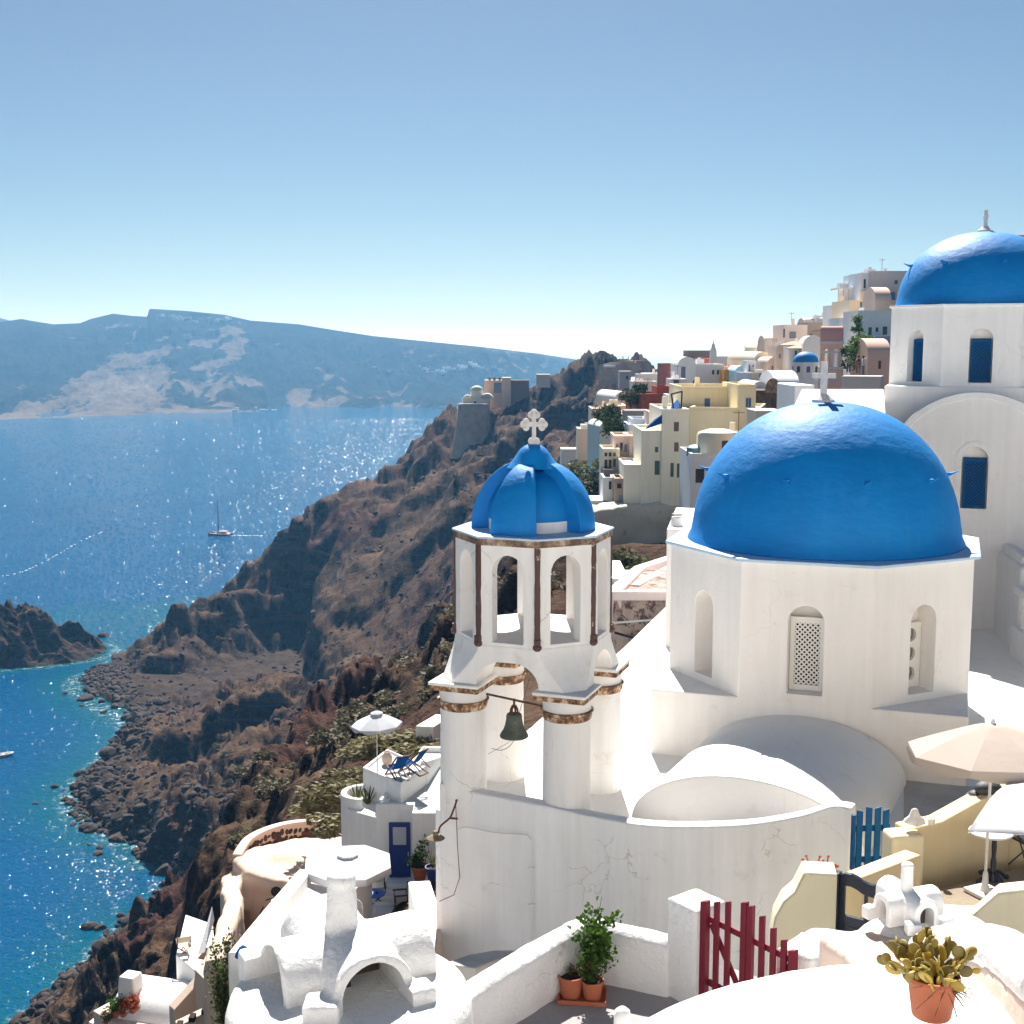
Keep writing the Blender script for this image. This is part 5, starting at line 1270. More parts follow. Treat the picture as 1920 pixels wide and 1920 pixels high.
mb = MB(fr); mb.box(-.2, .2, -.2, .18, .43, .46); build('seat', mb, M['navy'], t, smooth=0); mb = MB(fr); mb.box(-.2, .2, .17, .2, .65, .85); build('backrest', mb, M['navy'], t, smooth=0)

# white stair-head building at the right edge of the big terrace, and the low wall behind
sb = build('stair_house', MB().prism([(14.35, 35.6), (18.5, 34.9), (18.5, 41), (16.0, 41), (15.1, 40.2)], -9, -6.2), M['white'], smooth=0)
b = sb.modifiers.new('bevel', 'BEVEL'); b.width = .16; b.segments = 4; b.limit_method = 'ANGLE'; b.angle_limit = R(30)
tagit(sb, 'white block with a rounded rim beside a balustrade at the right edge', 'house')
build('rim', MB().strip([(14.75, 36.1), (15.3, 39.6), (16.4, 40.4), (18, 40.4)], .35, -5.98, -6.4), M['white'], sb, smooth=40, bevel=.08)
t = thing('balustrade', 'white balustrade with turned balusters and a broad rail at the right edge', 'balustrade', (14.2, 34, -8.7))
build('rail', MB().strip([(14.38, 35.58), (14.02, 31.5)], .42, -6.72, -6.95), M['white'], t, smooth=0, bevel=.05); build('plinth', MB().strip([(14.38, 35.56), (14.02, 31.5)], .5, -7.85, -9), M['white'], t, smooth=0, bevel=.05)
for k in range(8): build('baluster', MB().lathe((14.3 - .035 * k, 35.1 - .42 * k, -7.86), [(.09, 0), (.06, .08), (.11, .3), (.06, .55), (.07, .8), (.09, .92)], 12), M['warm'], t, smooth=50)
a_ = W(1822, 1012, 43.0); b_ = W(1935, 1010, 42.0)
zwall('back_wall', 'long plain white wall behind the right terrace, under the upper church', [(a_.x - 1, a_.y + .2), (b_.x, b_.y), (b_.x + 3, b_.y - 2)], .35, a_.z, -9, M['warm'])
q = W(1880, 1010, 44); t = thing('shed', 'small dark opening with a white shutter and a rounded slab below the upper church gable', 'shed', (q.x, q.y - 5.6, -6.6)); fr = Fr((q.x - .4, q.y - 5.6, -6.6), -19)
mb = MB(fr); mb.box(-.1, 2.2, 0, .3, -.6, 1.05); build('dark_opening', mb, M['dark'], t, smooth=0)
mb = MB(fr); mb.box(.75, 2.1, -.05, 0, -.6, .75); build('shutter', mb, M['white_far'], t, smooth=0)
mb = MB(fr); mb.box(-.2, 2.3, -.25, .3, 1.05, 1.12); build('lintel', mb, M['grime'], t, smooth=0)
o = build('slab', arch_prism(fr, .34, -.6, .55, .55, -.25, -.13), M['beige'], t, smooth=30); o.location = (-.62, 0, 0)

# ================================================================ terraces below on the left
def bar(mb, a, b, w, h=None):
    """square bar from a to b"""
    a, b = Vector(a), Vector(b); d = (b - a).normalized(); s = d.cross(Vector((0, 0, 1))) if abs(d.z) < .95 else Vector((1, 0, 0)); s = s.normalized() * w / 2; u = s.cross(d).normalized() * (h or w) / 2
    mb.loft([[a + s + u, a - s + u, a - s - u, a + s - u], [b + s + u, b - s + u, b - s - u, b + s - u]]); return mb
def quad_block(name, label, pts, zt, zb, mat, cat='house', rim=.0, rimh=.2, bev=.04, group=None):
    o = build(name, MB().prism([(p[0], p[1]) for p in pts], zb, zt), mat, smooth=0, bevel=bev); tagit(o, label, cat, group)
    if rim:
        cx = sum(p[0] for p in pts) / len(pts); cy = sum(p[1] for p in pts) / len(pts); n = len(pts)
        ip = [(p[0] + (cx - p[0]) * rim / max(.5, math.hypot(cx - p[0], cy - p[1])) * 1.4, p[1] + (cy - p[1]) * rim / max(.5, math.hypot(cx - p[0], cy - p[1])) * 1.4) for p in pts]
        mb = MB(); vs = [(p[0], p[1], zt - .02) for p in pts] + [(p[0], p[1], zt + rimh) for p in pts] + [(p[0], p[1], zt + rimh) for p in ip] + [(p[0], p[1], zt - .02) for p in ip]
        fs = []
        for i in range(n):
            j = (i + 1) % n
            for k in range(4): l = (k + 1) % 4; fs.append((k * n + i, k * n + j, l * n + j, l * n + i))
        mb.add(vs, fs); build('parapet', mb, mat, o, smooth=0, bevel=bev)
    return o
M['deck_grey'] = plaster('grey_roof_coating', (0.50, 0.53, 0.52), var=.06, streak=0)
YA = 46.0
A1 = W(704, 1512, YA); zA = A1.z - .12; A2 = W(776, 1520, YA - .1); A3 = W(834, 1540, YA + .1)
ho = quad_block('door_house', 'white flat-roofed house with the royal blue door, below the bell tower', [(A1.x, YA), (A2.x, YA), (A2.x, YA - .9), (A3.x + .3, YA - .9), (A3.x + .3, 53), (A1.x + 1.3, 53)], zA, -24, M['white'], rim=.16, rimh=.2)
build('roof_coating', MB().prism([(A1.x + .3, YA + .25), (A3.x, YA + .25), (A3.x, 52.5), (A1.x + 1.5, 52.5)], zA, zA + .012), M['deck_grey'], ho, smooth=0)
d1 = W(729, 1542, YA - .04); d2 = W(770, 1644, YA - .04); fr = Fr((d1.x, YA, 0), 0)
dz0, dz1 = d2.z, d1.z; dw = d2.x - d1.x
dd = build('door', MB(fr).box(0, dw, -.08, 0, dz0, dz1), M['door_blue'], ho, smooth=0, bevel=.01)
for a_ in ((.04, .10, dz0 + .02, dz1 - .03), (dw - .1, dw - .04, dz0 + .02, dz1 - .03), (.1, dw - .1, dz1 - .13, dz1 - .03), (.1, dw - .1, dz0 + 1.05, dz0 + 1.2), (.1, dw - .1, dz0 + .02, dz0 + .16)): build('stile', MB(fr).box(a_[0], a_[1], -.1, -.078, a_[2], a_[3]), M['door_blue'], dd, smooth=0)
build('window', MB(fr).box(.15, dw - .15, -.088, -.079, dz0 + 1.27, dz1 - .17), M['white_cloth'], dd, smooth=0)
build('handle', MB(fr).box(dw - .09, dw - .06, -.14, -.1, dz0 + .85, dz0 + 1.0), M['marble'], dd, smooth=0)
# stepped porch, lower deck
zdk = -21.6
for k, (y0, z1) in enumerate(((YA - .65, dz0 - .02), (YA - .85, dz0 - .16), (YA - 1.05, dz0 - .30), (YA - 1.25, dz0 - .44))):
    x0 = W(690 if k else 722, 1650, y0).x
    tagit(build('step', MB().box(x0, A3.x, y0, YA - .05 if k == 0 else y0 + .2, -24, z1), M['white'], smooth=0, bevel=.02), ['white porch slab in front of the royal blue door', 'upper white step below the blue door porch', 'middle white step below the blue door porch', 'lowest white step down to the deck with director chairs'][k], 'step')
quad_block('lower_deck', 'white deck with director chairs, half hidden behind the large chimney', [(W(655, 1700, 43).x, YA - 1.26), (W(655, 1700, 38).x, 36), (A3.x + .2, 36), (A3.x + .2, YA - 1.26)], dz0 - .58, -26, M['white'], cat='terrace')
wl = W(690, 1640, 43.6)
zwall('deck_wall', 'low white parapet on the left side of the deck with director chairs', [(W(622, 1722, 33).x, 33), (W(655, 1668, 40).x, 40), (W(690, 1640, 44).x, 44)], .3, [W(622, 1722, 33).z, W(655, 1668, 40).z, W(690, 1640, 44).z], -26, M['white'])
# upper terrace with deck chairs
B = [W(680, 1442, 47.6), W(752, 1473, 46.6), W(797, 1440, 48.0), W(724, 1410, 50.5)]; zB = B[1].z
B = [Z(680, 1443, zB), Z(752, 1473, zB), Z(799, 1440, zB), Z(726, 1408, zB)]
o = quad_block('upper_terrace', 'white raised terrace carrying the blue deck chairs and the small parasol', [(p.x, p.y) for p in B], zB, -26, M['white'], cat='terrace', rim=.12, rimh=.10)
build('floor_coating', MB().prism([(B[0].x + .2, B[0].y), (B[1].x, B[1].y + .2), (B[2].x - .2, B[2].y), (B[3].x, B[3].y - .2)], zB, zB + .012), M['deck_grey'], o, smooth=0)
quad_block('stained_block', 'stained white block left of the royal blue door', [(W(652, 1520, 47).x, 47), (A1.x + .1, 46.1), (A1.x + .1, 49), (W(652, 1520, 49).x, 49)], W(652, 1518, 47).z, -28, M['tower'], cat='house')
zwall('terrace_wall', 'white wall running from the deck chair terrace towards the tower', [(B[2].x - .1, B[2].y + .1), (W(830, 1428, 52).x, 52)], .3, [zB + .25, W(830, 1415, 52).z], -24, M['white'])
zwall('lone_wall', 'short white parapet beyond the terrace, just left of the tower', [tuple(W(796, 1372, 62).xy), tuple(W(832, 1345, 66).xy)], .9, [W(796, 1362, 62).z, W(832, 1340, 66).z], -28, M['warm'])
# round planter
q = W(684, 1500, 48); mb = MB(); n = 16
ring = [(q.x + .82 * math.cos(R(60 + t * 14)), q.y + .82 * math.sin(R(60 + t * 14))) for t in range(16)]
mb.strip(ring, .22, q.z + .35, -27); tagit(build('planter', mb, M['white'], smooth=40, bevel=.04), 'curved white planter with green agaves at the cliff edge', 'planter')
t = thing('agave', 'spiky green agaves growing in the curved white planter', 'plant', tuple(q)); rr = random.Random(6); mb = MB()
for c_ in ((-.3, 0), (.2, .3), (.15, -.35)):
    for i in range(14):
        a = rr.uniform(0, 6.28); b0_ = Vector((q.x + c_[0], q.y + c_[1], q.z - .1)); e = b0_ + Vector((math.cos(a) * .4, math.sin(a) * .4, rr.uniform(.4, .8))); s_ = Vector((-math.sin(a), math.cos(a), 0)) * .04
        mb.add([b0_ - s_, b0_ + s_, b0_.lerp(e, .6) + s_, e, b0_.lerp(e, .6) - s_], [(0, 1, 2, 3, 4)])
build('blades', mb, M['olive'], t, smooth=0, recalc=False)
# parasols
um = W(706, 1338, 47.8); umbrella(um, .98, .42, 8, M['white_cloth'], 'small white scalloped parasol on the deck chair terrace above the cliff', zfoot=zB, val=.16, a0=.2, scallop=.75, vent=True, tilt=(.05, 0))
um = W(652, 1602, 38.5); umbrella(um, 1.42, .28, 8, M['white_cloth'], 'large white octagonal parasol spread over the deck with director chairs', zfoot=dz0 - .6, val=.2, a0=R(30), vent=True, tilt=(0, .02))
def deckchair(c, rz, label):
    t = thing('deck_chair', label, 'deck chair', tuple(c), 'blue deck chairs on the terrace'); fr = Fr(c, rz)
    for sx in (-.28, .28):
        build('frame_rail', bar(MB(fr), (sx, -.55, .03), (sx, .50, 1.0), .045), M['redwood'], t, smooth=0); build('frame_rail', bar(MB(fr), (sx * .9, .5, .03), (sx * .9, -.45, .42), .045), M['redwood'], t, smooth=0)
        build('strut', bar(MB(fr), (sx * 1.05, .1, .55), (sx * 1.05, .55, .25), .03), M['redwood'], t, smooth=0)
    for y, z in ((.50, 1.0), (-.45, .42), (-.55, .04), (.5, .04)): build('crossbar', bar(MB(fr), (-.28, y, z), (.28, y, z), .04), M['redwood'], t, smooth=0)
    mb = MB(fr); pr = [(.5, .99), (.28, .68), (.05, .42), (-.18, .31), (-.45, .42)]
    mb.loft([[(-.24, y, z), (.24, y, z), (.24, y, z - .012), (-.24, y, z - .012)] for y, z in pr]); build('canvas_sling', mb, M['blue_cloth'], t, smooth=60)
M['redwood'] = paint('reddish_brown_wood', (0.12, 0.045, 0.03), .6, .3)
q = W(745, 1462, 47.2); deckchair(Vector((q.x, q.y + .2, zB + .012)), -150, 'blue canvas deck chair nearest the terrace edge, beside the jar')
q = W(776, 1450, 47.9); deckchair(Vector((q.x, q.y + .1, zB + .012)), -125, 'second blue canvas deck chair, nearer the bell tower column')
q = Z(726, 1434, zB); t = thing('jar', 'tall terracotta jar standing behind the deck chairs', 'jar', tuple(q)); mb = MB(); mb.lathe(tuple(q), [(.12, .0), (.2, .12), (.21, .32), (.17, .44), (.11, .49), (.13, .54), (.12, .55), (.09, .5)], 24); build('jar_body', mb, M['beige'], t, smooth=50)
def dchair(c, rz, label, cl, s=1.0):
    t = thing('director_chair', label, 'chair', tuple(c)); fr = Fr(c, rz)
    for y in (-.22, .22):
        for a_, b_ in (((-.26, y, 0), (.26, y, .45)), ((.26, y, 0), (-.26, y, .45))): build('leg', bar(MB(fr), a_, b_, .035), M['redwood'], t, smooth=0)
    for x in (-.28, .28):
        build('armrest', MB(fr).box(x - .035, x + .035, -.28, .24, .64, .67), M['redwood'], t, smooth=0); build('back_post', bar(MB(fr), (x, .2, .4), (x, .26, .95), .035), M['redwood'], t, smooth=0); build('arm_post', bar(MB(fr), (x, -.22, .42), (x, -.22, .65), .03), M['redwood'], t, smooth=0)
    build('seat', MB(fr).box(-.27, .27, -.22, .22, .44, .46), cl, t, smooth=0); build('backrest', MB(fr).box(-.28, .28, .23, .25, .68, .93), cl, t, smooth=0)
zd = dz0 - .575
M['canvas'] = cloth('natural_canvas', (0.62, 0.56, 0.44), .2)
q = Z(708, 1692, zd); dchair(Vector((q.x, q.y, zd)), 10, 'cream canvas director chair left of the blue round table', M['canvas'])
q = Z(752, 1706, zd); dchair(Vector((q.x, q.y, zd)), -80, 'cream director chair seen side-on between the blue table and the blue chair', M['canvas'])
q = Z(782, 1722, zd); dchair(Vector((q.x, q.y, zd)), -100, 'bright blue canvas director chair against the right parapet of the deck', M['blue_cloth'])
q = Z(703, 1712, zd); t = thing('round_table', 'small round blue table among the director chairs', 'table', (q.x, q.y, zd)); mb = MB(); mb.lathe((q.x, q.y, zd + .72), [(.38, 0), (.38, .025), (.01, .03)], 32); build('table_top', mb, paint('bright_blue_table', (.02, .12, .5), .4), t, smooth=40)
mb = MB(); mb.lathe((q.x, q.y, zd), [(.2, 0), (.03, .05), (.03, .72)], 12); build('stem', mb, M['frame_white'], t); mb = MB(); mb.lathe((q.x + .08, q.y, zd + .75), [(.05, 0), (.06, .05), (.05, .06)], 12); build('ashtray', mb, M['blue_cloth'], t)
q = W(787, 1648, 44.6); t = pot((q.x, q.y, q.z), .33, .52, 'large terracotta pot with dark succulents beside the blue door', rb=.6); leafy('foliage', (q.x - .1, q.y, q.z + .45), .35, .4, 420, .09, M['darkgreen'], t, 5, 8, lo=0); leafy('tall_foliage', (q.x + .1, q.y, q.z + .45), 1.15, .12, 60, .14, M['green'], t, 6, 3, lo=.4)
q = W(812, 1650, 43); t = pot((q.x, q.y, q.z), .28, .5, 'blue pot with a spiky plant against the tower wall', mat=M['door_blue'], rb=.6); mb = MB(); rr = random.Random(2)
for i in range(16):
    a = rr.uniform(0, 6.28); b0_ = Vector((q.x, q.y, q.z + .45)); e = b0_ + Vector((math.cos(a) * .3, math.sin(a) * .3, rr.uniform(.4, .95))); s_ = Vector((-math.sin(a), math.cos(a), 0)) * .03; mb.add([b0_ - s_, b0_ + s_, e], [(0, 1, 2)])
build('blades', mb, M['olive'], t, smooth=0, recalc=False)
zwall('deck_parapet', 'thick pale parapet wall between the deck and the tower wall', [tuple(W(786, 1655, 31).xy), tuple(W(800, 1700, 28).xy), tuple(W(806, 1770, 25).xy)], .55, [W(800, 1652, 31).z, W(806, 1700, 28).z, W(810, 1762, 25).z], -24, M['warm'])
zwall('lower_wall', 'sloping pinkish wall cap beside the foot of the tower wall', [tuple(W(812, 1735, 24).xy), tuple(W(790, 1790, 21.5).xy)], .5, [W(818, 1725, 24).z, W(800, 1790, 21.5).z], -20, M['pinkish'])
zwall('stone_curb', 'pale curved cap over rubble at the foot of the retaining wall', [tuple(W(862, 1822, 18.0).xy), tuple(W(905, 1800, 19).xy), tuple(W(950, 1795, 20).xy), tuple(W(1000, 1800, 20.5).xy)], .5, [W(862, 1810, 18).z, W(905, 1794, 19).z, W(950, 1788, 20).z, W(1000, 1790, 20.5).z], -16, M['grime'])

# white vault roof behind the large chimney, with its long left parapet
pl_ = [W(447, 1785, 24), W(480, 1742, 27), W(525, 1686, 32), W(572, 1630, 39)]
zwall('roof_parapet', 'long straight white parapet rising behind the large chimney on its left', [tuple(p.xy) for p in pl_], .42, [p.z for p in pl_], -32, M['rough'], bev=.05)
mb = MB(); rp_ = [pl_[0], pl_[1], pl_[2], pl_[3], W(680, 1668, 39), W(664, 1715, 33), W(735, 1760, 26), W(760, 1800, 22), W(520, 1840, 21)]
mb.prism([(p.x, p.y) for p in rp_], -34, [p.z - .35 for p in rp_])
o = build('vault_roof', mb, M['rough'], smooth=60); soften(o, .12, 5, .5, .10, 1.2); tagit(o, 'smooth white sloping roof between the large chimney and the octagonal parasol', 'roof')
# blue lantern hanging on the wall corner
q = W(456, 1792, 14.3); t = thing('wall_lantern', 'tiny blue capped lantern on the white wall corner left of the chimney', 'lantern', tuple(q)); mb = MB(); mb.lathe((q.x, q.y, q.z), [(.10, 0), (.08, .05), (.05, .10), (.01, .13)], 16); build('cap', mb, M['blue_cloth'], t, smooth=40); mb = MB(); mb.lathe((q.x, q.y, q.z - .14), [(.05, 0), (.06, .14)], 10); build('lamp_glass', mb, M['marble'], t); build('bracket', bar(MB(), (q.x, q.y, q.z + .06), (q.x + .2, q.y + .1, q.z + .06), .02), M['iron'], t, smooth=0)

# beige cave house on the cliff
t = thing('cave_house', 'lumpy beige cave house with an alcove on the cliff edge', 'house', (-9.5, 50, -32))
mb = MB()
P = [W(440, 1600, 50), W(470, 1570, 52), W(520, 1552, 54), W(600, 1548, 56), W(640, 1570, 55), W(640, 1740, 46), W(430, 1760, 48)]
mb.prism([tuple(W(432, 1620, 51).xy), tuple(W(470, 1620, 49.5).xy), tuple(W(560, 1640, 48.5).xy), tuple(W(650, 1640, 48).xy), tuple(W(650, 1590, 53.5).xy), tuple(W(560, 1585, 53.5).xy), tuple(W(470, 1590, 52.5).xy)], -34, W(470, 1612, 51).z)
q = W(560, 1598, 52.0); mb.ball((q.x - .3, q.y - .6, q.z - 1.35), 1, 20, 12, (1.9, 1.8, 1.7)); q = W(480, 1610, 51); mb.ball((q.x, q.y, q.z - 1.3), 1, 16, 10, (.9, 1.6, 1.2)); q = W(610, 1600, 53); mb.ball((q.x, q.y, q.z - 1.6), 1, 16, 10, (1.6, 2, 1.2))
mb.strip([tuple(W(428, 1660, 51).xy), tuple(W(440, 1740, 46).xy), tuple(W(400, 1860, 41).xy)], .7, [W(434, 1640, 51).z, W(438, 1690, 46).z, W(405, 1800, 41).z], -36)
o = build('wall', mb, M['beige'], t, smooth=60); soften(o, .16, 7, .55, .28, .8)
fr = Fr(W(500, 1700, 48.1), 8)
build('alcove_box', MB(fr).box(.2, .95, -.35, .1, -.55, .35), M['warm'], t, smooth=0, bevel=.04); build('alcove_pipe', MB(fr).tube(spath([(0, -.4, .45), (.4, -.45, .55), (1.15, -.4, .4), (1.2, -.4, -.5)], 4), .03, 6), M['navy'], t)
build('alcove_pipe', MB(fr).tube(spath([(-.1, -.4, .2), (-.3, -.45, -.3), (-.1, -.4, -.7), (.3, -.45, -.6)], 4), .025, 6), M['navy'], t); build('round_vent', MB(Fr(W(518, 1672, 48.6))).ball((0, 0, 0), .22, 12, 8, (1, .3, 1)), M['dark'], t)
# rubble parapet with separate stones
sp_ = spath([W(444, 1606, 51.3), W(466, 1574, 52.6), W(508, 1553, 53.8), W(560, 1542, 54.8), W(630, 1540, 55.6)], 5)
t = thing('stone_wall', 'curved dry-stone parapet with a whitewashed cap above the cave house', 'wall', tuple(sp_[0]))
mb = MB(); mb.strip([tuple(p.xy) for p in sp_], .42, [p.z + .08 for p in sp_], [p.z - .05 for p in sp_]); build('cap', mb, M['pinkish'], t, smooth=40, bevel=.05)
mb = MB(); mb.strip([tuple(p.xy) for p in sp_], .34, [p.z - .05 for p in sp_], [p.z - 2.5 for p in sp_]); build('mortar', mb, M['beige'], t, smooth=0)
M['lava'] = paint('dark_red_lava_stone', (0.11, 0.06, 0.05), .9, .2, .5, .5, 3)
SM2 = []
for k in range(4):
    b_ = MB(); b_.ball((0, 0, 0), 1, 8, 5, (1, .45, .8)); me = bpy.data.meshes.new('stone'); me.from_pydata([tuple(v) for v in b_.v], [], b_.f); me.materials.append(M['lava']); SM2.append(me)
rr = random.Random(12)
for k in range(72):
    u = k % 24 / 24 * (len(sp_) - 1.01); p = sp_[int(u)].lerp(sp_[int(u) + 1], u % 1); d_ = sp_[int(u) + 1] - sp_[int(u)]; a = math.atan2(d_.y, d_.x); s = rr.uniform(.11, .19)
    o = bpy.data.objects.new('stone', SM2[k % 4]); nx, ny = math.sin(a), -math.cos(a); o.location = Vector((p.x + nx * .17 + rr.uniform(-.06, .06), p.y + ny * .17, p.z - .28 - (k // 24) * .34 + rr.uniform(-.06, .06))) - base(t); o.rotation_euler = (0, rr.uniform(0, 3), a); o.scale = (s * 1.15, s, s); link(o, t)
quad_block('cave_terrace', 'dusty beige terrace floor behind the stone parapet', [tuple(W(452, 1606, 51.6).xy), tuple(W(640, 1590, 52.5).xy), tuple(W(650, 1560, 56).xy), tuple(W(520, 1568, 54.3).xy)], W(560, 1576, 54.5).z, -34, M['pinkish'], cat='terrace', bev=.05)
q = W(575, 1566, 54.9); tagit(build('wood_box', MB(Fr(q, 5)).box(-.45, .45, -.2, .2, -.1, .25), M['redwood'], smooth=0), 'small weathered wooden box by the stone parapet', 'box')
# house at the bottom left
q0 = W(232, 1862, 52); fr = Fr(q0, -6); t = thing('vault_house', 'small white barrel vaulted house at the bottom left', 'house', tuple(q0))
mb = MB(); c1_, c2_ = W(240, 1830, 52), W(385, 1812, 50.5)
mb.vault((c1_.x, 52.0), (c2_.x + .3, 50.9), 1.75, 1.6, -28.6, -33, 20); build('vault', mb, M['white'], t, smooth=50, bevel=.05)
f3 = Fr((c1_.x, 52, 0), -18); build('front_wall', MB(f3).box(-.2, 4.4, -2.9, -2.1, -34, -29.25), M['white'], t, smooth=0, bevel=.06)
build('chimney_stub', MB(f3).cbox((.55, -.6, -28.5), (1.0, 1.0, 2.1), 0, .7), M['white'], t, smooth=0, bevel=.08); build('roof_step', MB(f3).box(2.6, 4.2, -2.2, .2, -30, -27.9), M['white'], t, smooth=0, bevel=.06)
b_ = build('round_window', MB(f3).ball((1.9, -2.9, -29.6), .28, 12, 8, (1, .2, 1)), M['glass'], t)
quad_block('deck_lower_left', 'white terrace with a folding chair above the barrel vaulted house', [tuple(W(330, 1788, 53).xy), tuple(W(405, 1790, 50).xy), tuple(W(400, 1762, 56).xy), tuple(W(350, 1775, 57).xy)], W(340, 1790, 53).z, -36, M['white'], cat='terrace')
q = W(345, 1790, 53.3); dchair(Vector((q.x, q.y, q.z)), 200, 'cream folding chair alone on the terrace above the cliff', M['canvas'])
wq = [W(330, 1920, 43), W(400, 1885, 43.5), W(440, 1850, 43), W(452, 1820, 42)]
zwall('drain_wall', 'curving pale orange wall with small drain holes at the bottom left', [tuple(p.xy) for p in wq], .5, [p.z for p in wq], -36, M['beige'])
for k in range(4):
    q = W(335 + 24 * k, 1925 - 14 * k, 42.7); build('drain_hole', MB().box(q.x - .1, q.x + .1, q.y - .05, q.y + .3, q.z - .1, q.z + .08), M['dark'], bpy.data.objects['drain_wall'], smooth=0)
zwall('ramp_wall', 'straight beige ramp wall between the vaulted house and the bush', [tuple(W(322, 1905, 47).xy), tuple(W(392, 1835, 48).xy)], .5, [W(322, 1890, 47).z, W(392, 1812, 48).z], -36, M['beige'])
quad_block('beige_hut', 'small beige hut with a dark doorway beside the bush', [tuple(W(366, 1850, 47).xy), tuple(W(402, 1856, 45.5).xy), tuple(W(412, 1830, 48).xy), tuple(W(376, 1826, 49.5).xy)], W(368, 1818, 47).z, -36, M['beige'])
zwall('edge_wall', 'thin white edge wall at the cliff brink in the bottom left corner', [tuple(W(170, 1925, 52).xy), tuple(W(236, 1868, 53.5).xy)], .3, [W(170, 1918, 52).z, W(236, 1864, 53.5).z], -40, M['white'])
quad_block('canopy_terrace', 'cream paved terrace with potted flowers at the very bottom left', [tuple(W(176, 1935, 51).xy), tuple(W(300, 1960, 48).xy), tuple(W(330, 1905, 48.5).xy), tuple(W(236, 1880, 52.5).xy)], W(236, 1895, 51).z, -40, M['pinkish'], cat='terrace')
for k, (px_, py_, mt, lb) in enumerate(((218, 1893, 'green', 'green leafy pot plant at the left end of the flower terrace'), (234, 1896, 'flower', 'orange flowering pot plant beside the vaulted house wall'), (252, 1888, 'flower', 'red flowering pot plant nearest the round window'), (204, 1910, 'scrub', 'dry pot plant at the front edge of the flower terrace'))):
    if 'flower' not in M: M['flower'] = leafmat('orange_red_petals', (0.5, 0.10, 0.04), (0.65, 0.2, 0.08))
    q = W(px_, py_ + 6, 50.5); t = pot((q.x, q.y, q.z - .2), .22, .35, lb, rb=.7); leafy('foliage', (q.x, q.y, q.z), .55, .32, 260, .11, M[mt], t, k + 3, 8, lo=0)
# awning and tall bush
q = W(385, 1740, 49); tagit(build('awning', MB().add([tuple(W(372, 1790, 48)), tuple(W(398, 1700, 50)), tuple(W(402, 1725, 50)), tuple(W(384, 1785, 48))], [(0, 1, 2, 3)]), M['white_cloth'], smooth=0), 'small white triangular awning on the cliff side of the cave house', 'awning').modifiers.new('t', 'SOLIDIFY').thickness = .03
q = W(418, 1925, 27); t = thing('bush', 'tall straggly green and yellow bush in front of the beige walls', 'bush', (q.x, q.y, q.z - .6)); leafy('foliage', (q.x, q.y, q.z - .5), 2.35, .42, 900, .095, M['olive'], t, 21, 16, lo=.1, wr=.3); leafy('fresh_foliage', (q.x + .05, q.y + .1, q.z - .3), 2.1, .36, 420, .09, M['green'], t, 22, 10, lo=.2, wr=.3)
for k, (px_, py_, Y_, s) in enumerate(((640, 1470, 52, 1.3), (620, 1500, 52, 1.2), (632, 1540, 50, 1.1), (660, 1440, 56, 1.0), (740, 1395, 64, 1.6), (770, 1395, 62, 1.5), (800, 1400, 60, 1.3), (700, 1400, 66, 1.4), (812, 1378, 68, 1.2))):
    q = W(px_, py_, Y_); o = bpy.data.objects.new('grass_tussock', SMg[k % 3]); o.location = (q.x, q.y, q.z - .5); o.scale = (s * 1.5, s, s * .8); link(o)
    tagit(o, 'dry straw coloured grass tussock on the cliff brink around the deck chair terrace', 'grass', 'grass tussocks by the terrace')

# ================================================================ village on the ridge
VM = {}
def vmat(c):
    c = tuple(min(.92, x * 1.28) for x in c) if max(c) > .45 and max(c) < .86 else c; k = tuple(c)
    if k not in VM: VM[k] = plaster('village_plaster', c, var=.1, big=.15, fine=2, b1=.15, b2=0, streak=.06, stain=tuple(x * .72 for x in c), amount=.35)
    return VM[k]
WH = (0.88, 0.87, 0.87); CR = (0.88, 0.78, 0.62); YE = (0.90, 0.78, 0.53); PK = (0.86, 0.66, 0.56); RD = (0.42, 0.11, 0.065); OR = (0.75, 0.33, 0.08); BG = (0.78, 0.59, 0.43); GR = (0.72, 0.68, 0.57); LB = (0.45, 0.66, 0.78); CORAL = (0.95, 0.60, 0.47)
WIN = {'d': M['glass'], 'b': paint('blue_shutter', (.02, .10, .30)), 'r': paint('dark_red_shutter', (.10, .035, .04)), 'g': paint('green_shutter', (.03, .08, .06)), 'gy': paint('grey_shutter', (.16, .19, .25))}
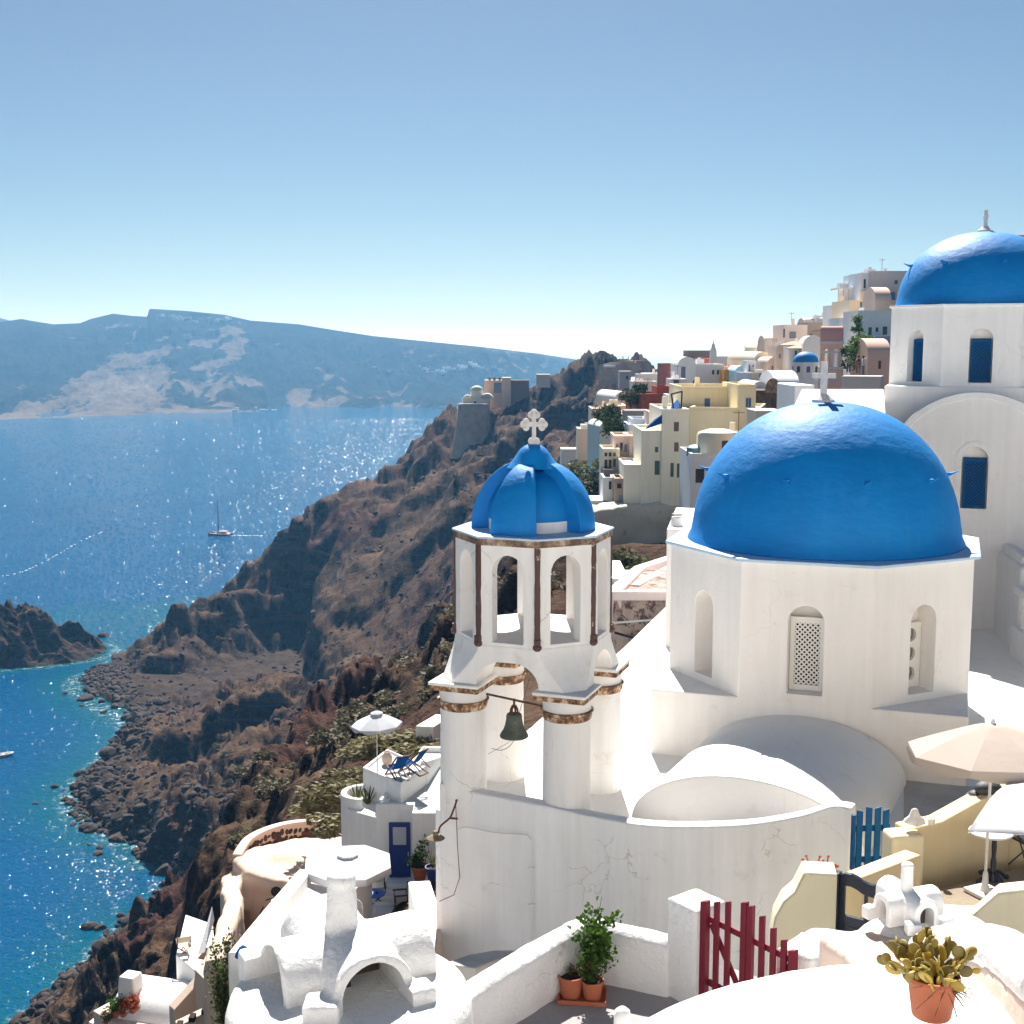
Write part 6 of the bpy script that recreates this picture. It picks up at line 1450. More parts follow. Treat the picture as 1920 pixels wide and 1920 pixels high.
def house(label, px0, px1, pt, pb, Y, c, D=6.0, yaw=0, ext=5, wins=(), rim=.25, roof=None, name='house', cat='house', group=None, top=None, shift=0.0):
    """block whose front face fills px0..px1, pt..pb at distance Y; yaw turns it about the front left edge"""
    a = W(px0, pt, Y); b = W(px1, pt, Y); wd_ = (b.x - a.x) / math.cos(R(yaw)); zt = a.z; zb = W(px0, pb, Y).z - ext
    fr = Fr((a.x, Y, 0), yaw); t = thing(name, label, cat, (a.x, Y, zb), group); m = vmat(c) if isinstance(c, tuple) else c
    w = build('wall', MB(fr).box(0, wd_, 0, D, zb, zt), m, t, smooth=0, bevel=.05 if Y < 160 else 0)
    if rim:
        k = .22
        mb = MB(fr)
        for r_ in ((0, wd_, 0, k), (0, wd_, D - k, D), (0, k, k, D - k), (wd_ - k, wd_, k, D - k)): mb.box(*r_, zt, zt + rim)
        build('parapet', mb, m, t, smooth=0)
    if roof == 'vault':
        mb = MB(fr); n = 14; h = wd_ / 2 * .9
        pr = [(wd_ / 2 * (1 - math.cos(math.pi * i / n)), zt - .02 + h * math.sin(math.pi * i / n)) for i in range(n + 1)]
        mb.loft([[(x, 0.02, z) for x, z in pr], [(x, D - .02, z) for x, z in pr]]); build('vault_roof', mb, vmat(top) if top else m, t, smooth=50)
    elif roof == 'xvault':
        mb = MB(fr); n = 14; h = min(D / 2 * .8, 1.8)
        pr = [(D / 2 * (1 - math.cos(math.pi * i / n)), zt - .02 + h * math.sin(math.pi * i / n)) for i in range(n + 1)]
        mb.loft([[(.02, y, z) for y, z in pr], [(wd_ - .02, y, z) for y, z in pr]]); build('vault_roof', mb, vmat(top) if top else m, t, smooth=50)
    rq = random.Random(label); wins = list(wins)
    if rim and Y < 260 and wd_ > 2.2:
        for _ in range(rq.choice((1, 1, 2))):
            cx_ = rq.uniform(.6, max(.7, wd_ - .6)); cy_ = rq.uniform(D * .4, D * .9); build('roof_chimney', MB(fr).cbox((cx_, cy_, zt - .05), (.5, .5, rq.uniform(.6, 1.3)), 0, .85), m, t, smooth=0)
        if rq.random() < .4: build('roof_hatch', MB(fr).box(wd_ * .2, wd_ * .2 + 1.2, D * .5, D * .5 + 1.5, zt - .05, zt + rq.uniform(.4, 1.0)), M['white_far'], t, smooth=0)
        if rq.random() < .3: build('roof_aerial', MB(fr).tube([(wd_ * .6, D * .6, zt), (wd_ * .6, D * .6, zt + 2.2)], .03, 4).tube([(wd_ * .6 - .5, D * .6, zt + 2), (wd_ * .6 + .5, D * .6, zt + 2)], .025, 4), M['iron'], t)
        if not wins and wd_ > 2.6 and pb - pt > 9:
            for f_ in ((.3, .72) if wd_ > 4 else (.5,)): wins.append((px0 + (px1 - px0) * f_, pt + (pb - pt) * .45, .9 * 2350 / Y, 1.2 * 2350 / Y, rq.choice('dbgr') if rq.random() < .7 else 'gy'))
    for wn_ in wins:
        x, y, ww, hh, kd = wn_[:5]; q = W(x, y, Y); lx = (q.x - a.x) / math.cos(R(yaw)) ; sc_ = Y / (2400 * .98); w2_, h2_ = ww * sc_ / 2 / math.cos(R(yaw)), hh * sc_ / 2
        zz = q.z
        f_ = build('window', MB(fr).add([], []).box(lx - w2_ - .07, lx + w2_ + .07, -.05, .02, zz - h2_ - .07, zz + h2_ + .07), m, t, smooth=0)
        build('pane', MB(fr).box(lx - w2_, lx + w2_, -.07, -.04, zz - h2_, zz + h2_), WIN[kd], f_, smooth=0)
    return t, fr, wd_, zt
def dome_on(t, c, r, h, m, n=28): return build('dome', MB().lathe(tuple(c), [(r * math.cos(R(a)), h * math.sin(R(a))) for a in range(0, 90, 9)] + [(.02, h)], n), m, t, smooth=60)

# the tall yellow house on its rendered cliff wall
yh, fr, wd_, zt = house('tall pale yellow house with grey-green shade side and small dark windows', 1241, 1293, 772, 1085, 118, GR, D=11, yaw=0, ext=14, wins=((1268, 800, 9, 17, 'r'), (1268, 838, 8, 17, 'r'), (1260, 881, 6, 26, 'g'), (1272, 882, 6, 26, 'g')))  # shade side and sunlit wing are put into the base colours
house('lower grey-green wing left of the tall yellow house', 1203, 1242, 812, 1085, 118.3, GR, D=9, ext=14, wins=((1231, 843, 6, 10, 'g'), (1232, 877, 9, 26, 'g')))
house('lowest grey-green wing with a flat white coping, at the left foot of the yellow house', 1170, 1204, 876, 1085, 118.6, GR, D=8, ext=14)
house('sunlit yellow wing running right from the tall yellow house', 1293, 1420, 768, 900, 118.2, YE, D=9, yaw=-14, ext=8)
house('raised yellow block with the blue arched door on the roof', 1276, 1400, 729, 772, 123, YE, D=9, ext=6, wins=((1326, 757, 10, 20, 'b'),))
house('yellow corner block with twin blue shutters', 1384, 1418, 726, 800, 117, YE, D=9, ext=6, wins=((1400, 755, 4, 17, 'b'), (1406, 755, 4, 17, 'b')))
zl = W(1170, 940, 118)
cr_ = [W(1098, 960, 113), W(1135, 955, 114.5), W(1175, 948, 115.8), W(1235, 950, 116.4), W(1310, 952, 116.6)]
o = build('cliff_render', MB().strip([tuple(p.xy) for p in cr_], 4, [p.z for p in cr_], -48, side=1.0), plaster('flaking_render', (0.66, 0.62, 0.53), stain=(.2, .19, .2), amount=.9, big=.2, var=.15, fine=2), smooth=60); soften(o, .35, 4, .5, .9, 2.5)
tagit(o, 'bulging flaked plaster retaining wall under the yellow house', 'wall')
# cylinder tanks beside the dome
q = W(1345, 840, 108); t = thing('round_house', 'cream cylindrical house with a small red window beside the large dome', 'house', (q.x, q.y, q.z - 4))
build('wall', MB().lathe((q.x, q.y, q.z - 4), [(1.75, 0), (1.75, 5.1), (1.6, 5.35), (.8, 5.6), (.02, 5.65)], 32), vmat(CR), t, smooth=40); build('window', MB().box(q.x + .1, q.x + .6, q.y - 1.8, q.y - 1.6, q.z + .05, q.z + .75), WIN['r'], t, smooth=0)
house('low white vaulted annex right of the cream cylinder house', 1366, 1420, 822, 870, 109, CR, D=6, ext=5, wins=((1372, 826, 8, 10, 'r'),))
house('white house with an arched opening, directly left of the large dome', 1295, 1360, 857, 985, 106, (.80, .80, .82), D=7, ext=8, wins=((1312, 892, 16, 26, 'd'),), rim=.3)
q = W(1308, 852, 107); tagit(build('water_tank', MB().lathe((q.x, q.y + 1, q.z - .2), [(.8, 0), (.8, .7), (.5, .9), (.02, .95)], 20), paint('teal_plastic', (.05, .18, .2)), smooth=40), 'teal water tank on the white roof left of the large dome', 'tank')
# houses stepping down left of the yellow one
house('cream house with two blue shutters and a balcony', 1152, 1180, 822, 880, 128, PK, D=6, yaw=0, ext=8, wins=((1157, 839, 5, 13, 'gy'), (1165, 838, 5, 16, 'd'), (1173, 840, 5, 14, 'gy')))
house('plain pinkish side wing of the balcony house', 1180, 1206, 822, 880, 127, PK, D=6, yaw=0, ext=6)
h_, fr, wd_, zt = house('cream house with a colonnade of square pillars over the scrub', 1130, 1162, 846, 905, 126, CR, D=5, ext=8, wins=((1136, 869, 5, 14, 'd'), (1144, 869, 5, 14, 'd'), (1152, 868, 5, 15, 'd'), (1136, 852, 5, 7, 'd'), (1144, 852, 5, 7, 'd'), (1152, 852, 5, 7, 'd')))
house('dark stone lower storey below the colonnade house', 1132, 1150, 880, 900, 124, (0.16, 0.14, 0.14), D=4, ext=3, rim=0)
house('white hut with a railed stair beside the scrub', 1131, 1152, 900, 923, 121, WH, D=4, ext=4, wins=((1144, 910, 5, 15, 'd'),))
house('narrow weathered brown and white house with grey shutters', 1152, 1171, 902, 948, 119, (0.42, 0.33, 0.28), D=4, ext=6, wins=((1161, 911, 8, 9, 'd'), (1165, 935, 10, 13, 'gy')))
house('white terrace block above the dark rubble wall', 1103, 1150, 938, 948, 121, WH, D=4, ext=1, rim=0)
house('dark rubble wall under the white terrace block', 1103, 1172, 947, 955, 120.4, (0.16, 0.12, 0.10), D=4, ext=3, rim=0)
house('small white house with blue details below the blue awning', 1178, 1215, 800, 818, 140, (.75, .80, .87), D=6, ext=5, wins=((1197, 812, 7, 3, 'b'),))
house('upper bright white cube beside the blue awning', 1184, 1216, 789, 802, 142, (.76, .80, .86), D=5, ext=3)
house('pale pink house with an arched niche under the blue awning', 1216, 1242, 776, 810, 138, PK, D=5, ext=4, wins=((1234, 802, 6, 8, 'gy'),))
def sail(label, pts): 
    o = build('sun_sail', MB().add([tuple(W(*p)) for p in pts], [tuple(range(len(pts)))]), M['blue_cloth'], smooth=0); o.modifiers.new('t', 'SOLIDIFY').thickness = .05; tagit(o, label, 'awning')
sail('blue sun sail stretched left of the tall yellow house', ((1208, 806, 115), (1226, 787, 117.4), (1241, 778, 117.9), (1241, 794, 117.4)))
sail('blue sun sail slung beside the roof frame of the yellow house', ((1255, 768, 124), (1274, 744, 126), (1273, 765, 122), (1262, 768, 121)))
t = thing('roof_frame', 'thin dark metal frame on the roof left of the yellow block', 'frame', tuple(W(1263, 768, 120))); mb = MB()
for a_, b_ in (((1259, 739, 121), (1263, 768, 120)), ((1279, 734, 121), (1277, 768, 120)), ((1259, 739, 121), (1279, 734, 121))): mb.tube([W(*a_), W(*b_)], .08, 5)
build('bars', mb, M['navy'], t)
house('terracotta red house with a stepped top', 1203, 1255, 742, 765, 168, RD, D=8, yaw=10, ext=8, wins=((1207, 747, 4, 9, 'd'),))
house('stepped upper block of the terracotta red house', 1231, 1259, 728, 742, 170, RD, D=6, ext=3)
house('grey stone wall terrace below the red house', 1172, 1218, 770, 800, 150, (0.27, 0.25, 0.24), D=4, ext=3, rim=0)
house('pink terrace block with two closed parasols', 1109, 1150, 769, 790, 190, PK, D=8, ext=6)
house('low pink wing right of the parasol terrace', 1140, 1176, 764, 780, 186, BG, D=8, ext=6)
for k, px_ in enumerate((1116, 1135)):
    q = W(px_, 768, 190); t = thing('closed_parasol', ['left closed cream parasol on the pink terrace', 'right closed cream parasol on the pink terrace'][k], 'parasol', tuple(q)); build('folded_canopy', MB().lathe(tuple(q), [(.06, 0), (.08, .3), (.32, .5), (.22, 1.0), (.08, 1.25), (.02, 1.3)], 10), M['canvas'], t)
house('white shed with a dark open front above the scrub', 1083, 1120, 805, 828, 205, CR, D=5, ext=3, rim=.1, wins=((1112, 819, 20, 18, 'd'),))
house('low white terrace wall stepping down the slope', 1052, 1088, 842, 850, 230, WH, D=4, ext=2, rim=0)
house('barrel vaulted beige house with a white front stripe', 1153, 1184, 748, 758, 205, BG, D=10, yaw=14, ext=5, roof='vault', rim=0, top=WH)
house('small pale house with laundry near the vaulted beige house', 1186, 1232, 718, 738, 225, (.68, .60, .54), D=6, ext=5, wins=((1190, 727, 3, 8, 'r'),))
house('white house low on the skyline next to the dark red cube', 1196, 1243, 704, 722, 250, (.72, .66, .62), D=6, ext=6, wins=((1238, 714, 3, 10, 'd'),))
house('flat white roof terrace beside the castle rocks', 1205, 1228, 700, 706, 300, WH, D=6, ext=4, rim=0)
q = W(1250, 730, 195); t = thing('white_cupola', 'small white ball-shaped cupola on a dark drum', 'dome', (q.x, q.y, q.z - 2.4)); build('drum', MB().lathe((q.x, q.y, q.z - 2.4), [(.45, 0), (.45, 1.9)], 14), vmat((.2, .09, .08)), t, smooth=40); dome_on(t, (q.x, q.y, q.z - .8), .8, .95, M['white_far'])
house('dark red cube house with one small window', 1243, 1267, 685, 712, 210, (0.24, 0.08, 0.07), D=8, ext=6, wins=((1254, 700, 4, 7, 'd'),))
house('white gabled house with two small green windows', 1303, 1357, 686, 726, 200, WH, D=9, ext=6, roof=None, wins=((1337, 698, 4, 8, 'g'), (1346, 698, 4, 8, 'g')))
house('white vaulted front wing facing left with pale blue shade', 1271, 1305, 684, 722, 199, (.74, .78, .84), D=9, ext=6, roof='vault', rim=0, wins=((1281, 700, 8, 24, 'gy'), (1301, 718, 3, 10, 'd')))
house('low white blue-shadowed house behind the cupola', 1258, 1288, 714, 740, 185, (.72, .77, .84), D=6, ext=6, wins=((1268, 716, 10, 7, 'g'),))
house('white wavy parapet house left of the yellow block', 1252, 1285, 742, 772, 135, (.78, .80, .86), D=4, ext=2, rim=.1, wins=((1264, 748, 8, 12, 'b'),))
house('brown weathered long roof block on the skyline', 1289, 1333, 657, 672, 245, (0.27, 0.23, 0.20), D=6, ext=4, rim=0)
house('brown base wall with a red panel below the long roof block', 1289, 1312, 672, 684, 240, (0.33, 0.24, 0.20), D=5, ext=3, rim=0)
house('red painted low wall beside the white belfry', 1310, 1334, 672, 680, 235, (0.55, 0.16, 0.09), D=3, ext=3, rim=0)
q = W(1337, 676, 232); t = thing('small_belfry', 'slim white belfry with a pointed top on the skyline', 'bell tower', (q.x, q.y, q.z - 3)); build('tower', MB().loft([[(q.x - .75, q.y - .75, q.z - 3), (q.x + .75, q.y - .75, q.z - 3), (q.x + .75, q.y + .75, q.z - 3), (q.x - .75, q.y + .75, q.z - 3)], [(q.x - .5, q.y - .5, q.z + 2.0), (q.x + .5, q.y - .5, q.z + 2.0), (q.x + .5, q.y + .5, q.z + 2.0), (q.x - .5, q.y + .5, q.z + 2.0)]]), M['white_far'], t, smooth=0); build('spire', MB().lathe((q.x, q.y, q.z + 2), [(.55, 0), (.35, .35), (.32, .8), (.1, 1.1), (.05, 1.8)], 10), M['white_far'], t)
house('white parapet terrace with strolling people', 1342, 1397, 668, 694, 238, (.74, .72, .74), D=1.0, ext=4, rim=0, yaw=-4)
house('orange house between the white gabled house and the pale blue one', 1358, 1388, 696, 722, 196, OR, D=7, ext=5, wins=((1366, 716, 5, 7, 'd'), (1377, 716, 3, 5, 'd')))
house('pale blue vaulted house', 1379, 1402, 696, 720, 190, LB, D=7, ext=5, roof='vault', rim=0)
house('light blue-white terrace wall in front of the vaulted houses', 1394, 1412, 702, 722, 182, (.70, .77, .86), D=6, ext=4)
house('long pale beige terrace wall under the vaulted houses', 1411, 1472, 702, 716, 181, (.62, .54, .47), D=6, ext=5)
house('large beige barrel vaulted house with a turquoise doorway', 1414, 1450, 676, 702, 192, (.64, .55, .43), D=10, yaw=14, ext=4, roof='vault', rim=0, wins=((1431, 681, 4, 5, 'd'), (1432, 694, 7, 18, 'gy')))
house('smaller pinkish barrel vaulted house', 1440, 1464, 680, 702, 187, (.66, .52, .43), D=7, yaw=10, ext=4, roof='vault', rim=0, wins=((1450, 690, 7, 8, 'gy'),))
house('white glazed kiosk by the vaulted houses', 1401, 1417, 680, 700, 186, (.76, .78, .80), D=4, ext=3, wins=((1405, 690, 3, 12, 'gy'), (1412, 690, 3, 12, 'gy')))
# ruined brown stone building
rb, fr, wd_, zt = house('ruined dark brown stone building with blank door openings', 1418, 1500, 732, 775, 132, plaster('brown_rubble_masonry', (0.15, 0.11, 0.085), var=.5, big=1.6, fine=4, b1=1, stain=(.32, .27, .22), amount=.8, streak=0), D=6, ext=5, rim=0, wins=((1448, 762, 5, 22, 'd'), (1458, 762, 6, 22, 'r'), (1470, 762, 6, 20, 'r')))
for k, (px_, r_) in enumerate(((1426, 3.0), (1480, 3.4))): pass
house('white vaulted roof left of the brown stone gable', 1411, 1438, 727, 735, 138, WH, D=9, ext=3, roof='vault', rim=0)
house('broad white vaulted roof right of the brown stone gable', 1452, 1500, 727, 735, 138, WH, D=9, ext=3, roof='xvault', rim=0)
q = W(1449, 731, 131.5); t = thing('stone_gable', 'round topped brown rubble gable between the white vaults', 'gable', tuple(q)); build('gable_wall', arch_prism(Fr(q), .72, -.3, .2, 1.0, 0, .5), rust_mat('rubble_gable', (.1, .07, .05), (.25, .18, .13), (.5, .42, .33), .35, .65, 2.2), t, smooth=0)
# small church with a blue dome, pink bell tower
q = W(1510, 700, 165); t = thing('small_domed_church', 'small white church with a little blue dome beside the pink bell tower', 'church', (q.x, q.y, q.z - 3))
rD = 1.62
build('drum', MB().prism([(q.x + 1.72 * math.cos(R(22.5 + 45 * k)), q.y + 1.72 * math.sin(R(22.5 + 45 * k))) for k in range(8)], q.z - 3, W(1510, 679, 165).z), M['white_far'], t, smooth=0)
dome_on(t, (q.x, q.y, W(1510, 679, 165).z), rD, 1.35, M['dome'])
for k in (-2, -1, 0, 1, 2):
    f_ = Fr((q.x, q.y, 0), k * 45); build('window', arch_prism(f_, .22, W(1510, 698, 165).z, W(1510, 689, 165).z, .2, -1.66, -1.55, 6), WIN['d'] if k else WIN['b'], t, smooth=0)
build('lower_roof', MB().lathe((q.x, q.y, q.z - 3.4), [(3.1, 0), (3.0, 1.6), (2.0, 2.6), (1.7, 3.0)], 30), M['white_far'], t, smooth=50)
bt = W(1557, 720, 150); cx, cy = bt.x, bt.y; zz = lambda py: W(1557, py, 150).z
t = thing('pink_bell_tower', 'coral pink bell tower with white trim and a vaulted top', 'bell tower', (cx, cy, zz(760))); fr = Fr((cx, cy, 0), -18); CO = vmat(CORAL); sw = 1.22
build('base', MB(fr).box(-sw * 1.1, sw * 1.1, -1, 1, zz(775), zz(694)), CO, t, smooth=0); build('shaft', MB(fr).box(-sw, sw, -.9, .9, zz(694), zz(645)), CO, t, smooth=0)
s_ = [o for o in t.children if o.name.startswith('shaft')][0]; cut(s_, merge(arch_prism(Fr((fr((-.55, 0, 0)).x, fr((-.55, 0, 0)).y, 0), -18), .27, zz(688), zz(658), .27, -2, 2, 8), arch_prism(Fr((fr((.55, 0, 0)).x, fr((.55, 0, 0)).y, 0), -18), .27, zz(688), zz(658), .27, -2, 2, 8)), 30)
for z0_, z1_, k in ((692, 688, 1.16), (645, 640, 1.1), (662, 658, 1.03), (716, 713, 1.12)): build('trim_band', MB(fr).box(-sw * k, sw * k, -1.0 * k, 1.0 * k, zz(z0_), zz(z1_)), M['white_far'], t, smooth=0)
for x in (-.27, .27, -.83, .83): build('arch_pillar', MB(fr).box(x - .06, x + .06, -1.0, -.9, zz(688), zz(656)), M['white_far'], t, smooth=0)
build('vault_top', MB(fr).loft([[(-sw * 1.02, y, z), (sw * 1.02, y, z)][::1] * 1 + [] for y, z in ()] or [[(-sw * 1.02, .95 * math.cos(R(a)), zz(640) + 1.75 * math.sin(R(a))) for a in range(0, 181, 15)], [(sw * 1.02, .95 * math.cos(R(a)), zz(640) + 1.75 * math.sin(R(a))) for a in range(0, 181, 15)]]), vmat((.58, .30, .27)), t, smooth=50)
# higher cluster behind
house('pale pink block with a shaded courtyard on the stepped skyline', 1470, 1514, 612, 640, 190, (.60, .50, .44), D=8, ext=8, wins=((1486, 628, 12, 12, 'gy'), (1470, 625, 3, 16, 'd')))
house('small plain beige cube left on the stepped skyline', 1448, 1470, 637, 652, 195, (.58, .49, .42), D=6, ext=8)
house('narrow beige house with stair parapet above the small church', 1456, 1490, 652, 680, 185, (.56, .46, .38), D=6, ext=7, wins=((1470, 660, 4, 8, 'd'), (1462, 668, 3, 8, 'gy')))
house('white roofed house behind the little blue dome', 1488, 1530, 650, 685, 178, (.68, .62, .57), D=7, ext=6, wins=((1492, 668, 3, 20, 'd'), (1520, 664, 4, 6, 'd')))
house('brownish low block with antennas above the pink tower', 1514, 1548, 608, 640, 195, (.45, .36, .28), D=7, ext=7, wins=((1520, 630, 5, 8, 'd'),))
house('big beige vault beside the pink tower', 1506, 1542, 645, 668, 172, (.66, .59, .53), D=8, yaw=-8, ext=6, roof='vault', rim=0)
house('white sunlit terrace block behind the pink tower', 1530, 1572, 600, 640, 205, (.70, .68, .67), D=8, ext=8)
house('large grey-white modern house at the top of the village', 1628, 1710, 510, 552, 175, (.60, .58, .60), D=10, ext=6, rim=.15, wins=((1680, 529, 5, 7, 'd'),))
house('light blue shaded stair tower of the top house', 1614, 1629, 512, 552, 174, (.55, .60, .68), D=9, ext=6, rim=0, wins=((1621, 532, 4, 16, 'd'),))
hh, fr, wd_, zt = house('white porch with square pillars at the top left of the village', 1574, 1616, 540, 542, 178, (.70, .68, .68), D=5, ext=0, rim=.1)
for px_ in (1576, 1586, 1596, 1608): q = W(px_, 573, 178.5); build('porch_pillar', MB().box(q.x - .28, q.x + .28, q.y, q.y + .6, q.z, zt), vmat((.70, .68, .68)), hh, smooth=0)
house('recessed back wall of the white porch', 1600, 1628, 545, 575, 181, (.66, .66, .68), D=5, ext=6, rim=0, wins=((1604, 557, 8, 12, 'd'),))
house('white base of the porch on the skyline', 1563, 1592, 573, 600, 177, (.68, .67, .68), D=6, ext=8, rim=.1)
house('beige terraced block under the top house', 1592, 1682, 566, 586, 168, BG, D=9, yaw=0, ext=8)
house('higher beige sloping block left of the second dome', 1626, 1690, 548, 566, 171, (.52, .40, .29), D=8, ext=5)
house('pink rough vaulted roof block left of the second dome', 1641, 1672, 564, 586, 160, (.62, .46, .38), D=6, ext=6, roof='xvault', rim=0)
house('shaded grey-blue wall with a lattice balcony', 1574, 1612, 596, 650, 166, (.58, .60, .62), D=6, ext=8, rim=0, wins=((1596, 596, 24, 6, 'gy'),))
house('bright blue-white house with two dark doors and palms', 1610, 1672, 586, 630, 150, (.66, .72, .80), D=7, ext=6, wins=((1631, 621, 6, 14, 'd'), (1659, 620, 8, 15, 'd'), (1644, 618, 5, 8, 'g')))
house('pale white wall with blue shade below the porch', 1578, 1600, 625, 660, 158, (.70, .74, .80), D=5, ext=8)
house('purple-blue painted wall with flaking brown patches', 1640, 1675, 630, 660, 146, plaster('flaking_blue_wall', (.30, .38, .60), stain=(.33, .2, .15), amount=1.0, big=.5, fine=1.5), D=5, ext=6, rim=0)
house('pinkish tapering house with a slit window and a domed roof', 1627, 1672, 671, 722, 118, (.62, .42, .34), D=6, ext=6, roof='xvault', rim=0, wins=((1649, 684, 5, 15, 'r'), (1638, 716, 6, 18, 'gy')))
house('white rendered wall below the pink tower', 1578, 1645, 705, 735, 105, (.50, .47, .45), D=3, yaw=-20, ext=4, rim=0)
quad_block('roof_terrace', 'broad white roof terrace left of the second church, behind the dome cross', [tuple(Z(1470, 800, -1.75).xy), tuple(Z(1662, 790, -1.75).xy), tuple(Z(1657, 729.5, -1.75).xy), tuple(Z(1503, 729.5, -1.75).xy)], -1.75, -9, M['warm'], cat='terrace')
house('white flared buttress wall behind the dome cross', 1490, 1528, 722, 765, 60, (.78, .76, .74), D=4, yaw=0, ext=6, rim=0)
house('white wall between the brown ruin and the large dome', 1418, 1470, 770, 800, 100, (.62, .50, .40), D=4, ext=4, rim=0)
house('sliver of a reddish roof at the right edge beside the upper dome', 1908, 1990, 440, 470, 75, (.50, .30, .24), D=8, ext=6, rim=0)
# parasols and people on terraces
for k, (px_, py_, Y_, r_) in enumerate(((1487, 640, 180, 1.9), (1502, 646, 176, 2.1), (1535, 616, 196, 1.7), (1381, 719, 178, 1.8))):
    um = W(px_, py_, Y_); umbrella(um, r_, .5, 8, M['canvas'] if k < 3 else M['white_cloth'], ['cream parasol leftmost above the little blue dome', 'cream parasol right of another above the little blue dome', 'cream parasol under the skyline antennas', 'white parasol in front of the orange house'][k], zfoot=um.z - 2.4, val=.1)
def person(px_, py_, Y_, h, label, top, leg, seed):
    q = W(px_, py_, Y_); t = thing('person', label, 'person', tuple(q)); s = h / 1.7; rr = random.Random(seed); fr = Fr(q, rr.uniform(0, 360))
    vs = [(0, 0, .95), (0, 0, 1.2), (0, 0, 1.42), (0, 0, 1.5), (0, .01, 1.62), (-.18, 0, 1.38), (-.24, .02, 1.1), (-.22, .1, .88), (.18, 0, 1.38), (.24, -.02, 1.1), (.22, .06, .86), (-.1, 0, .88), (-.11, .06, .48), (-.11, -.02, .04), (-.11, .1, .03), (.1, 0, .88), (.11, -.08, .48), (.12, -.1, .04), (.12, .02, .03)]
    es = [(0, 1), (1, 2), (2, 3), (3, 4), (2, 5), (5, 6), (6, 7), (2, 8), (8, 9), (9, 10), (0, 11), (11, 12), (12, 13), (13, 14), (0, 15), (15, 16), (16, 17), (17, 18)]
    rad = [.13, .13, .13, .055, .105, .06, .045, .035, .06, .045, .035, .09, .065, .045, .04, .09, .065, .045, .04]
    me = bpy.data.meshes.new('body'); me.from_pydata([tuple(Vector(fr((x * s, y * s, z * s))) - Vector(q)) for x, y, z in vs], es, [])
    o = bpy.data.objects.new('body', me); link(o, t); m_ = o.modifiers.new('skin', 'SKIN')
    for i, r_ in enumerate(rad): me.skin_vertices[0].data[i].radius = (r_ * s, r_ * s)
    me.skin_vertices[0].data[0].use_root = True
    o.modifiers.new('sub', 'SUBSURF').levels = 1; o.modifiers['sub'].render_levels = 1; me.materials.append(SKIN)
    build('shirt', MB(fr).lathe((0, 0, 0), [(.17 * s, .92 * s), (.16 * s, 1.15 * s), (.19 * s, 1.36 * s), (.1 * s, 1.46 * s)], 12, ay=.75), plain('shirt_cloth', top), t, smooth=60)
    build('trousers', merge(MB(fr).lathe((-.11 * s, .02, 0), [(.07 * s, .15 * s), (.10 * s, .9 * s)], 10), MB(fr).lathe((.11 * s, -.03, 0), [(.07 * s, .15 * s), (.10 * s, .9 * s)], 10)), plain('trouser_cloth', leg), t, smooth=60)
    build('hair', MB(fr).ball((0, .01 * s, 1.66 * s), .11 * s, 10, 7), plain('dark_hair', (.04, .03, .02)), t, smooth=60)
SKIN = plain('skin', (.45, .26, .18), .6)
for k, a_ in enumerate(((1374, 690, 233, 1.75, 'person in an olive top leaning by the white parapet', (.25, .2, .06), (.1, .08, .07)), (1381, 690, 233, 1.6, 'smaller person in pink standing beside the parapet wall', (.5, .2, .25), (.2, .1, .12)), (1389, 688, 233, 1.85, 'tall person in dark blue by the parapet end', (.04, .05, .12), (.05, .05, .08)),
                       (1206, 700, 330, 1.7, 'person in red on the path by the castle rocks', (.5, .05, .06), (.1, .1, .15)), (1200, 700, 332, 1.7, 'person in white on the path by the castle rocks', (.7, .7, .7), (.3, .1, .1)), (1168, 676, 478, 2.0, 'tiny person in red on top of the castle ruin', (.5, .06, .05), (.05, .05, .08)), (1178, 677, 478, 2.0, 'tiny dark clad person on top of the castle ruin', (.06, .06, .08), (.05, .05, .06)), (1131, 681, 480, 2.0, 'tiny person at the left end of the castle ruin', (.3, .1, .1), (.05, .05, .06)),
                       (1618, 705, 112, 1.7, 'person in a white shirt under the green tree', (.75, .77, .8), (.1, .12, .2)), (1609, 703, 113, 1.65, 'person in a dark dress in the shade of the green tree', (.05, .05, .07), (.2, .1, .1)), (1591, 700, 114, 1.7, 'person in bright green under the green tree', (.02, .35, .12), (.08, .08, .1)))):
    person(*a_, k)

# castle ruin and the little church on the far spur
M['ruin'] = plaster('ruin_masonry', (0.62, 0.46, 0.34), var=.4, big=.3, fine=1.2, b1=1, streak=0, stain=(.12, .09, .08), amount=.7)
mb = MB(); rr = random.Random(9); pth = [W(1128, 684, 482), W(1150, 679, 480), W(1172, 677, 479), W(1190, 676, 478), W(1203, 676, 480), W(1206, 684, 484)]
mb.strip([tuple(p.xy) for p in pth], 5.5, [p.z for p in pth], [p.z - 8 for p in pth]); o = build('castle_ruin', mb, M['ruin'], smooth=30)
cut(o, MB().cbox(tuple(W(1190, 680, 476)), (.8, 8, 1.4)).add([], []), 30); tagit(o, 'broken brown stone castle platform on top of the rocky spur', 'ruin')
house('white flat slab roof on the castle rocks', 1133, 1154, 685, 688, 474, (.8, .78, .76), D=6, ext=0.2, rim=0)
house('long low ruined wall with a pale roof, left on the spur crest', 1006, 1032, 702, 707, 492, (.6, .48, .4), D=8, ext=4, rim=0)
house('roofless stone ruin with a dark doorway under the castle', 1162, 1184, 696, 712, 455, (.5, .4, .33), D=7, ext=3, rim=0, wins=((1176, 708, 5, 7, 'd'),))
house('ruined mansion with an arched window on the spur', 908, 944, 713, 745, 500, (.62, .42, .31), D=9, ext=4, rim=0, wins=((933, 727, 14, 18, 'gy'), (944, 735, 4, 14, 'd')))
house('right wing of the ruined mansion with a pale gable', 941, 958, 708, 745, 499, (.70, .52, .40), D=8, ext=4, rim=0)
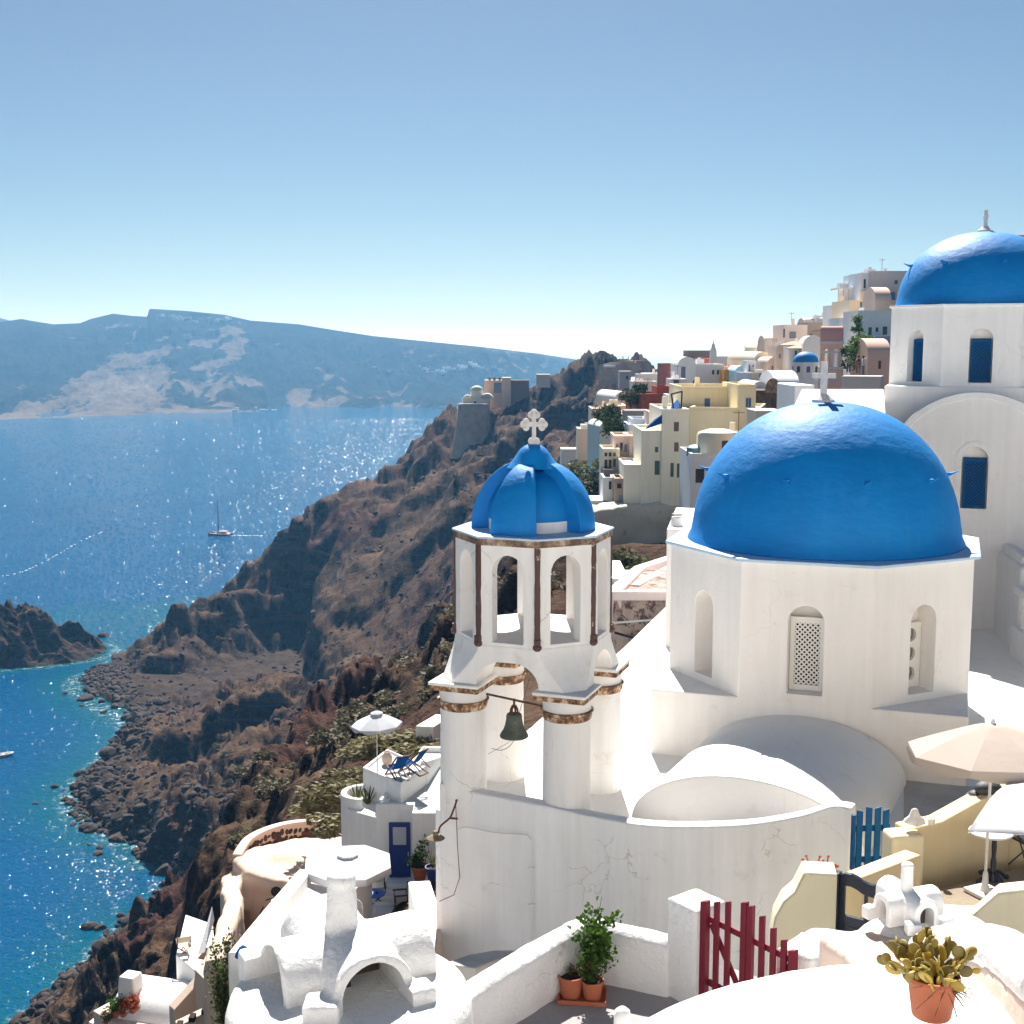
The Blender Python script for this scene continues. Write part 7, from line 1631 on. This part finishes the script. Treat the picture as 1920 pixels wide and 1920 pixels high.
house('dark crumbling wall right of the ruined mansion', 958, 992, 713, 745, 500, (.28, .20, .17), D=6, ext=4, rim=0)
for k, px_ in enumerate((918, 927, 937)): house(['left', 'middle', 'right'][k] + ' chimney stub on the ruined mansion', px_ - 2, px_ + 2, 708, 713, 501, (.25, .16, .13), D=1.2, ext=0, rim=0, name='chimney', cat='chimney')
q = W(894, 742, 492); t = thing('spur_church', 'tiny pale stone church with a round dome at the tip of the spur', 'church', (q.x, q.y, q.z - 6)); ST_ = vmat((.80, .68, .56))
build('drum', MB().lathe((q.x, q.y, q.z - 3), [(2.5, 0), (2.4, 5.0)], 20), ST_, t, smooth=40); dome_on(t, (q.x, q.y, q.z + 2.0), 2.5, 1.9, vmat((.6, .56, .42)))
build('nave', MB().box(q.x - 5, q.x + 5, q.y - 3, q.y + 5, q.z - 7, q.z - .6), ST_, t, smooth=0); build('right_vault', MB().vault((q.x + 4, q.y - 3), (q.x + 4, q.y + 5), 2.3, 1.9, q.z - 1.0), vmat((.55, .50, .45)), t, smooth=50); build('left_apse', MB().lathe((q.x - 3.6, q.y - 1, q.z - 6), [(1.8, 0), (1.8, 5.2), (1.1, 6.2), (.05, 6.6)], 16), vmat((.55, .5, .45)), t, smooth=50)
build('window', MB().box(q.x - 1, q.x - .2, q.y - 3.05, q.y - 2.9, q.z - 3.2, q.z - 2), M['dark'], t, smooth=0)
q = W(888, 790, 487); mb = MB(); mb.loft([[(q.x + r_ * math.cos(a), q.y + r_ * .7 * math.sin(a), z) for a in [2 * math.pi * i / 20 for i in range(20)]] for r_, z in ((9, q.z - 14), (7.5, q.z - 6), (6.3, q.z), (6.0, q.z + 6.4), (5.6, q.z + 6.8))])
o = build('rock_bastion', mb, M['ruin'], smooth=50); tagit(o, 'rounded stone bastion under the tiny spur church', 'wall')

# terraced pink roof and rubble wall right of the bell tower
q1, q2 = W(1152, 1108, 44.5), W(1262, 1108, 44.5)
rubble = plaster('lava_rubble_in_pink_mortar', (0.50, 0.39, 0.33), var=.25, big=2, fine=5, b1=1, streak=0)
def rub():
    m, t, p = nt('rubble_wall_face'); g = G(t); d = g.voro(3.4, rnd=1.0); n = g.noise(2.6, 5, .7, dist=.6)
    c = g.mix(g.ramp(n, [(.52, 0.0), (.60, 1.0)]), g.mix(g.ramp(g.noise(.9, 5, .7), [(.4, 0), (.6, 1)]), (0.50, 0.40, 0.34), (0.33, 0.255, 0.22)), (0.12, 0.075, 0.07)); t.links.new(c, p.inputs['Base Color']); p.inputs['Roughness'].default_value = 1
    t.links.new(g.bump(n, .8, .1), p.inputs['Normal']); return m
o = build('rubble_wall', MB().loft([[(q1.x, q1.y, q1.z - .12), (q2.x + .5, q2.y, q2.z - .12), (q2.x + .5, q2.y + 5, q2.z - .12), (q1.x + .4, q1.y + 5, q1.z - .12)], [(q1.x - .5, q1.y - .8, -16), (q2.x + .5, q2.y - .8, -16), (q2.x + .5, q2.y + 5, -16), (q1.x - .5, q1.y + 5, -16)]]), rub(), smooth=0)
tagit(o, 'mottled brown rubble wall with a thin pipe between tower and church', 'wall'); build('pipe', MB().tube([W(1150, 1168, 43.8), W(1256, 1160, 43.9)], .04, 6), M['white_far'], o); build('pipe', MB().tube(spath([W(1152, 1186, 43.7), W(1190, 1196, 43.6), W(1225, 1200, 43.6), W(1256, 1218, 43.7)], 4), .045, 6), M['navy'], o)
M['pinkwhite'] = plaster('pink_tinted_white', (.80, .69, .66), var=.06)
zwall('pink_terrace', 'white and pink parapet terrace on top of the rubble wall', [(q1.x - .1, q1.y - .1), (q2.x + .6, q2.y - .1)], .35, q1.z + .02, q1.z - .3, M['pinkwhite'])
zwall('pink_parapet', 'slanting pink inner parapet of the terrace on the rubble wall', [(q1.x, q1.y), tuple(W(1200, 1058, 50).xy), tuple(W(1262, 1040, 54).xy)], .5, [q1.z + .05, W(1205, 1062, 50).z, W(1262, 1042, 54).z], -12, M['pinkwhite'])
tagit(build('pink_floor', MB().prism([(q1.x, q1.y), (q2.x + .4, q2.y), (q2.x + 1.5, 53), tuple(W(1200, 1058, 50).xy)], -14, q1.z - .5), M['pinkwhite'], smooth=0), 'pale pink floor of the terrace on the rubble wall', 'terrace')
zwall('pink_bench', 'pink bench wall inside the pink terrace', [tuple(W(1190, 1100, 46).xy), tuple(W(1262, 1058, 51).xy)], .35, [W(1190, 1096, 46).z + .0, W(1262, 1058, 51).z], -12, M['pinkwhite'])
house('low rounded white wall left of the rubble building', 1148, 1180, 1084, 1130, 47, (.78, .79, .82), D=4, ext=4, rim=0)
house('white house block seen through the right lantern arch', 1100, 1160, 1095, 1150, 50, (.74, .76, .80), D=3, ext=4, rim=.1)
q = W(1250, 1000, 36.5); tagit(build('side_house', MB().prism([(q.x, q.y), (q.x + 3, q.y - .6), (q.x + 4, q.y + 4), (q.x + .9, q.y + 5)], -12, W(1250, 992, 36.5).z), M['warm'], smooth=0, bevel=.03), 'white house corner left of the drum, with a small chimney', 'house')
q = W(1269, 990, 37.2); t = thing('roof_chimney', 'small white tapered chimney capped with a dark stone, left of the big dome', 'chimney', tuple(q)); build('stack', MB().lathe((q.x, q.y, q.z - .1), [(.20, 0), (.16, .42)], 20), M['white'], t, smooth=40); build('cap_stone', MB().cbox((q.x, q.y, q.z + .36), (.26, .2, .07), 10), M['grime'], t, smooth=0)
# trees and scrub
def tree(label, px_, py_, Y_, h, r, mat, seed, n=1500, leaf=.22, name='tree', pt=None):
    q = W(px_, py_, Y_); t = thing(name, label, 'tree', tuple(q)); rr = random.Random(seed); mb = MB(); vs = []
    mb.tube([q - Vector((0, 0, .5)), q + Vector((.1, 0, h * .35)), q + Vector((0, .1, h * .6))], r * .09, 7, r2=r * .05); lobes = []
    for i in range(12):
        a = rr.uniform(0, 6.28); k = rr.uniform(.1, .75) * r; e = q + Vector((math.cos(a) * k, math.sin(a) * k * .8, h * rr.uniform(.35, .9))); mb.tube([q + Vector((0, 0, h * .35)), e], r * .04, 5, r2=r * .015); lobes.append((e, r * rr.uniform(.28, .48)))
    build('trunk', mb, M['redwood'], t)
    lm = MB()
    for i in range(n):
        c_, R_ = rr.choice(lobes); d = Vector((rr.gauss(0, 1), rr.gauss(0, 1), rr.gauss(0, .8))).normalized(); p = c_ + d * R_ * rr.uniform(.4, 1.05)
        lm.add(Lf(rr, p, Vector((rr.gauss(0, 1), rr.gauss(0, 1), rr.gauss(.1, .6))), leaf * rr.uniform(.6, 1.4), leaf * .4), [(0, 1, 2, 3, 4, 5)])
    build('crown', lm, mat, t, smooth=0, recalc=False)
tree('dark green round tree left of the red house', 1196, 768, 172, 3.4, 1.6, M['darkgreen'], 1, 1200, .3)
tree('smaller olive tree below the dark one by the red house', 1182, 770, 170, 2.6, 1.6, M['olive'], 2, 800, .28)
tree('dark green tree on the slope above the colonnade house', 1148, 810, 160, 3.2, 1.7, M['darkgreen'], 3, 1200, .3)
tree('grey-green sparse tree beside the stone wall terrace', 1128, 808, 165, 3.2, 1.7, M['olive'], 4, 800, .3)
tree('tall green creeper covered tree by the second church', 1612, 712, 122, 4.3, 1.7, M['green'], 5, 2200, .20)
tree('lower dark part of greenery left of the pink house', 1598, 716, 124, 3.4, 1.3, M['darkgreen'], 6, 1500, .22)
tree('slender green tree in front of the blue-white house', 1608, 640, 140, 3.2, .9, M['green'], 7, 500, .2)
tree('thin dark green shrub tree behind the stone shed', 1150, 830, 140, 3.0, 1.8, M['darkgreen'], 8, 900, .25)
rr = random.Random(77)
for k in range(46):
    px_ = rr.uniform(1040, 1150); py_ = 850 + (1150 - px_) * .22 + rr.uniform(-10, 60) * ((px_ - 1000) / 150); Y_ = 150 + (1150 - px_) * .9 + rr.uniform(-8, 8); q = W(px_, py_, Y_); z = gz(q.x, q.y)
    o = bpy.data.objects.new('scrub_bush', SMo[k % 4]); s = rr.uniform(1.6, 3.2); o.location = (q.x, q.y, max(z, q.z - 2) - .3); o.scale = (s, s, s * .9); o.rotation_euler = (0, 0, rr.uniform(0, 6)); link(o)
    tagit(o, 'olive green bush in the thicket below the village', 'bush', 'bushes of the thicket below the village')
for k in range(16):
    px_ = rr.uniform(1140, 1215); py_ = rr.uniform(1045, 1110); Y_ = rr.uniform(78, 96); q = W(px_, py_, Y_); o = bpy.data.objects.new('scrub_bush', SMo[k % 4]); s = rr.uniform(1.2, 2.4); o.location = (q.x, q.y, q.z - .8); o.scale = (s, s, s); o.rotation_euler = (0, 0, rr.uniform(0, 6)); link(o)
    tagit(o, 'dark olive bush on the bank right of the bell tower', 'bush', 'bushes on the bank right of the bell tower')

# the dense crowd of small houses filling the ridge between the larger ones
rr = random.Random(31)
lab = 'small plain cubic house in the crowd on the village ridge'
for k, (px_, py_, Y_) in enumerate([(1405 + 26 * i + rr.uniform(-8, 8), 668 - 13 * i + rr.uniform(-8, 10), 205 + rr.uniform(0, 25)) for i in range(8)] + [(1440 + 22 * i + rr.uniform(-6, 6), 690 - 9 * i + rr.uniform(-8, 8), 188 + rr.uniform(-8, 8)) for i in range(8)]
        + [(1180 + 18 * i + rr.uniform(-6, 6), 716 + rr.uniform(-8, 10), 250 + rr.uniform(-15, 30)) for i in range(5)] + [(1125 + 20 * i, 800 - 9 * i + rr.uniform(-6, 6), 165 + rr.uniform(-6, 10)) for i in range(4)] + [(1560 + 20 * i, 640 - 6 * i + rr.uniform(-8, 8), 168 + rr.uniform(-4, 10)) for i in range(4)]):
    w_ = rr.uniform(20, 34); h_ = rr.uniform(12, 20)
    house(lab + '!' * 0, px_, px_ + w_, py_, py_ + h_, Y_, rr.choice((WH, CR, PK, WH, (.74, .60, .48), (.80, .72, .64))), D=rr.uniform(4, 7), yaw=rr.uniform(-12, 12), ext=6, rim=rr.choice((0, .2, .2)), roof=rr.choice((None, None, 'vault', 'xvault')),
          wins=[(px_ + w_ * rr.uniform(.2, .8), py_ + h_ * .45, 4, 8, rr.choice('dbg'))], group='small houses crowding the village ridge')

# ================================================================ the air over the bay
hz = MB(); hz.box(-6000, 6000, -60, 30000, SEA - 1.5, 125)
hm = bpy.data.materials.new('sea_haze'); hm.use_nodes = True; ht = hm.node_tree; ht.nodes.clear()
ho = ht.nodes.new('ShaderNodeOutputMaterial'); hv = ht.nodes.new('ShaderNodeVolumePrincipled')
hv.inputs['Color'].default_value = (0.20, 0.54, 1.0, 1); hv.inputs['Density'].default_value = 0.00015; hv.inputs['Absorption Color'].default_value = (1, 1, 1, 1); hv.inputs['Anisotropy'].default_value = 0.3
ht.links.new(hv.outputs[0], ho.inputs['Volume'])
h_ = build('haze', hz, hm, smooth=0)
tagit(h_, 'thin blue sea haze over the bay', 'haze', kind='stuff')
